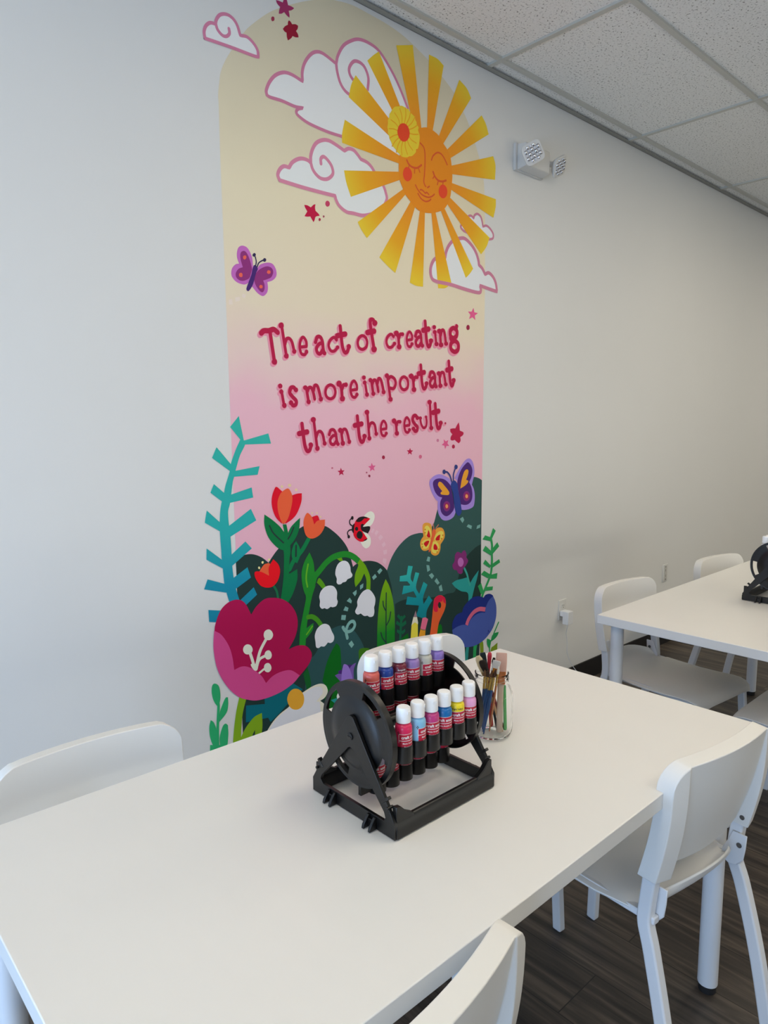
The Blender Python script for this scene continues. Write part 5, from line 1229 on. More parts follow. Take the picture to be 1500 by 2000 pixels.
  ('F','frond#547,968 6','FERN',4.2,0,'69,1202! 90,1159! -21,1110! -22,1149!'),
  ('F','frond#115,1355 ','FERN',4.2,0,'-107,1083! -109,1045! -49,1006! -50,1036!'),
  ('F','frond#495,1288 ','FERN',4.2,0,'43,1089! 68,1061! -15,1008! -17,1047!'),
  ('F','frond#125,258 9','FERN',4.2,0,'-108,977! -122,945! -34,918! -43,951!'),
  ('F','frond#515,140 5','FERN',4.2,0,'48,996! 61,957! -2,926! -10,966!'),
  ('F','frond#135,555 1','FERN',4.2,0,'-109,871! -108,829! -46,814! -45,856!'),
  ('F','frond#575,336 6','FERN',4.2,0,'71,920! 84,891! 39,862! 15,883!'),
 ]),
 ('painted_tulip', 'tallest red and orange tulip', [
  ('F','leaf#1',(0.0,0.193,0.052),5,0,'124,1177! 158,1153 188,1127 205,1106 221,1097 217,1031! 177,1049 139,1091 123,1138'),
  ('F','leaf#2',(0.0,0.193,0.052),5,0,'279,1150! 274,1110 255,1074 224,1045! 214,1079! 233,1115 256,1135'),
  ('F','stem',(0.0,0.198,0.054),5,0,'201,1133! 217,1132! 223,1104 231,1058 232,1023 227,1000 224,945! 261,958! 260,918 240,870 218,839! 184,855! 198,932 203,1015 202,1038 209,1083'),
  ('S','leaf#1',(0.015,0.044,0.039),6,5.7,'144,1134 161,1104 202,1065'),
  ('S','leaf#2',(0.015,0.044,0.039),6,5.9,'249,1117 237,1095 223,1077'),
  ('F','petal#1',(0.823,0.002,0.023),6,0,'197,1136! 171,1163 157,1201 157,1234 168,1263 179,1272 203,1253! 207,1178'),
  ('F','petal#2',(0.822,0.002,0.023),6,0,'289,1241! 286,1209 266,1169 243,1148 213,1134! 212,1178 243,1232 248,1237 268,1241'),
  ('F','petal#3',(0.93,0.129,0.045),7,0,'228,1263 243,1243 246,1220 239,1190 225,1154 205,1134 193,1149 182,1184 181,1218 192,1243 205,1255'),
  ('F','pollen',(0.93,0.703,0.39),6,0,'207,1271 206,1268 203,1267 199,1267 197,1269 196,1272 197,1275 200,1276 203,1276 206,1274'),
  ('F','pollen',(0.93,0.703,0.39),6,0,'242,1273 241,1270 237,1268 233,1268 229,1271 228,1274 229,1278 233,1279 237,1279 241,1277'),
  ('F','pollen',(0.93,0.703,0.39),6,0,'270,1255 269,1252 266,1251 262,1251 259,1253 258,1256 259,1259 262,1260 266,1260 269,1258'),
 ]),
 ('painted_tulip', 'orange tulip beside the tallest tulip', [
  ('S','stem',(0.0,0.217,0.063),5,17.9,'318,1069 286,1027 248,994 226,962'),
  ('F','leaf',(0.0,0.217,0.063),5.2,0,'259,1064! 274,1037 276,1009 261,980! 243,994 237,1022 247,1052'),
  ('S','leaf',(0.015,0.044,0.039),6,7.7,'258,1047 256,1008'),
  ('F','petal#1',(0.825,0.002,0.023),6,0,'332,1147! 344,1150 361,1150 370,1130! 343,1113!'),
  ('F','petal#2',(0.93,0.129,0.045),7,0,'311,1165 327,1155 335,1143 343,1118! 360,1131 395,1132! 391,1102 369,1076 334,1065 306,1078 294,1112 296,1143'),
  ('F','pollen',(0.93,0.702,0.39),6,0,'338,1162 337,1160 335,1159 333,1159 331,1161 331,1163 331,1165 333,1166 336,1166 338,1164'),
  ('F','pollen',(0.93,0.702,0.39),6,0,'361,1160 360,1158 358,1157 356,1157 354,1159 353,1161 354,1163 356,1164 358,1164 360,1162'),
  ('F','pollen',(0.93,0.702,0.39),6,0,'378,1144 377,1141 375,1140 373,1141 371,1142 370,1144 371,1146 373,1147 375,1147 377,1146'),
 ]),
 ('painted_tulip', 'small red tulip above the big magenta flower', [
  ('S','stem',(0.007,0.176,0.065),5,9.2,'153,914 167,890 173,859'),
  ('F','petal#1',(0.93,0.13,0.045),6,0,'96,974! 114,994 127,998 142,993 143,944! 117,956'),
  ('F','petal#2',(0.93,0.003,0.014),7,0,'156,1010! 177,988 184,961 173,928 150,910 124,910 98,923 78,954 78,975 104,971 136,952! 136,983'),
  ('F','pollen',(0.93,0.834,0.386),6,0,'115,1004 114,1001 112,1000 109,1000 107,1002 106,1005 107,1008 109,1009 112,1009 115,1007'),
  ('F','pollen',(0.93,0.835,0.387),6,0,'100,986 99,983 97,982 94,983 92,985 91,988 92,990 94,992 97,991 99,989'),
  ('F','pollen',(0.93,0.834,0.386),6,0,'143,1010 142,1007 139,1006 137,1006 134,1008 133,1011 134,1014 137,1015 140,1015 142,1013'),
 ]),
 ('painted_bell_flower', 'white bell flowers on an arching green stem', [
  ('F','leaf#1',(0.014,0.276,0.025),5.2,0,'319,1014! 296,984 282,950 280,919 285,884 297,852 321,835! 336,870 352,913 341,936! 336,976'),
  ('F','stem',(0.014,0.286,0.026),5,0,'297,852! 345,884! 326,839 310,778 299,729 291,653! 262,660! 268,722 284,786 297,834'),
  ('S','stem',(0.014,0.273,0.025),5.4,24.8,'336,913 366,937 396,962 430,979 471,985 506,981 537,966 562,946'),
  ('S','stem',(0.181,0.445,0.005),5.6,22.3,'560,948 583,925 601,896 613,863 612,818'),
  ('F','leaf#2',(0.181,0.445,0.005),5.8,0,'562,944! 598,925 598,903 585,883! 572,864 544,842! 539,864 543,897 558,925'),
  ('F','stem',(0.178,0.439,0.005),5.2,0,'447,974! 471,975 482,956! 464,961!'),
  ('F','stem',(0.115,0.387,0.009),5.5,0,'350,892! 362,908 381,889 394,868! 377,863! 364,878'),
  ('S','stem',(0.067,0.34,0.014),5.5,18.7,'306,765 326,762 348,746 367,721'),
  ('F','leaf#3',(0.014,0.29,0.026),5.3,0,'331,736! 328,713 311,695 291,680! 295,717 312,729'),
  ('S','leaf#3',(0.17,0.509,0.019),6,5.4,'325,725 311,711 297,698'),
  ('S','leaf#1',(0.139,0.485,0.021),6,7.0,'311,969 303,936 301,910 306,883'),
  ('F','bell#0',(0.871,0.871,0.93),7,0,'484,959 505,950 517,931 520,910 528,896 523,886 502,881! 493,873 477,872! 469,867 455,868 447,877 448,892 441,912 446,936 460,953'),
  ('F','bell#1',(0.874,0.874,0.93),7,0,'414,870 434,862 448,840 447,813 451,798 443,783 426,781 416,785! 399,779 385,785! 372,785 362,798 364,816 361,836 370,856 391,869'),
  ('F','bell#2',(0.875,0.875,0.93),7,0,'610,822 630,809 649,780 648,754 643,740 644,720 637,704 618,704 606,712! 588,714 570,728! 552,727 540,742 552,763 552,783 567,805 586,819'),
  ('F','bell#3',(0.88,0.88,0.93),7,0,'387,722 407,710 419,685 430,663 427,645 413,639 399,644! 382,632 365,636! 352,632 341,639 338,662 336,686 347,709 367,721'),
 ]),
 ('painted_leaf', 'tall lime leaf with dark veins', [
  ('F','','LIME',4,0,'709,849! 730,815 749,759 759,695 761,619 757,438! 657,463! 659,611 663,684 673,755 689,811'),
  ('S','leaf_vein',(0.016,0.047,0.042),5,5.9,'712,789 710,689 709,555'),
  ('S','leaf_vein',(0.016,0.046,0.041),5,5.8,'693,757 696,736 707,715'),
  ('S','leaf_vein',(0.016,0.047,0.042),5,6.0,'737,702 729,671 713,650'),
  ('S','leaf_vein',(0.016,0.048,0.043),5,5.9,'680,624 689,599 711,571'),
 ]),
 ('painted_leaf', 'broad dark green leaf left of the purple tulip', [
  ('F','',(0.0,0.159,0.011),5,0,'441,632! 458,612 464,570 466,501 479,452 504,259! 378,298! 379,479! 369,493! 381,534 395,569 418,606'),
 ]),
 ('painted_leaf', 'dark green leaf behind the big magenta flower', [
  ('F','',(0.004,0.132,0.023),4,0,'278,545! 299,568! 311,519 313,490 294,475! 285,515'),
 ]),
 ('painted_leaf', 'olive green leaf behind the bottles', [
  ('F','',(0.052,0.215,0.006),4,0,'558,535 557,570 568,580 594,577 616,568 639,539 645,466! 557,488!'),
 ]),
 ('painted_leaf', 'green leaf at the foot of the pencil', [
  ('F','',(0.0,0.161,0.017),5,0,'784,551! 801,572 840,588! 846,520! 784,535!'),
 ]),
 ('painted_leaf', 'small green leaf right of the orange handle', [
  ('F','',(0.0,0.19,0.012),4,0,'1046,586 1058,564 1056,489! 1018,498! 1027,570'),
 ]),
 ('painted_fern', 'small dark green fern beside the lime leaf', [
  ('S','',(0.005,0.145,0.063),6,13.2,'800,667 796,624 791,557'),
  ('F','frond#1295,460 ',(0.004,0.144,0.062),5.3,0,'784,684! 773,676! 792,656! 801,662!'),
  ('F','frond#1400,470 ',(0.004,0.144,0.062),5.3,0,'818,675! 826,664! 806,651! 798,661!'),
  ('F','frond#1260,580 ',(0.004,0.145,0.063),5.3,0,'772,658! 767,644! 790,628! 796,638!'),
  ('F','frond#1425,575 ',(0.004,0.145,0.063),5.3,0,'826,648! 830,632! 806,623! 798,637!'),
  ('F','frond#1270,735 ',(0.005,0.146,0.063),5.3,0,'775,620! 772,607! 791,591! 796,603!'),
  ('F','frond#1410,730 ',(0.005,0.146,0.063),5.3,0,'821,611! 823,599! 806,588! 798,603!'),
 ]),
 ('painted_flower', 'largest magenta flower at the lower left', [
  ('F','stem',(0.252,0.454,0.012),6,0,'-2,533! 25,516! 10,470 2,418 -1,380 -14,151! -53,166! -34,372 -19,471'),
  ('F','leaf',(0.252,0.454,0.012),6,0,'-1,381! 21,412 56,440 89,446! 90,399 83,357 64,284! 54,323! 58,391! 45,370 17,297! -10,267!'),
  ('F','petal#1',(0.51,0.004,0.086),8,0,'-91,780! -86,815 -64,861 -32,884 5,887 33,869 57,823! 79,849 114,869 149,868 189,856 225,830 251,789 257,745 244,700 213,659! 253,664 291,655 314,631 319,606 303,577 261,543! 202,518 112,530 -14,595'),
  ('F','petal#2',(0.76,0.079,0.301),9.5,0,'-91,795! -64,774 -38,731 -25,687 -19,637! 8,642 33,636 62,617 92,586 110,555! 140,574 181,581 222,575 261,545! 230,522 178,504 119,497 67,500 25,516 -4,533 -40,571 -70,620 -88,669 -96,726 -95,762'),
  ('S','stamen',(0.93,0.93,0.789),9,12.3,'69,619 76,644 90,683 118,723'),
  ('S','stamen',(0.93,0.93,0.789),9,11.4,'63,626 55,657 46,686'),
  ('S','stamen',(0.93,0.93,0.789),9,10.7,'71,620 85,650 114,659'),
  ('S','stamen',(0.93,0.93,0.791),9,8.4,'83,600 110,613'),
  ('F','stamen',(0.93,0.93,0.786),9.2,0,'146,729 141,718 131,713 119,716 109,725 106,738 110,749 120,754 132,752 142,742'),
  ('F','stamen',(0.93,0.93,0.788),9.2,0,'58,694 54,684 44,680 32,682 22,691 19,703 23,713 33,718 45,715 54,706'),
  ('F','stamen',(0.93,0.93,0.789),9.2,0,'138,655 135,645 127,641 117,643 110,651 107,662 110,671 118,676 128,674 135,666'),
  ('F','stamen',(0.93,0.93,0.79),9.2,0,'135,607 132,598 123,593 113,596 105,604 103,615 106,625 114,629 124,627 132,618'),
  ('F','stamen',(0.93,0.93,0.79),9.1,0,'48,640 63,640 78,628 73,612 60,617'),
 ]),
 ('painted_sprig', 'green leafy sprig at the lower left of the arch', [
  ('S','stem',(0.028,0.467,0.169),4,10.1,'-94,335 -91,447 -85,520 -87,543'),
  ('F','leaf#0',(0.027,0.451,0.163),3.5,0,'-96,607 -81,594 -76,563 -79,537 -88,523 -103,548 -109,579 -106,602'),
  ('F','leaf#1',(0.027,0.458,0.165),3.5,0,'-47,544! -47,517 -55,489 -84,464! -81,497 -70,523 -57,544'),
  ('F','leaf#2',(0.028,0.473,0.171),3.5,0,'-117,481! -104,466 -94,426 -94,373! -111,386 -122,423 -123,457'),
  ('F','leaf#3',(0.028,0.474,0.171),3.5,0,'-51,442! -51,404 -60,361 -84,369! -85,407 -73,442 -61,451'),
  ('F','stem',(0.028,0.479,0.173),3.3,0,'-123,392! -56,370! -68,210! -130,234!'),
 ]),
 ('painted_fern', 'dark teal fern under the big magenta flower', [
  ('F','',(0.0,0.166,0.216),5,0,'24,493! 119,473! 121,419! 21,430!'),
  ('F','',(0.0,0.164,0.213),5.2,0,'102,498! 178,508 225,526! 274,486! 214,454 167,423 125,400! 104,442!'),
 ]),
 ('painted_daisy', 'white daisy with a yellow centre', [
  ('F','petal',(0.93,0.891,0.757),7,0,'267,472! 321,486 360,486 385,471 394,445 379,424 356,417! 379,394 382,372 385,213! 111,224! 102,363! 134,397 167,419 204,433!'),
  ('F','petal',(0.882,0.882,0.93),7.4,0,'267,466! 320,479 353,475 367,463 367,444 344,425 338,419! 356,395 354,224! 111,224! 106,358! 139,394 171,414 206,430!'),
  ('F','disc',(0.93,0.459,0.041),8,0,'279,445 275,428 264,416 248,413 230,418 215,430 205,448 201,467 206,484 217,495 232,499 250,494 265,482 276,464'),
 ]),
 ('painted_tulip', 'purple tulip above the rack', [
  ('F','petal#1',(0.075,0.022,0.223),7,0,'449,515! 466,515 466,499! 449,503!'),
  ('F','petal#1',(0.074,0.022,0.222),7,0,'496,530! 523,522! 510,504!'),
  ('F','petal#2',(0.216,0.113,0.476),7.5,0,'431,501! 449,503 466,498! 465,460! 451,478'),
  ('F','petal#3',(0.214,0.112,0.472),7.5,0,'542,527! 530,504 528,481 530,443! 516,447! 507,505! 511,515 526,524'),
  ('F','petal#4',(0.37,0.224,0.763),8,0,'479,536 497,526 511,501 522,464 523,429! 460,446! 466,501 472,525'),
 ]),
 ('painted_daisy', 'white petal seen through the slot of the black disc', [
  ('F','',(0.93,0.93,0.93),8,0,'457,430 468,414 461,400 444,391! 439,415'),
  ('F','',(0.021,0.358,0.346),8,0,'441,405! 435,380! 408,405!'),
 ]),
 ('painted_dash', None, [
  ('F','',(0.229,0.483,0.444),5,0,'680,900! 691,889! 673,875! 662,889!'),
 ]),
 ('painted_dash', None, [
  ('F','',(0.23,0.486,0.446),5,0,'650,880! 660,866! 641,856! 633,869!'),
 ]),
 ('painted_dash', None, [
  ('F','',(0.232,0.49,0.45),5,0,'586,851! 584,834! 568,827! 568,845!'),
 ]),
 ('painted_dash', None, [
  ('F','',(0.234,0.493,0.453),5,0,'549,830! 549,814! 540,805! 528,821!'),
 ]),
 ('painted_dash', None, [
  ('F','',(0.235,0.496,0.456),5,0,'513,804! 524,789! 520,779! 497,793!'),
 ]),
 ('painted_dash', None, [
  ('F','',(0.237,0.5,0.459),5,0,'490,773! 506,763! 501,750! 479,758!'),
 ]),
 ('painted_dash', None, [
  ('F','',(0.239,0.503,0.462),5,0,'470,741! 493,736! 489,716! 467,722!'),
 ]),
 ('painted_dash', None, [
  ('F','',(0.244,0.516,0.474),5,0,'520,625! 533,605! 519,594! 503,615!'),
 ]),
 ('painted_ribbon', 'grey green looped dash below the white bells', [
  ('S','',(0.241,0.508,0.467),5,13.6,'476,689 488,672 507,665 527,670 538,686 531,702 515,703 501,692 492,670 498,640'),
 ]),
 ('painted_dash', None, [
  ('F','',(0.93,0.575,0.681),2,0,'640,1071! 650,1066! 640,1052! 629,1057!'),
 ]),
 ('painted_dash', None, [
  ('F','',(0.93,0.575,0.681),2,0,'660,1062! 673,1055! 659,1038! 649,1049!'),
 ]),
 ('painted_dash', None, [
  ('F','',(0.93,0.575,0.681),2,0,'684,1041! 697,1028! 680,1016! 669,1030!'),
 ]),
 ('painted_dash', None, [
  ('F','',(0.93,0.576,0.682),2,0,'704,1009! 712,995! 697,985! 688,998!'),
 ]),
 ('painted_dash', None, [
  ('F','',(0.93,0.577,0.683),2,0,'696,972! 718,974! 718,956! 700,954!'),
 ]),
 ('painted_dash', None, [
  ('F','',(0.93,0.578,0.684),2,0,'696,940! 717,934! 710,909! 693,923!'),
 ]),
 ('painted_dash', None, [
  ('F','',(0.227,0.478,0.439),5,0,'963,911! 978,906! 974,886! 954,892!'),
 ]),
 ('painted_dash', None, [
  ('F','',(0.228,0.482,0.443),5,0,'954,874! 972,870! 978,847! 960,842!'),
 ]),
 ('painted_dash', None, [
  ('F','',(0.23,0.485,0.446),5,0,'989,833! 1004,817! 989,805! 969,826!'),
 ]),
 ('painted_dash', None, [
  ('F','',(0.231,0.488,0.448),5,0,'1020,805! 1040,779! 1026,773! 1006,793!'),
 ]),
 ('painted_dash', None, [
  ('F','',(0.233,0.491,0.451),5,0,'1052,770! 1061,739! 1042,740! 1034,762!'),
 ]),
 ('painted_dash', None, [
  ('F','',(0.219,0.462,0.425),5,0,'1195,1066! 1205,1050! 1193,1037! 1174,1058!'),
 ]),
 ('painted_dash', None, [
  ('F','',(0.22,0.465,0.427),5,0,'1234,1027! 1260,1017! 1255,1002! 1222,1017!'),
 ]),
 ('painted_dash', None, [
  ('F','',(0.22,0.465,0.427),5,0,'1322,1018! 1319,1002! 1292,998! 1298,1014!'),
 ]),
 ('painted_butterfly', 'violet butterfly with orange hearts on its wings', [
  ('F','wing#1',(0.425,0.277,0.781),6,0,'1113,1232! 1101,1248 1081,1258 1049,1269 1024,1271 998,1264 976,1249 972,1231 981,1207 993,1185 1010,1164 1026,1151! 1025,1120 1032,1093 1052,1069 1077,1060 1107,1062 1132,1073 1144,1091! 1134,1128 1116,1198'),
  ('F','wing#2',(0.427,0.279,0.785),6,0,'1136,1248! 1153,1271 1181,1302 1207,1325 1228,1333 1246,1330 1262,1314 1272,1287 1273,1257 1264,1232 1256,1211! 1270,1191 1278,1160 1276,1125 1266,1106 1236,1098 1205,1097 1184,1100! 1167,1160 1154,1230'),
  ('F','wing#1',(0.083,0.022,0.191),7,0,'1111,1215! 1091,1233 1066,1247 1034,1253 1007,1249 994,1236 998,1214 1010,1192 1030,1174 1054,1166! 1042,1148 1042,1119 1052,1096 1077,1080 1102,1083 1125,1098 1136,1114! 1126,1163'),
  ('F','wing#2',(0.083,0.022,0.192),7,0,'1154,1226! 1161,1253 1181,1285 1207,1307 1228,1316 1249,1300 1259,1276 1253,1248 1237,1224! 1254,1197 1261,1162 1254,1136 1233,1122 1207,1120 1181,1125! 1167,1169'),
  ('F','wing#1',(0.93,0.402,0.036),8,0,'1036,1238 1051,1233 1071,1216 1091,1198 1101,1184 1094,1175 1066,1177 1047,1181 1043,1188 1054,1195! 1037,1210 1027,1222 1028,1232'),
  ('F','wing#2',(0.93,0.403,0.036),8,0,'1221,1284 1231,1275 1226,1256 1215,1236! 1229,1231 1227,1222 1206,1209 1175,1198! 1180,1221 1187,1245 1202,1275'),
  ('F','wing#1',(0.262,0.031,0.218),8,0,'1107,1123 1103,1109 1091,1102 1077,1103 1066,1113 1061,1127 1065,1140 1077,1147 1091,1146 1103,1137'),
  ('F','wing#1',(0.411,0.019,0.095),8.5,0,'1098,1123 1095,1115 1088,1110 1080,1111 1073,1117 1070,1126 1073,1134 1080,1139 1088,1138 1095,1132'),
  ('F','wing#1',(0.93,0.365,0.147),9,0,'1093,1124 1092,1119 1087,1116 1081,1116 1077,1120 1075,1125 1077,1131 1081,1134 1087,1133 1091,1129'),
  ('F','wing#2',(0.263,0.031,0.219),8,0,'1244,1158 1239,1144 1227,1137 1212,1138 1200,1147 1195,1162 1200,1175 1212,1183 1227,1182 1239,1172'),
  ('F','wing#2',(0.412,0.02,0.095),8.5,0,'1234,1159 1232,1150 1224,1145 1215,1146 1208,1152 1205,1161 1208,1169 1215,1174 1224,1174 1231,1168'),
  ('F','wing#2',(0.93,0.365,0.147),9,0,'1229,1159 1228,1154 1223,1151 1217,1151 1212,1155 1210,1160 1212,1166 1216,1169 1222,1168 1227,1165'),
  ('F','body',(0.029,0.061,0.302),9,0,'1131,1238 1146,1232 1157,1216 1162,1186 1173,1151 1182,1115 1185,1089 1168,1073 1150,1084 1140,1110 1132,1145 1126,1180 1113,1207 1112,1225'),
  ('S','antenna',(0.036,0.054,0.238),9,7.9,'1117,1234 1105,1260 1088,1277 1071,1280'),
  ('S','antenna',(0.036,0.054,0.238),9,8.0,'1128,1236 1128,1265 1139,1290'),
  ('F','antenna',(0.036,0.054,0.239),9.5,0,'1076,1280 1074,1274 1069,1270 1063,1271 1057,1275 1056,1281 1057,1287 1062,1290 1069,1290 1074,1286'),
  ('F','antenna',(0.036,0.054,0.239),9.5,0,'1156,1298 1154,1292 1148,1288 1142,1288 1136,1292 1134,1299 1136,1305 1141,1309 1148,1308 1154,1304'),
 ]),
 ('painted_ladybird', 'red ladybird with open cream wings', [
  ('F','wing#1',(0.93,0.911,0.787),3,0,'595,1129! 613,1140 633,1142 648,1130 650,1113 639,1092 619,1081 586,1084! 595,1097'),
  ('F','wing#2',(0.93,0.915,0.79),3,0,'585,1064! 607,1055 625,1038 629,1016 622,1000 604,993 587,1002 574,1021!'),
  ('F','body',(0.878,0.0,0.02),4,0,'543,1102 554,1116 573,1124 595,1124 612,1119 627,1112! 588,1086! 585,1064! 610,1033! 596,1025 578,1023 559,1031 542,1046 536,1063 539,1086'),
  ('F','body',(0.016,0.011,0.014),5,0,'528,1077 531,1092 543,1102 540,1083 538,1063 531,1070'),
  ('F','body',(0.016,0.011,0.014),5,0,'588,1083! 621,1082 625,1070 613,1053! 585,1066 576,1077 576,1092 584,1096 594,1092! 587,1086'),
  ('F','body',(0.016,0.011,0.014),5,0,'561,1078 560,1073 556,1071 551,1072 547,1075 545,1080 547,1084 551,1087 556,1086 560,1083'),
  ('F','body',(0.016,0.011,0.014),5,0,'585,1050 581,1041 574,1036 564,1038 556,1044 553,1054 557,1063 564,1068 574,1067 582,1060'),
  ('F','body',(0.016,0.011,0.014),5,0,'551,1110 565,1123 591,1125 616,1117! 604,1115 595,1117 579,1107 564,1105'),
  ('F','body',(0.016,0.011,0.014),5,0,'586,1025! 598,1031 611,1033! 602,1026'),
  ('S','antenna',(0.016,0.011,0.014),5,5.1,'531,1093 520,1101 518,1115 527,1124'),
  ('S','antenna',(0.016,0.011,0.014),5,5.1,'531,1078 515,1077 506,1068 510,1054'),
  ('F','antenna',(0.016,0.011,0.014),5.5,0,'538,1124 537,1120 533,1117 529,1118 526,1121 525,1125 526,1130 530,1132 534,1132 537,1129'),
  ('F','antenna',(0.016,0.011,0.014),5.5,0,'518,1051 517,1047 514,1045 510,1045 507,1048 506,1052 507,1056 510,1058 514,1058 517,1055'),
 ]),
 ('painted_butterfly', 'small yellow butterfly with red hearts', [
  ('F','wing#1',(0.93,0.405,0.054),5,0,'990,1024! 984,1051 962,1062 937,1061 929,1044 935,1005! 919,989 915,968 926,946 948,938 970,941! 984,981'),
  ('F','wing#2',(0.93,0.406,0.054),5,0,'1009,1025! 1029,1033 1056,1028 1071,1007 1070,981 1045,955! 1043,931 1030,912 1007,909 985,921 979,940! 992,980'),
  ('F','wing#1',(0.93,0.757,0.124),6,0,'988,998! 981,1028 962,1049 944,1045 942,1022 955,1000 973,991'),
  ('F','wing#1',(0.93,0.759,0.124),6,0,'981,986! 948,988 926,980 922,962 937,949 962,950 975,969'),
  ('F','wing#2',(0.93,0.758,0.124),6,0,'1003,989! 1018,1008 1041,1016 1062,1009 1060,985 1041,974 1011,975'),
  ('F','wing#2',(0.93,0.759,0.124),6,0,'996,974! 1018,971 1033,954 1033,933 1015,919 992,927 986,949'),
  ('F','wing#1',(0.689,0.005,0.014),7,0,'966,1031! 975,1013 978,996 964,996 954,1007! 959,1012'),
  ('F','wing#2',(0.691,0.005,0.014),7,0,'1043,1000! 1039,982 1036,975 1014,977 1014,988 1029,998'),
  ('F','wing#1',(0.694,0.005,0.014),7,0,'971,980 964,965 951,955! 937,971 951,981'),
  ('F','wing#2',(0.696,0.005,0.014),7,0,'1009,962 1024,947 1024,934 1011,934! 1000,939 1000,955'),
  ('F','wing#1',(0.702,0.256,0.013),7,0,'950,1033 949,1031 947,1030 944,1030 942,1032 942,1034 942,1036 944,1037 947,1037 949,1035'),
  ('F','wing#1',(0.704,0.257,0.013),7,0,'949,1019 948,1017 946,1016 943,1016 941,1018 941,1020 941,1022 943,1023 946,1023 948,1021'),
  ('F','wing#2',(0.706,0.257,0.013),7,0,'1063,995 1062,992 1060,991 1058,991 1056,993 1055,996 1056,998 1058,999 1060,999 1062,997'),
  ('F','wing#2',(0.708,0.258,0.013),7,0,'1055,980 1054,978 1052,977 1049,977 1047,979 1047,981 1047,983 1049,985 1052,984 1054,983'),
  ('F','wing#1',(0.711,0.259,0.013),7,0,'930,970 930,968 928,967 925,967 923,969 923,971 923,974 925,975 928,974 930,973'),
  ('F','wing#1',(0.713,0.26,0.013),7,0,'933,958 932,956 930,955 927,955 925,957 925,959 925,961 927,962 930,962 932,960'),
  ('F','wing#2',(0.714,0.261,0.013),7,0,'1037,934 1036,931 1034,930 1031,930 1029,932 1029,935 1029,937 1031,938 1034,938 1036,936'),
  ('F','wing#2',(0.716,0.261,0.014),7,0,'1026,923 1026,921 1023,920 1021,920 1019,922 1018,924 1019,926 1021,927 1023,927 1026,925'),
  ('F','body',(0.925,0.147,0.047),8,0,'999,1031 1012,1022 1010,1004 996,979 985,949 970,927! 968,938 981,981 990,1017'),
  ('S','antenna',(0.621,0.22,0.146),8,5.1,'1001,1031 996,1052'),
  ('S','antenna',(0.621,0.22,0.146),8,5.1,'1012,1031 1030,1046'),
 ]),
 ('painted_flower', 'plum flower with a pink centre', [
  ('F','petal',(0.263,0.03,0.198),5,0,'1211,906 1224,886 1222,873 1235,854 1220,834 1200,821 1196,802 1180,799 1164,807 1155,820 1135,827 1125,848 1139,865 1143,894 1159,906 1175,901 1187,896 1196,904'),
  ('F','disc',(0.601,0.179,0.564),6,0,'1203,852 1199,840 1189,833 1176,835 1166,844 1162,858 1166,870 1176,876 1188,874 1198,865'),
 ]),
 ('painted_leaf', 'teal stem with two pointed leaves under the plum flower', [
  ('S','stem',(0.049,0.433,0.361),6.5,11.2,'1209,821 1227,791 1238,762 1249,735'),
  ('F','',(0.028,0.387,0.364),6,0,'1122,764! 1152,773 1192,774 1238,772 1247,740! 1274,768 1313,797! 1300,757 1280,711 1262,665 1239,645! 1235,698 1187,716 1147,740'),
 ]),
 ('painted_fern', 'green fern on the white wall at the right edge', [
  ('S','',(0.033,0.4,0.113),6,14.8,'1403,939 1411,907 1411,867 1412,815 1404,765 1372,712 1344,671 1338,649'),
  ('F','frond#1345,185 ',(0.032,0.388,0.11),5.3,0,'1417,990! 1438,974! 1409,937! 1393,943!'),
  ('F','frond#1210,312 ',(0.032,0.389,0.11),5.3,0,'1358,961! 1338,943! 1404,926! 1403,945!'),
  ('F','frond#1420,432 ',(0.032,0.392,0.111),5.3,0,'1452,916! 1467,894! 1416,861! 1412,888!'),
  ('F','frond#1215,490 ',(0.032,0.393,0.111),5.3,0,'1361,910! 1341,889! 1405,856! 1410,875!'),
  ('F','frond#1450,722 ',(0.033,0.398,0.113),5.3,0,'1468,830! 1476,812! 1418,794! 1417,814!'),
  ('F','frond#1212,732 ',(0.033,0.398,0.113),5.3,0,'1361,842! 1345,825! 1396,795! 1406,805!'),
  ('F','frond#1422,962 ',(0.033,0.402,0.114),5.3,0,'1456,762! 1452,734! 1398,743! 1406,761!'),
  ('F','frond#1192,922 ',(0.033,0.401,0.114),5.3,0,'1353,789! 1331,774! 1382,747! 1399,764!'),
  ('F','frond#1344,1192',(0.033,0.406,0.115),5.3,0,'1423,700! 1419,682! 1354,688! 1367,706!'),
  ('F','frond#1140,1133',(0.033,0.407,0.115),5.3,0,'1332,732! 1308,720! 1331,676! 1355,680!'),
 ]),
 ('painted_coral', 'teal branching plant above the pencils', [
  ('F','','CORAL',5,0,'841,887! 869,881! 856,833 869,809! 885,852! 909,844! 889,786 909,751! 936,801! 961,784! 934,733 936,700! 970,733! 993,707! 959,670 952,629! 925,639! 893,656 902,681 907,699! 827,718! 836,752! 889,738 884,752 873,769! 804,767! 813,804! 852,799 836,819! 790,826! 792,849! 832,848!'),
 ]),
 ('painted_pencil', 'yellow pencil pointing up', [
  ('F','wood',(0.93,0.899,0.711),6,0,'873,655! 895,651! 902,622! 900,613! 860,618!'),
  ('F','tip',(0.373,0.238,0.286),6.3,0,'887,680! 895,649! 873,653!'),
  ('F','shaft',(0.93,0.808,0.076),6.6,0,'861,619! 882,627 900,614! 900,508! 851,519!'),
 ]),
 ('painted_pencil', 'orange pencil with a pink eraser', [
  ('F','shaft',(0.93,0.394,0.022),6,0,'917,591! 949,580! 941,499! 889,511!'),
  ('F','eraser',(0.903,0.189,0.33),6.3,0,'929,638! 948,637 965,626! 948,580! 916,592!'),
  ('S','band',(0.28,0.182,0.105),6.8,4.0,'917,591 932,583 949,579'),
 ]),
 ('painted_needle', 'orange handle with a red looped end', [
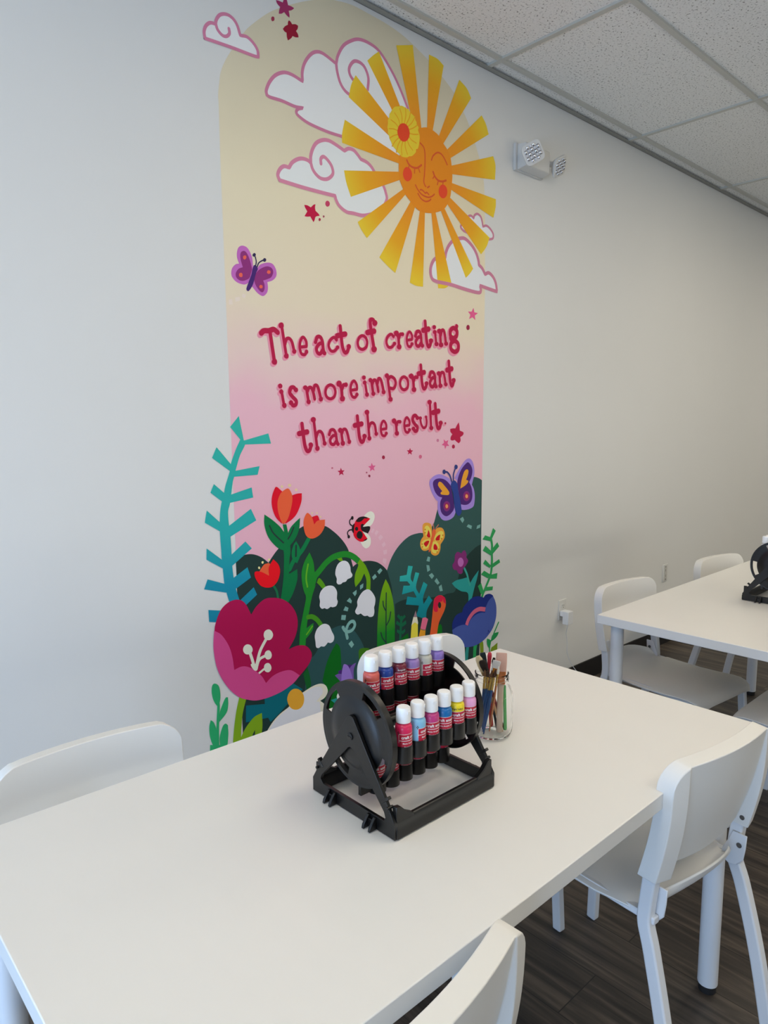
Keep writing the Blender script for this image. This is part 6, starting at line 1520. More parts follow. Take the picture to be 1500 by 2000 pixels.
  ('F','',(0.93,0.137,0.035),7,0,'1005,711 1026,722 1052,720 1076,702 1082,674 1070,642 1036,595 1022,537 1008,483! 962,494! 980,567 991,631 998,682'),
  ('F','tip',(0.821,0.012,0.07),7.5,0,'1005,708 1026,722 1048,721 1061,709 1059,691! 1036,689 1029,677 1027,650 1008,652 998,672'),
  ('F','tip',(0.819,0.012,0.07),7.5,0,'1059,716! 1076,703 1082,674! 1065,686!'),
  ('F','',(0.019,0.034,0.026),8,0,'1050,674 1048,666 1043,662 1037,663 1031,670 1029,678 1031,686 1036,691 1043,689 1048,683'),
 ]),
 ('painted_flower', 'blue flower with a pink arc at the lower right', [
  ('F','petal#1',(0.012,0.031,0.25),7,0,'1127,542! 1127,572 1143,600 1166,611 1195,613! 1206,637 1235,657 1271,671 1313,670 1352,656! 1365,667 1394,668 1419,657 1429,643! 1377,562 1225,532'),
  ('F','petal#2',(0.071,0.119,0.452),7.5,0,'1126,541! 1158,550 1196,552 1219,547 1237,539! 1255,564 1290,581 1330,585 1364,579! 1367,601 1388,632 1422,651! 1439,627 1451,589 1449,538 1426,490 1385,457 1342,438 1287,430 1227,436 1188,452 1153,478 1133,516'),
  ('SB','arc',(0.739,0.15,0.276),8,21.4,'1227,545 1243,571 1278,597 1320,605 1365,595'),
  ('S','signature',(0.017,0.029,0.19),8,2.9,'1376,467 1379,470 1386,470'),
  ('S','signature',(0.017,0.029,0.19),8,2.9,'1389,473 1390,486 1398,473 1402,476'),
  ('F','stem',(0.026,0.314,0.287),6,0,'1191,443! 1218,405! 1228,439! 1247,434! 1239,367! 1235,236! 1208,243! 1197,416'),
  ('F','stem',(0.027,0.389,0.111),6,0,'1280,437! 1309,437! 1300,384 1302,218! 1276,225! 1278,389'),
  ('F','stem',(0.238,0.365,0.02),6,0,'1322,438! 1348,441! 1356,401 1360,202! 1336,208! 1332,386'),
 ]),
 ('painted_sprig', 'green sprig on the white wall at the lower right', [
  ('S','stem',(0.02,0.336,0.092),5,8.1,'1471,509 1442,470 1419,435 1404,401 1402,275'),
  ('F','leaf#0',(0.019,0.334,0.092),4.5,0,'1474,459! 1465,444 1443,430 1411,422! 1420,450 1442,460'),
  ('F','leaf#1',(0.02,0.336,0.092),4.5,0,'1382,445! 1405,434 1413,418 1402,387! 1386,409 1381,429'),
  ('F','leaf#3',(0.215,0.34,0.016),4.2,0,'1465,406! 1464,383 1463,260! 1401,276! 1412,380 1437,396'),
 ]),
]
# ------------------------------------------------------------------ mural painted on the back wall


def RK(c, wl):
    """paint colour from its look beside a white wall that looks wl"""
    q = [lin(v) / lin(wl) * .82 for v in c]
    m = max(q)
    return tuple(q) if m <= .93 else tuple(min(.93, v * (.93 / m) ** (.8 if v < m else 1)) for v in q)



ramp_mat('ARCH', [(1.05, RK((213, 160, 177), 205)), (1.66, RK((214, 168, 181), 201)), (1.84, RK((208, 184, 178), 199)), (2.02, RK((203, 190, 168), 194)), (2.4, RK((192, 182, 157), 183)), (2.95, RK((166, 158, 137), 172))])
ramp_mat('RAY', [(.22, RK((220, 136, 34), 184)), (.37, RK((224, 156, 32), 184)), (.47, RK((228, 188, 50), 184)), (.60, RK((232, 198, 62), 184))], centre=(.946, 0, 2.527))
ramp_mat('FERN', [(.82, RK((14, 118, 146), 200)), (1.0, RK((18, 128, 152), 203)), (1.16, RK((34, 155, 155), 205)), (1.55, RK((46, 164, 150), 203))])
ramp_mat('LIME', [(.5, RK((6, 98, 28), 200)), (.64, RK((20, 118, 32), 202)), (.85, RK((112, 160, 10), 203))])
ramp_mat('CORAL', [(.63, RK((2, 112, 124), 203)), (.76, RK((10, 135, 145), 203)), (.86, RK((46, 168, 162), 203))])


def paint(c):
    if isinstance(c, str):
        return MATS[c]
    return mat('paint_%02d_%02d_%02d' % tuple(int(v * 99) for v in c), c, 0.7, spec=0.25)


def ptsof(s):
    out = []
    for t in s.split():
        a, b = t.rstrip('!').split(',')
        out.append((float(a) / 1000, float(b) / 1000, t.endswith('!')))
    return out


def flat_fill(bm, pts, y, mi):
    c = cat_rom(pts, True, 5)
    q = []
    for p in c:
        if not q or (p - q[-1]).length > 2e-4:
            q.append(p)
    if sum(a.x * b.y - b.x * a.y for a, b in zip(q, q[1:] + q[:1])) < 0:
        q.reverse()
    f = bm.faces.new([bm.verts.new((p.x, y, p.y)) for p in q])
    f.material_index = mi


def flat_stroke(bm, pts, wd, y, mi, closed=False, butt=False):
    c = cat_rom(pts, closed, 6)
    n = len(c)
    L, R = [], []
    for i in range(n):
        t = (c[(i + 1) % n] - c[i - 1]) if closed else (c[min(i + 1, n - 1)] - c[max(i - 1, 0)])
        t = t.normalized() if t.length > 1e-9 else Vector((1, 0))
        nn = Vector((-t.y, t.x)) * wd / 2
        yy = y - i * 1.5e-6                  # later brush strokes lie over earlier ones
        L.append(bm.verts.new((c[i].x + nn.x, yy, c[i].y + nn.y)))
        R.append(bm.verts.new((c[i].x - nn.x, yy, c[i].y - nn.y)))
    for i in range(n if closed else n - 1):
        j = (i + 1) % n
        bm.faces.new((L[i], R[i], R[j], L[j])).material_index = mi
    if not closed and not butt:
        for i, d in ((0, -1), (n - 1, 1)):
            t = (c[1] - c[0]) if i == 0 else (c[-1] - c[-2])
            a = math.atan2(t.y, t.x) + (PI if i == 0 else 0)
            arc = [bm.verts.new((c[i].x + wd / 2 * math.cos(a - PI / 2 + PI * k / 6), y, c[i].y + wd / 2 * math.sin(a - PI / 2 + PI * k / 6))) for k in range(1, 6)]
            ends = [R[i], L[i]] if i else [L[i], R[i]]
            bm.faces.new([ends[0]] + arc + [ends[1]]).material_index = mi


mural = empty('mural', (.66, 0, 1.5), 0, 'tall arched garden and sun mural painted on the white wall with a quotation', 'mural')


def build_part(name, items, parent, tiny):
    bm = bmesh.new()
    ms = []
    for kind, sub, col, lvl, wd, s in items:
        m = paint(col)
        if m not in ms:
            ms.append(m)
        tiny[0] += 1
        y = -(0.0004 + lvl * 0.00022 + (tiny[0] % 12) * 0.000012)
        if kind == 'F':
            flat_fill(bm, ptsof(s), y, ms.index(m))
        else:
            flat_stroke(bm, ptsof(s), wd / 1000, y, ms.index(m), kind == 'SC', kind == 'SB')
    for f in bm.faces:
        f.normal_update()
        if f.normal.y > 0:
            f.normal_flip()
    o = link(name, bm, ms, parent, 0)
    o.matrix_parent_inverse = Matrix.Translation((-.66, 0, -1.5))
    return o


tiny = [0]
for pname, plabel, items in MURAL:
    subs = {}
    for it in items:
        subs.setdefault(it[1], []).append(it)
    if len(subs) == 1:
        root = build_part(pname, items, mural, tiny)
    elif '' in subs:
        root = build_part(pname, subs.pop(''), mural, tiny)
        for sname, its in subs.items():
            c = build_part(sname.split('#')[0], its, root, tiny)
            c.matrix_parent_inverse = Matrix.Identity(4)
    else:
        root = empty(pname)
        root.parent = mural
        root.matrix_parent_inverse = Matrix.Translation((-.66, 0, -1.5))
        for sname, its in subs.items():
            c = build_part(sname.split('#')[0], its, root, tiny)
            c.matrix_parent_inverse = Matrix.Identity(4)
    if plabel:
        root['label'] = plabel

# ------------------------------------------------------------------ tables
TZ = 0.74
lam = mat('white_laminate', (0.80, 0.785, 0.755), 0.33, spec=0.45, mottle=0.01, mscale=3)
steel = mat('white_powder_coat', (0.76, 0.77, 0.79), 0.38, spec=0.5)
rubber = mat('black_rubber', (0.015, 0.015, 0.016), 0.6)


def table(x0, x1, y0, y1, label):
    cx, cy = (x0 + x1) / 2, (y0 + y1) / 2
    t = empty('table', (cx, cy, 0), 0, label, 'table', 'white tables along the wall')
    hx, hy = (x1 - x0) / 2, (y1 - y0) / 2
    bm = bmesh.new()
    box(bm, (-hx, -hy, TZ - .035), (hx, hy, TZ))
    link('tabletop', bm, lam, t, 40, .0018)
    for sx in (-1, 1):
        for sy in (-1, 1):
            bm = bmesh.new()
            lx, ly = sx * (hx - .065), sy * (hy - .054)
            lathe(bm, [(0, .022), (.0245, .022), (.025, .024), (.025, TZ - .036), (0, TZ - .036)], 28, T(lx, ly, 0))
            lg = link('leg', bm, steel, t, 40)
            bm = bmesh.new()
            lathe(bm, [(0, 0), (.021, 0), (.022, .002), (.022, .024), (0, .024)], 24, T(lx, ly, 0))
            link('foot', bm, rubber, lg, 40)
            bm = bmesh.new()
            lathe(bm, [(0, TZ - .041), (.045, TZ - .041), (.045, TZ - .0355), (0, TZ - .0355)], 24, T(lx, ly, 0))
            link('mounting_plate', bm, steel, lg, 40)
    return t


T1 = (-1.0079, .5992, -1.4999, -.6901)
T2 = (1.2088, 1.2088 + 1.607, -1.5043, -.6944)
table(*T1, 'white rectangular table in front of the mural with the jar of paintbrushes')
table(*T2, 'second white table farther right by the bare wall with outlets')

# ------------------------------------------------------------------ chairs
plast = mat('white_chair_plastic', (0.80, 0.785, 0.75), 0.42, spec=0.45, bump=0.03, bscale=900)
screw = mat('screw_steel', srgb(120, 120, 122), 0.35, metal=0.9)


def chair_back_bm():
    us = [-1, -.985, -.96, -.92, -.87, -.80, -.785, -.765, -.68, -.55, -.4, -.25, -.1]
    us = us + [0] + [-u for u in reversed(us)]
    W, NV = .203, 14
    bm = bmesh.new()
    F, B = [], []
    for u in us:
        x = u * W
        rad = .056
        ax = abs(x)
        zt = .80 if ax < W - rad else .80 - rad + math.sqrt(max(0, rad * rad - (ax - W + rad) ** 2))
        zt -= .003 * u * u
        zb = .530 if abs(u) > .775 else .545 - .012 * (1 - (u / .775) ** 2)
        fc, bc = [], []
        for j in range(NV + 1):
            v = j / NV
            z = zb + (zt - zb) * v
            hv = (z - .53) / .27
            yf = -.184 - (z - .45) * .14 + .027 * u * u - .01 * math.sin(PI * hv)
            th = .044 - .006 * hv if abs(u) > .775 else .010 + .026 * max(0, hv) ** 1.2
            xs = x * (1.0 + .0 * hv)
            fc.append(bm.verts.new((xs, yf, z)))
            bc.append(bm.verts.new((xs, yf - th, z - .004 * hv)))
        F.append(fc)
        B.append(bc)
    n = len(us)
    for i in range(n - 1):
        for j in range(NV):
            bm.faces.new((F[i][j], F[i][j + 1], F[i + 1][j + 1], F[i + 1][j]))
            bm.faces.new((B[i][j], B[i + 1][j], B[i + 1][j + 1], B[i][j + 1]))
        bm.faces.new((F[i][0], F[i + 1][0], B[i + 1][0], B[i][0]))
        bm.faces.new((F[i][NV], B[i][NV], B[i + 1][NV], F[i + 1][NV]))
    for j in range(NV):
        bm.faces.new((F[0][j], B[0][j], B[0][j + 1], F[0][j + 1]))
        bm.faces.new((F[-1][j], F[-1][j + 1], B[-1][j + 1], B[-1][j]))
    bmesh.ops.recalc_face_normals(bm, faces=bm.faces[:])
    return bm


def chair_seat_bm():
    prof = [(-.224, .506, .66), (-.216, .486, .76), (-.204, .468, .83), (-.188, .456, .87), (-.165, .449, .91), (-.13, .446, .95), (-.06, .441, .99), (.02, .440, 1), (.10, .443, 1.0), (.16, .447, 1.0), (.195, .447, .995), (.219, .441, .975), (.238, .430, .93), (.249, .414, .86)]
    us = [-1, -.97, -.92, -.84, -.7, -.5, -.25, 0, .25, .5, .7, .84, .92, .97, 1]
    bm = bmesh.new()
    top, bot = [], []
    for (y, z, wv) in prof:
        k = max(0, min(1, (-.13 - y) / .09))
        a, b = [], []
        for u in us:
            zz = z - .012 * abs(u) ** 5 * (1 - k) + .004 * u * u - k * .03 * u ** 2
            a.append(bm.verts.new((u * .207 * wv, y + k * .035 * u * u, zz)))
            b.append(bm.verts.new((u * .203 * wv, y + k * .035 * u * u - .006 * k, zz - .007 + .005 * k)))
        top.append(a)
        bot.append(b)
    n, m = len(prof), len(us)
    for i in range(n - 1):
        for j in range(m - 1):
            bm.faces.new((top[i][j], top[i][j + 1], top[i + 1][j + 1], top[i + 1][j]))
            bm.faces.new((bot[i][j], bot[i + 1][j], bot[i + 1][j + 1], bot[i][j + 1]))
    for i in range(n - 1):
        bm.faces.new((top[i][0], top[i + 1][0], bot[i + 1][0], bot[i][0]))
        bm.faces.new((top[i][-1], bot[i][-1], bot[i + 1][-1], top[i + 1][-1]))
    for j in range(m - 1):
        bm.faces.new((top[0][j], bot[0][j], bot[0][j + 1], top[0][j + 1]))
        bm.faces.new((top[-1][j], top[-1][j + 1], bot[-1][j + 1], bot[-1][j]))
    bmesh.ops.recalc_face_normals(bm, faces=bm.faces[:])
    return bm


def smooth_path(pts, n=6):
    """Catmull-Rom through 3D points"""
    P = [Vector(p) for p in pts]
    P = [P[0] * 2 - P[1]] + P + [P[-1] * 2 - P[-2]]
    out = []
    for i in range(1, len(P) - 2):
        for k in range(n):
            t = k / n
            a, b, c, d = P[i - 1], P[i], P[i + 1], P[i + 2]
            out.append(0.5 * ((2 * b) + (c - a) * t + (2 * a - 5 * b + 4 * c - d) * t * t + (3 * b - a - 3 * c + d) * t ** 3))
    out.append(P[-2])
    return out


def make_chair():
    c = empty('chair')
    link('seat', chair_seat_bm(), plast, c, 60, .002)
    bk = link('backrest', chair_back_bm(), plast, c, 45, .004, 3)
    for s in (-1, 1):
        bm = bmesh.new()
        lathe(bm, [(0, -.001), (.0055, -.001), (.006, 0), (.006, .0012), (.003, .0016), (0, .0006)], 16, T(s * .1572, -.209, .552) @ RY(-s * PI / 2))
        link('screw', bm, screw, bk, 40)
    for s in (-1, 1):
        bm = bmesh.new()
        sweep(bm, smooth_path([(s * .202, -.285, 0), (s * .196, -.246, .2), (s * .190, -.205, .36), (s * .186, -.185, .42), (s * .183, -.184, .46), (s * .182, -.190, .52), (s * .182, -.196, .575)]), .0125, .0155, rect=True)
        link('leg', bm, steel, c, 40, .004)
        bm = bmesh.new()
        sweep(bm, smooth_path([(s * .196, .236, 0), (s * .190, .226, .2), (s * .184, .212, .40)]), .012, .0145, rect=True)
        link('leg', bm, steel, c, 40, .004)
        bm = bmesh.new()
        sweep(bm, smooth_path([(s * .178, -.205, .432), (s * .180, -.1, .430), (s * .182, .05, .428), (s * .182, .16, .426), (s * .180, .213, .418)]), .010, .0085, rect=True)
        link('side_rail', bm, steel, c, 40, .003)
        bm = bmesh.new()
        prism(bm, [[(-.160, .425), (-.18, .416), (-.200, .422), (-.214, .44), (-.218, .47), (-.220, .505), (-.185, .505), (-.176, .48), (-.162, .45)]], .005, T(s * .1655 - .0025, 0, 0) @ YZX)
        br = link('seat_bracket', bm, steel, c, 40, .002)
        bm = bmesh.new()
        lathe(bm, [(0, -.001), (.006, -.001), (.0065, 0), (.0065, .0014), (.003, .0018), (0, .0006)], 16, T(s * .163, -.203, .475) @ RY(-s * PI / 2))
        link('screw', bm, screw, br, 40)
    return c


CHAIRS = [  # back top centre (x, y), direction the sitter faces, label
    (-.714, -.566, 180 - 1.7, 'white chair behind the near table at the far left, back to the wall'),
    (.310, -.550, 180 - 8, 'white chair at the mural, its back showing just above the paint bottles'),
    (.305, -1.545, -6.8, 'white chair at the right corner of the near table, its screwed rear frame showing'),
    (-.655, -1.589, 7, 'white chair at the bottom edge of the photo, only its curved backrest showing'),
    (1.595, -.592, 180 - 6, 'white chair under the left end of the far table, its whole seat showing'),
    (2.470, -.637, 180 - 8, 'farthest white chair beyond the far table, beside the wall plate'),
    (1.545, -1.650, 0, 'white chair pushed under the near side of the far table, only its seat showing'),
]
proto = make_chair()
for i, (bx, by, deg, lab) in enumerate(CHAIRS):
    o = proto if i == 0 else copy_tree(proto)
    a = math.radians(deg)
    off = Vector((0, -.243, 0))
    off.rotate(Matrix.Rotation(a, 3, 'Z'))
    o.location = (bx - off.x, by - off.y, 0)
    o.rotation_euler = (0, 0, a)
    tag(o, lab, 'chair', 'white stacking chairs')

# ------------------------------------------------------------------ rotating paint rack
blk = mat('black_plastic', srgb(9, 9, 10), 0.34, spec=0.5, bump=0.02, bscale=300)
RC = Vector((0, .0005, .160))   # hub (local y, z above the table)
RR = .1045
ROW_R, ROW_A = .084, [PI - math.radians(5) + PI / 2 * k for k in range(4)]
RACK_AT = (-.4175, -1.1225, TZ)


def disc_bm(outward):
    """disc standing across x with four slots, a rim flange and a raised dome on the outer side"""
    bm = bmesh.new()
    radii = [0, .02, .045, .062, .066, .076, .0775, .0945, .096, RR - .001]
    lift = [.006, .006, .006, .005, .003, .0015, .0015, .0015, .0015, .0]
    N = 144
    th = .003
    slots = [math.radians(33 + 90 * k) for k in range(4)]

    def cut(i, k):
        if i not in (6,):
            return False
        a = 2 * PI * (k + .5) / N
        return any(abs((a - s + PI) % (2 * PI) - PI) < math.radians(19) for s in slots)
    fr = []
    for side in (0, 1):
        rings = []
        for r, l in zip(radii, lift):
            x = outward * (l + (0 if side else -th))
            if r == 0:
                rings.append([bm.verts.new((x, 0, 0))])
            else:
                rings.append([bm.verts.new((x, r * math.cos(2 * PI * k / N), r * math.sin(2 * PI * k / N))) for k in range(N)])
        fr.append(rings)
    for i in range(len(radii) - 1):
        for k in range(N):
            if cut(i, k):
                continue
            j = (k + 1) % N
            for side in (0, 1):
                a, b = fr[side][i], fr[side][i + 1]
                if len(a) == 1:
                    bm.faces.new((a[0], b[k], b[j]))
                else:
                    bm.faces.new((a[k], b[k], b[j], a[j]))
    for k in range(N):                       # slot walls
        j, p = (k + 1) % N, (k - 1) % N
        if cut(6, k):
            for i in (6, 7):
                bm.faces.new((fr[0][i][k], fr[1][i][k], fr[1][i][j], fr[0][i][j]))
            for q, e in ((p, k), ((k + 1) % N, (k + 1) % N)):
                if not cut(6, q):
                    bm.faces.new((fr[0][6][e], fr[0][7][e], fr[1][7][e], fr[1][6][e]))
    # rim flange reaching inward
    o1 = fr[1][-1]
    i1 = fr[0][-1]
    fl = [bm.verts.new((-outward * .012, RR * math.cos(2 * PI * k / N), RR * math.sin(2 * PI * k / N))) for k in range(N)]
    fo = [bm.verts.new((outward * .0005, RR * math.cos(2 * PI * k / N), RR * math.sin(2 * PI * k / N))) for k in range(N)]
    fi = [bm.verts.new((-outward * .012, (RR - .003) * math.cos(2 * PI * k / N), (RR - .003) * math.sin(2 * PI * k / N))) for k in range(N)]
    for k in range(N):
        j = (k + 1) % N
        bm.faces.new((o1[k], fo[k], fo[j], o1[j]))
        bm.faces.new((fo[k], fl[k], fl[j], fo[j]))
        bm.faces.new((fl[k], fi[k], fi[j], fl[j]))
        bm.faces.new((fi[k], i1[k], i1[j], fi[j]))
    bmesh.ops.recalc_face_normals(bm, faces=bm.faces[:])
    bmesh.ops.translate(bm, verts=bm.verts[:], vec=(0, RC.y, RC.z))
    return bm


def arc2(cx, cy, r, a0, a1, n=8):
    return [(cx + r * math.cos(a0 + (a1 - a0) * k / n), cy + r * math.sin(a0 + (a1 - a0) * k / n)) for k in range(n + 1)]


def aframe_bm(x):
    """A shaped end plate, outline in (y, z) from the table"""
    y0, y1 = -.1235, .1245
    out = arc2(0, .190, .012, PI - .45, .45, 8) + [(.104, .062), (.118, .040), (y1, .030), (y1, .002), (y0, .002), (y0, .030), (-.117, .040), (-.104, .062)]
    hole = [(-.093, .028), (.090, .028), (.098, .036), (.094, .046)] + arc2(0, .124, .014, .5, PI - .5, 8) + [(-.094, .046), (-.098, .036)]
    bm = bmesh.new()
    prism(bm, [out, hole], .007, T(x - .0035, 0, 0) @ YZX)
    return bm


DROP = .0425                            # foot of a bottle below the pivot of its row


def make_rack(label):
    r = empty('paint_rack', RACK_AT, 0, label, 'paint rack', 'rotating paint racks')
    for x, s in ((.0075, -1), (.2875, 1)):
        af = link('end_frame', aframe_bm(x), blk, r, 40, .0015)
        for yy in (-.112, .112):
            bm = bmesh.new()
            sg = 1 if yy > 0 else -1
            box(bm, (-.0046, -.0105, -.003), (.0046, .0105, .003), 0, T(x, yy * .87, .070) @ RX(sg * .70))
            lathe(bm, [(0, -.008), (.003, -.008), (.003, .008), (0, .008)], 12, T(x, yy * .95, .058) @ RY(PI / 2))
            link('hinge_collar', bm, blk, af, 40, .001)
    for yy in (-.1155, .1165):
        bm = bmesh.new()
        pr = [(-.011, .002), (-.011, .020), (-.004, .036), (.004, .036), (.009, .026), (.009, .002)]
        prism(bm, [[(p * (1 if yy < 0 else -1), q) for p, q in pr]], .280, T(.0075, yy, 0) @ YZX)
        link('base_bar', bm, blk, r, 40, .002)
        for xx, d in ((.011, 1), (.284, -1)):
            bm = bmesh.new()
            prism(bm, [[(0, .03), (0, .062), (d * .012, .060), (d * .026, .046), (d * .045, .036), (d * .045, .03)]], .012, Matrix(((1, 0, 0, xx), (0, 0, 1, yy - .006), (0, 1, 0, 0), (0, 0, 0, 1))))
            link('corner_gusset', bm, blk, r, 40, .0015)
    for y in (-.062, .058):
        for x, d in ((.004, -1), (.291, 1)):
            bm = bmesh.new()
            for o in (-.009, .009):
                prism(bm, [[(0, .026), (d * .004, .026), (d * .016, .010), (d * .018, .002), (0, .002)]], .006, Matrix(((1, 0, 0, x), (0, 0, 1, y + o - .003), (0, 1, 0, 0), (0, 0, 0, 1))))
            box(bm, (min(x, x + d * .006), y - .009, .004), (max(x, x + d * .006), y + .009, .02))
            link('clip', bm, blk, r, 40, .001)
    for x, s in ((.0185, -1), (.2765, 1)):
        _dm = disc_bm(s)
        bmesh.ops.translate(_dm, verts=_dm.verts[:], vec=(x, 0, 0))
        d = link('disc', _dm, blk, r, 40)
        bm = bmesh.new()
        e = abs((.0075 if s < 0 else .2875) - x) + .004
        lathe(bm, [(0, 0), (.011, 0), (.011, e - .004), (.0075, e - .004), (.0075, e + .0015), (.0055, e + .002), (0, e + .002)], 24, T(x, RC.y, RC.z) @ RY(s * PI / 2))
        box(bm, (x + s * (e + .0022) - .0006, RC.y - .0055, RC.z - .001), (x + s * (e + .0022) + .0006, RC.y + .0055, RC.z + .001))
        link('hub', bm, blk, d, 40)
    for a in ROW_A:
        cy, cz = RC.y + ROW_R * math.cos(a), RC.z + ROW_R * math.sin(a)
        bm = bmesh.new()
        for i in range(6):
            lathe(bm, [(0, -.0030), (.0185, -.0030), (.0187, -.001), (.0187, .0305), (.0174, .0305), (.0174, -.0012), (0, -.0012)], 28, T(ROW_X[i], cy, cz - DROP))
        box(bm, (.0200, cy - .004, cz - .040), (ROW_X[0] - .017, cy + .004, cz - .016))
        box(bm, (ROW_X[5] + .017, cy - .004, cz - .040), (.275, cy + .004, cz - .016))
        link('cup_row', bm, blk, r, 40)
    bm = bmesh.new()
    lathe(bm, [(0, .028), (.012, .028), (.012, .272), (0, .272)], 20, T(0, RC.y, RC.z) @ RY(PI / 2))
    link('axle', bm, blk, r, 40)
    return r


ROW_X = [.0655 + .0374 * i for i in range(6)]
rack_near = make_rack('black rotating paint rack beside the jar of brushes on the near table')
rack_far = copy_tree(rack_near)
rack_far.location = (1.850, -1.1225, TZ)
FAR_TURN = math.radians(-45)            # the far drum stands turned a little further
_row = 0
for ch in kids(rack_far):
    if ch.name.startswith('cup_row'):
        a0, a1 = ROW_A[_row], ROW_A[_row] + FAR_TURN
        ch.location = (0, ROW_R * (math.cos(a1) - math.cos(a0)), ROW_R * (math.sin(a1) - math.sin(a0)))
        _row += 1
    elif ch.name.startswith('disc'):
        ch.rotation_euler = (FAR_TURN, 0, 0)
        hub = Vector((0, RC.y, RC.z))
        ch.location = hub - RX(FAR_TURN).to_3x3() @ hub
tag(rack_far, 'black rotating paint rack cut off by the right edge of the photo')

# ------------------------------------------------------------------ paint bottles
capm = mat('white_cap', (.91, .91, .91), 0.35, spec=0.5)
redm = mat('label_red', srgb(188, 22, 55), 0.45)
whm = mat('label_white', (.82, .82, .82), 0.5)
drk = mat('label_dark', (.03, .02, .03), 0.5)
BR = .0165
BS = .941                               # height of the bottle against its profile


def text_bm(s, size, bold=0.0):
    cu = bpy.data.curves.new('txt', 'FONT')
    cu.body, cu.size, cu.offset, cu.align_x = s, size, bold, 'CENTER'
    cu.resolution_u = 2
    o = bpy.data.objects.new('txt', cu)
    COL.objects.link(o)
    dg = bpy.context.evaluated_depsgraph_get()
    me = bpy.data.meshes.new_from_object(o.evaluated_get(dg))
    bm = bmesh.new()
    bm.from_mesh(me)
    bpy.data.objects.remove(o)
    bpy.data.curves.remove(cu)
    bpy.data.meshes.remove(me)
    return bm


def wrap_text(bm, s, size, z, r, a0, bold, mi):
    t = text_bm(s, size, bold)
    vm = {}
    for v in t.verts:
        a = a0 + v.co.x / r
        vm[v] = bm.verts.new((r * math.cos(a), r * math.sin(a), z + v.co.y))
    for f in t.faces:
        try:
            bm.faces.new([vm[v] for v in f.verts]).material_index = mi
        except ValueError:
            pass
    t.free()


def strip(bm, r, a0, a1, z0, z1, mi, n=16):
    vs = [(bm.verts.new((r * math.cos(a0 + (a1 - a0) * i / n), r * math.sin(a0 + (a1 - a0) * i / n), z0)), bm.verts.new((r * math.cos(a0 + (a1 - a0) * i / n), r * math.sin(a0 + (a1 - a0) * i / n), z1))) for i in range(n + 1)]
    for a, b in zip(vs, vs[1:]):
        bm.faces.new((a[0], b[0], b[1], a[1])).material_index = mi


def label_bm():
    bm = bmesh.new()
    r = BR + .00012
    A = 1.40                                # half angle of the red panel
    strip(bm, r, -A, A, .004, .0443, 0, 24)
    strip(bm, r, -A, A, .0455, .0580, 0, 24)
    strip(bm, r + .00006, -A, A, .0443, .0455, 1, 24)
    strip(bm, r + .00006, -A, A, .0580, .0588, 1, 24)
    strip(bm, r + .00006, -A - .05, -A, .040, .0588, 1, 2)
    strip(bm, r, PI - .95, PI + .62, .006, .058, 1, 20)
    q = r + .00014
    wrap_text(bm, 'craft smart', .0086, .0489, q, .0, .00024, 1)
    wrap_text(bm, 'Matte Acrylic Paint', .0043, .0380, q, .0, .00008, 1)
    wrap_text(bm, 'Premium Acrylic', .0040, .0310, q, .0, .00008, 1)
    for zz in (.024, .017, .010):
        wrap_text(bm, 'Acrylic Paint', .0042, zz, q, .0, .00008, 1)
    for dz, da in ((.0610, -.22), (.0610, -.05), (.0634, -.135), (.0586, -.135)):
        strip(bm, q, -A + da, -A + da + .09, dz - .0011, dz + .0011, 2, 2)
    for k in range(7):
        strip(bm, q, PI - .8, PI + .3, .018 + k * .0055, .0188 + k * .0055, 2, 8)
    bmesh.ops.scale(bm, vec=(1, 1, BS), verts=bm.verts[:])
    return bm


CAP_PROF = [(.0, .0795), (.0140, .0795), (.0143, .081), (.0138, .104), (.0130, .1085), (.0115, .1100), (.0, .1105)]
BODY_PROF = [(0, 0), (.0150, 0), (BR, .0015), (BR, .0655), (.0162, .0700), (.0148, .0740), (.0115, .0765), (.0105, .0775), (.0105, .0800), (0, .0800)]
_b = bmesh.new()
lathe(_b, CAP_PROF, 36)
strip(_b, .01402, .0, 2 * PI, .0985, .0991, 0, 36)
box(_b, (.0125, -.0045, .0985), (.0146, .0045, .1035))
bmesh.ops.recalc_face_normals(_b, faces=_b.faces[:])
bmesh.ops.scale(_b, vec=(1, 1, BS), verts=_b.verts[:])


def paint_of(col):
    return mat('bottle_%d_%d_%d' % col, srgb(*col), 0.3, spec=0.5)


cap_me = link('cap', _b, capm, None, 40)
lab_me = link('label_print', label_bm(), [redm, whm, drk], None, 0)
cap_mesh, lab_mesh = cap_me.data, lab_me.data
bpy.data.objects.remove(cap_me)
bpy.data.objects.remove(lab_me)
body_mesh = {}


NAMES = {(116, 34, 54): ('Burgundy', whm), (238, 214, 36): ('Bright Yellow', drk)}   # the colour names that can be read


def bottle(col, loc, rz, label, group):
    o = empty('paint_bottle', loc, rz, label, 'paint bottle', group)
    if col not in body_mesh:
        bm = bmesh.new()
        lathe(bm, [(p, q * BS) for p, q in BODY_PROF], 36)
        b = link('body', bm, paint_of(col), o, 40)
        body_mesh[col] = b.data
    else:
        b = bpy.data.objects.new('body', body_mesh[col])
        COL.objects.link(b)
        b.parent = o
    c = bpy.data.objects.new('cap', cap_mesh)
    COL.objects.link(c)
    c.parent = o
    l = bpy.data.objects.new('label_print', lab_mesh)
    COL.objects.link(l)
    l.parent = b
    if col in NAMES:
        bm = bmesh.new()
        wrap_text(bm, NAMES[col][0], .0046, .0630 * BS, BR + .00015, -.55, .0001, 0)
        link('colour_name', bm, NAMES[col][1], b, 0)
    return o


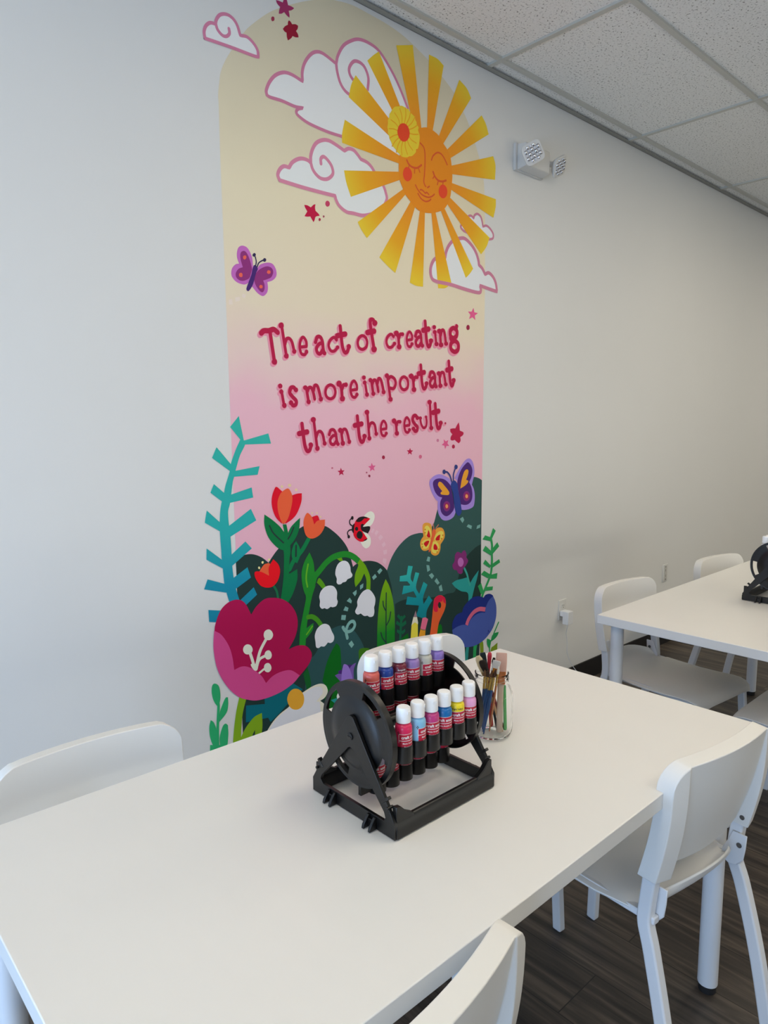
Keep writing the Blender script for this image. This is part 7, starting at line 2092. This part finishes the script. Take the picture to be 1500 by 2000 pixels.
ROWS = [
    ('front row of the near paint rack', 0, [((222, 40, 92), 'hot pink paint bottle'), ((134, 192, 226), 'sky blue paint bottle'), ((196, 62, 128), 'magenta paint bottle'), ((22, 108, 172), 'cobalt blue paint bottle'), ((238, 214, 36), 'yellow paint bottle'), ((234, 166, 212), 'light pink paint bottle')]),
    ('bottom row of the near paint rack', 1, [((150, 146, 172), 'greyish lilac paint bottle'), ((196, 50, 48), 'red paint bottle'), ((214, 98, 42), 'orange paint bottle'), ((92, 70, 66), 'brown paint bottle'), ((150, 40, 80), 'wine paint bottle'), ((76, 44, 158), 'purple paint bottle')]),
    ('rear low row of the near paint rack', 2, [((120, 30, 44), 'dark red paint bottle')] * 6),
    ('top row of the near paint rack', 3, [((214, 98, 88), 'coral paint bottle'), ((28, 62, 146), 'navy blue paint bottle'), ((116, 34, 54), 'burgundy paint bottle'), ((154, 124, 186), 'lavender paint bottle'), ((190, 188, 176), 'pale grey paint bottle'), ((140, 114, 192), 'violet paint bottle')]),
]
# direction in which the printed front of each label is turned (degrees, world)
FACE = {0: [-83, -48, -102, -120, -98, -100], 1: [-105, -100, -105, -110, -108, -60], 2: [-110] * 6, 3: [-88, -81, -78, -108, -66, -120]}
for grp, k, cols in ROWS:
    a = ROW_A[k]
    cy, cz = RC.y + ROW_R * math.cos(a), RC.z + ROW_R * math.sin(a)
    for i, (col, nm) in enumerate(cols):
        lab = nm + ' in the ' + grp if k != 2 else 'dark red paint bottle half hidden in the ' + grp
        bottle(col, (RACK_AT[0] + ROW_X[i], RACK_AT[1] + cy, TZ + cz - DROP), math.radians(FACE[k][i]), lab, grp.replace('of', 'in'))
far = [(3, 0, (220, 220, 222), 'paint bottle nearest the mural in the back row of the far paint rack'), (3, 1, (206, 206, 210), 'second paint bottle in the back row of the far paint rack'), (0, 0, (200, 190, 180), 'paint bottle nearest the mural in the high row of the far paint rack'), (2, 0, (90, 120, 190), 'blue paint bottle low at the back of the far paint rack')]
for k, i, col, lab in far:
    a = ROW_A[k] + FAR_TURN
    bottle(col, (1.850 + ROW_X[i], -1.1225 + RC.y + ROW_R * math.cos(a), TZ + RC.z + ROW_R * math.sin(a) - DROP), math.radians(-110), lab, 'bottles in the far paint rack')

# ------------------------------------------------------------------ mason jar with brushes
JX, JY, JZ = .066, -1.082, TZ
glm = bpy.data.materials.new('clear_glass')
glm.use_nodes = True
_b = glm.node_tree.nodes['Principled BSDF']
_b.inputs['Base Color'].default_value = (0.99, 1.0, 0.995, 1)
_b.inputs['Transmission Weight'].default_value = 1
_b.inputs['Roughness'].default_value = 0.0
_b.inputs['IOR'].default_value = 1.14
_b.inputs['Specular IOR Level'].default_value = 0.8
jar = empty('glass_jar', (JX, JY, JZ), 0, 'clear glass screw-neck jar full of brushes on the near table', 'jar')
bm = bmesh.new()
outp = [(0, .002), (.030, .002), (.034, .0), (.040, .001), (.047, .006), (.051, .016), (.052, .030), (.052, .096), (.050, .110), (.046, .121), (.0418, .128), (.0405, .132)]
lathe(bm, outp + [(.0405, .150), (.0405, .1545), (.0412, .1565), (.0395, .158), (.0375, .1565), (.0372, .133), (.0392, .127), (.0436, .118), (.0472, .108), (.0492, .095), (.0492, .030), (.0480, .017), (.0440, .009), (.038, .006), (0, .006)], 56)
bmesh.ops.recalc_face_normals(bm, faces=bm.faces[:])
body = link('jar_body', bm, glm, jar, 60)
bm = bmesh.new()
pts = [(.0412 * math.cos(t), .0412 * math.sin(t), .1365 + .009 * t / (2 * PI)) for t in [2 * PI * 2.0 * i / 128 * .9 for i in range(129)]]
sweep(bm, pts, .0011, n=8, upv=(0, 0, 1))
link('screw_thread', bm, glm, jar, 60)


def bm_m(c, r=.5, **k):
    return mat('brush_%d_%d_%d' % c, srgb(*c), r, **k)


def stick(parts, a, b, name, label, cat='paintbrush'):
    """a = foot, b = tip (jar coordinates); parts = (name, colour, from, to, [(t, half width, half thickness)...], flat direction, rough, metal)"""
    A, B = Vector(a), Vector(b)
    d = B - A
    L = d.length
    o = empty(name, (JX + a[0], JY + a[1], JZ + a[2]), 0, label, cat, 'brushes and sticks in the jar')
    fl = Vector((.615, -.788, 0))
    zz = d.normalized()
    xx = (fl - zz * fl.dot(zz)).normalized()
    yy = zz.cross(xx)
    for pn, col, f0, f1, prof, rough, metal in parts:
        bm = bmesh.new()
        n = 14
        rings = []
        for t, hw, ht in prof:
            p = zz * (L * (f0 + (f1 - f0) * t))
            rings.append([bm.verts.new(p + xx * (hw * math.copysign(abs(math.cos(q)) ** .7, math.cos(q))) + yy * (ht * math.copysign(abs(math.sin(q)) ** .7, math.sin(q)))) for q in [2 * PI * i / n for i in range(n)]])
        for r0, r1 in zip(rings, rings[1:]):
            for i in range(n):
                bm.faces.new((r0[i], r0[(i + 1) % n], r1[(i + 1) % n], r1[i]))
        bm.faces.new(list(reversed(rings[0])))
        bm.faces.new(rings[-1])
        bmesh.ops.recalc_face_normals(bm, faces=bm.faces[:])
        k = dict(bump=.5, bscale=700) if pn == 'bristles' else {}
        link(pn, bm, mat('%s_%d_%d_%d' % (pn, *col), srgb(*col), rough, metal=metal, **k), o, 50)
    return o


H_ = lambda r0, r1, r2: [(0, r0, r0), (.05, r0 * 1.1, r0 * 1.1), (.6, r1, r1), (1, r2, r2)]
GOLD = (196, 160, 84)
stick([('handle', (196, 160, 120), 0, .70, H_(.002, .0035, .003), .5, 0), ('ferrule', (176, 150, 110), .68, .80, [(0, .0035, .0035), (1, .006, .004)], .3, .8), ('bristles', (214, 196, 158), .79, 1, [(0, .006, .004), (.4, .0085, .006), (.8, .0085, .005), (1, .005, .003)], .9, 0)], (.012, -.026, .010), (-.016, .031, .193), 'paintbrush', 'paintbrush with cream bristles at the left of the jar')
stick([('handle', (14, 40, 48), 0, 1, [(0, .003, .002), (.55, .0035, .002), (.72, .0065, .0022), (.97, .0075, .0022), (1, .0065, .002)], .4, 0)], (.016, -.006, .010), (.000, .030, .198), 'palette_knife', 'dark teal flat paddle handle standing in the jar', 'palette knife')
stick([('handle', (120, 30, 40), 0, .72, H_(.002, .0035, .003), .4, 0), ('ferrule', (190, 190, 186), .71, .86, [(0, .003, .003), (1, .0058, .0036)], .25, .9), ('bristles', (36, 26, 22), .85, 1, [(0, .0058, .0036), (.5, .0085, .005), (.85, .0085, .004), (1, .006, .003)], .9, 0)], (.024, -.022, .010), (-.020, .015, .187), 'paintbrush', 'paintbrush with dark brown bristles at the front left of the jar')
stick([('handle', (190, 44, 66), 0, 1, [(0, .002, .002), (.1, .0035, .0035), (.75, .0032, .0032), (.85, .0045, .0042), (.95, .0055, .005), (.985, .0045, .004), (1, .002, .002)], .35, 0)], (.004, .022, .010), (.014, .018, .199), 'paintbrush', 'red paintbrush handle pointing up out of the jar')
stick([('handle', (60, 26, 30), 0, .78, H_(.002, .003, .003), .4, 0), ('ferrule', (150, 120, 70), .77, .90, [(0, .003, .003), (1, .003, .003)], .3, .9), ('bristles', (26, 20, 20), .89, 1, [(0, .003, .003), (.5, .0048, .004), (1, .003, .002)], .9, 0)], (-.012, .012, .010), (.026, .014, .183), 'paintbrush', 'paintbrush with short black bristles behind the clear one')
stick([('handle', (206, 206, 204), 0, .76, H_(.002, .004, .004), .2, 0), ('ferrule', (204, 128, 44), .74, .90, [(0, .004, .003), (1, .0075, .0035)], .4, .3), ('bristles', (206, 204, 204), .84, 1, [(0, .0085, .0030), (.6, .0095, .0034), (1, .0095, .002)], .5, 0)], (-.022, .020, .010), (-.003, -.018, .190), 'paintbrush', 'flat paintbrush with a clear and orange head in the jar')
stick([('handle', (200, 178, 158), 0, .62, [(0, .005, .002), (.03, .0075, .0025), (.9, .0075, .0025), (1, .009, .003)], .6, 0), ('ferrule', (186, 112, 66), .61, .78, [(0, .011, .0045), (1, .0125, .005)], .3, .85), ('bristles', (206, 166, 152), .77, 1, [(0, .0125, .005), (.5, .0135, .006), (.97, .0130, .004), (1, .0125, .003)], .9, 0)], (.004, -.022, .009), (.023, -.011, .202), 'paintbrush', 'widest paintbrush with pale pink bristles and a copper ferrule')
stick([('handle', (186, 112, 70), 0, .72, H_(.0015, .003, .0025), .35, 0), ('ferrule', GOLD, .71, .90, [(0, .0025, .0025), (1, .003, .003)], .25, .9), ('bristles', (232, 226, 214), .89, 1, [(0, .003, .003), (.4, .0036, .003), (1, .0008, .0008)], .8, 0)], (-.010, -.003, .010), (-.005, -.025, .178), 'paintbrush', 'thin paintbrush with a copper handle and white pointed tip')
for k, (tint, tip, lab) in enumerate([((30, 66, 118), (70, 44, 30), 'rightmost blue handled paintbrush with a gold ferrule'), ((26, 60, 110), (96, 64, 40), 'second blue handled paintbrush from the right in the jar'), ((34, 72, 122), (60, 40, 28), 'third blue handled paintbrush from the right in the jar'), ((24, 54, 100), (110, 78, 52), 'leftmost blue handled paintbrush with a gold ferrule')]):
    sx, sy = -.0085 * k * .615, .0085 * k * .788
    stick([('handle', tint, 0, .68, H_(.0015, .0042, .003), .28, 0), ('ferrule', GOLD, .67, .88, [(0, .003, .003), (1, .0030, .0030)], .25, .9), ('bristles', tip, .87, 1, [(0, .003, .003), (.4, .0042, .0034), (1, .001, .001)], .85, 0)], (-.036 + .004 * k, -.006 + sy * .8, .012 + .003 * k), (-.008 + sx, -.018 + sy, .170 - .003 * (k % 2)), 'paintbrush', lab)
gm = stick([('handle', (92, 178, 100), 0, 1, [(0, .003, .0022), (.04, .0042, .0026), (.96, .0036, .0026), (1, .0028, .002)], .25, 0)], (.020, -.028, .012), (.026, -.019, .122), 'craft_stick', 'green glitter stick leaning at the right inside the jar', 'stick')
stick([('handle', (196, 44, 44), 0, 1, [(0, .0035, .003), (.04, .005, .0035), (.9, .004, .003), (1, .003, .003)], .35, 0)], (.016, .012, .010), (-.002, .006, .128), 'craft_stick', 'bright red stick standing in the middle of the jar', 'stick')

# ------------------------------------------------------------------ emergency light on the wall
abs_ = mat('emergency_housing', (.66, .65, .62), 0.45)
lens = mat('lamp_lens', (.62, .62, .64), 0.12, spec=0.8)
refl = mat('lamp_reflector', (.75, .75, .78), 0.18, metal=.9)
dkl = mat('lamp_dark', (.22, .22, .24), 0.3, metal=.5)
em = empty('emergency_light', (1.64, 0, 2.72), 0, 'white twin-head emergency light high on the wall right of the painted sun', 'emergency light')
bm = bmesh.new()
box(bm, (-.112, -.016, -.060), (.105, 0, .060))
link('back_plate', bm, abs_, em, 40, .003)
bm = bmesh.new()
vs = box(bm, (-.100, -.062, -.058), (.100, -.014, .057))
for v in vs:
    if v.co.y < -.05:
        v.co.z += .010 if v.co.z < 0 else -.004
        v.co.x *= .95
link('housing', bm, abs_, em, 40, .006, 3)


def lamp_head(loc, d, roll, parent):
    d = Vector(d).normalized()
    q = d.to_track_quat('Z', 'Y').to_matrix().to_4x4() @ RZ(roll)
    M = T(*loc) @ q
    bm = bmesh.new()
    S = .046
    prof = [(.012, -.034), (.022, -.030), (.036, -.016), (S, -.004), (S, .004), (S - .004, .006)]
    rings = []
    n = 40
    for r, z in prof:
        ring = []
        for i in range(n):
            a = 2 * PI * i / n
            c, s = math.cos(a), math.sin(a)
            e = .42
            ring.append(bm.verts.new(M @ Vector((r * math.copysign(abs(c) ** e, c), r * math.copysign(abs(s) ** e, s), z))))
        rings.append(ring)
    for a, b in zip(rings, rings[1:]):
        for i in range(n):
            bm.faces.new((a[i], a[(i + 1) % n], b[(i + 1) % n], b[i]))
    bm.faces.new(list(reversed(rings[0])))
    bm.faces.new(rings[-1])
    bmesh.ops.recalc_face_normals(bm, faces=bm.faces[:])
    h = link('lamp_head', bm, abs_, parent, 35)
    bm = bmesh.new()
    rnd = random.Random(3)
    for i in range(5):
        for j in range(5):
            x, y = -.030 + .015 * i, -.030 + .015 * j
            if i % 4 == 0 and j % 4 == 0:
                continue
            lathe(bm, [(0, .0055), (.0066, .0062), (.0072, .0066), (.0060, .0092), (.0030, .0105), (0, .0108)], 10, M @ T(x, y, 0), (i + j) % 2)
    for j in range(4):
        box(bm, (-.036, -.0235 + .015 * j, .0058), (.036, -.0215 + .015 * j, .0078), 2, M)
    link('reflector', bm, [lens, refl, dkl], h, 40)
    bm = bmesh.new()
    a = M @ Vector((0, 0, -.034))
    sweep(bm, [a, a + (Vector((0, 0, 0)) - Vector((a.x * .25, -.03 * 0 + a.y * .25 - .0, 0)))], .013, n=16, upv=(0, 0, 1))
    link('swivel', bm, abs_, h, 40)


lamp_head((-.112, -.112, -.014), (-.62, -.74, -.22), .50, em)
lamp_head((.150, -.078, -.004), (.12, -.88, -.42), .55, em)

# ------------------------------------------------------------------ outlet with adapter, second wall plate
plm = mat('outlet_plastic', (.74, .735, .71), 0.35)
slotm = mat('outlet_slot', (.03, .03, .03), 0.6)
ol = empty('wall_outlet', (2.031, 0, .4705), 0, 'white power outlet low on the wall right of the mural', 'outlet')
bm = bmesh.new()
box(bm, (-.036, -.006, -.0555), (.036, 0, .0555))
link('cover_plate', bm, plm, ol, 40, .003)
for z in (-.020, .020):
    bm = bmesh.new()
    pr = [(.0165 * max(-1, min(1, 1.25 * math.cos(a))), .0145 * math.sin(a)) for a in [2 * PI * i / 28 for i in range(28)]]
    prism(bm, [pr], .0025, T(0, -.0062, z) @ RX(PI / 2))
    rc = link('receptacle', bm, plm, ol, 40)
    bm = bmesh.new()
    box(bm, (-.0075, -.0092, z - .001), (-.0055, -.0086, z + .008))
    box(bm, (.0055, -.0092, z - .001), (.0075, -.0086, z + .007))
    lathe(bm, [(0, 0), (.0026, 0), (.0026, .0006), (0, .0006)], 10, T(0, -.0086, z - .0075) @ RX(PI / 2))
    link('slot', bm, slotm, rc, 0)
bm = bmesh.new()
lathe(bm, [(0, 0), (.003, 0), (.0028, .001), (0, .0014)], 12, T(0, -.006, 0) @ RX(PI / 2))
link('screw', bm, plm, ol, 40)
ad = empty('power_adapter', (2.020, -.045, .434), 0, 'white plug-in power adapter with a thin cord hanging to the floor', 'power adapter')
adm = mat('adapter_white', (.80, .81, .83), 0.35)
bm = bmesh.new()
box(bm, (-.0245, -.020, -.036), (.0245, .017, .036))
box(bm, (-.0245, .015, .006), (.0245, .0345, .036))
link('adapter_body', bm, adm, ad, 40, .003)
bm = bmesh.new()
cp = [(.002, -.004, -.034), (.006, .004, -.055), (.022, .020, -.10), (.040, .024, -.15), (.044, .026, -.205), (.058, .026, -.24), (.085, .020, -.29), (.125, .006, -.345), (.150, -.02, -.385), (.160, -.06, -.418), (.150, -.13, -.4318), (.12, -.22, -.4318)]
sweep(bm, smooth_path(cp, 8), .0021, n=8, upv=(1, 0, 0))
link('cord', bm, adm, ad, 60)
wp = empty('wall_plate', (3.241, 0, .492), 0, 'blank looking wall plate with two slots between the far chairs', 'wall plate')
bm = bmesh.new()
box(bm, (-.035, -.006, -.059), (.035, 0, .059))
link('cover_plate', bm, plm, wp, 40, .003)
bm = bmesh.new()
box(bm, (-.0165, -.0085, -.049), (.0165, -.0055, .049))
dv = link('switch_strap', bm, mat('strap_grey', (.60, .585, .54), .5), wp, 40, .002)
bm = bmesh.new()
for z in (-.042, .042):
    lathe(bm, [(0, 0), (.0042, 0), (.0036, .001), (0, .0014)], 12, T(.0, -.0086, z) @ RX(PI / 2))
for z in (-.018, .018):
    box(bm, (-.0012, -.0091, z - .008), (.0012, -.0084, z + .008))
link('screw', bm, slotm, dv, 0)
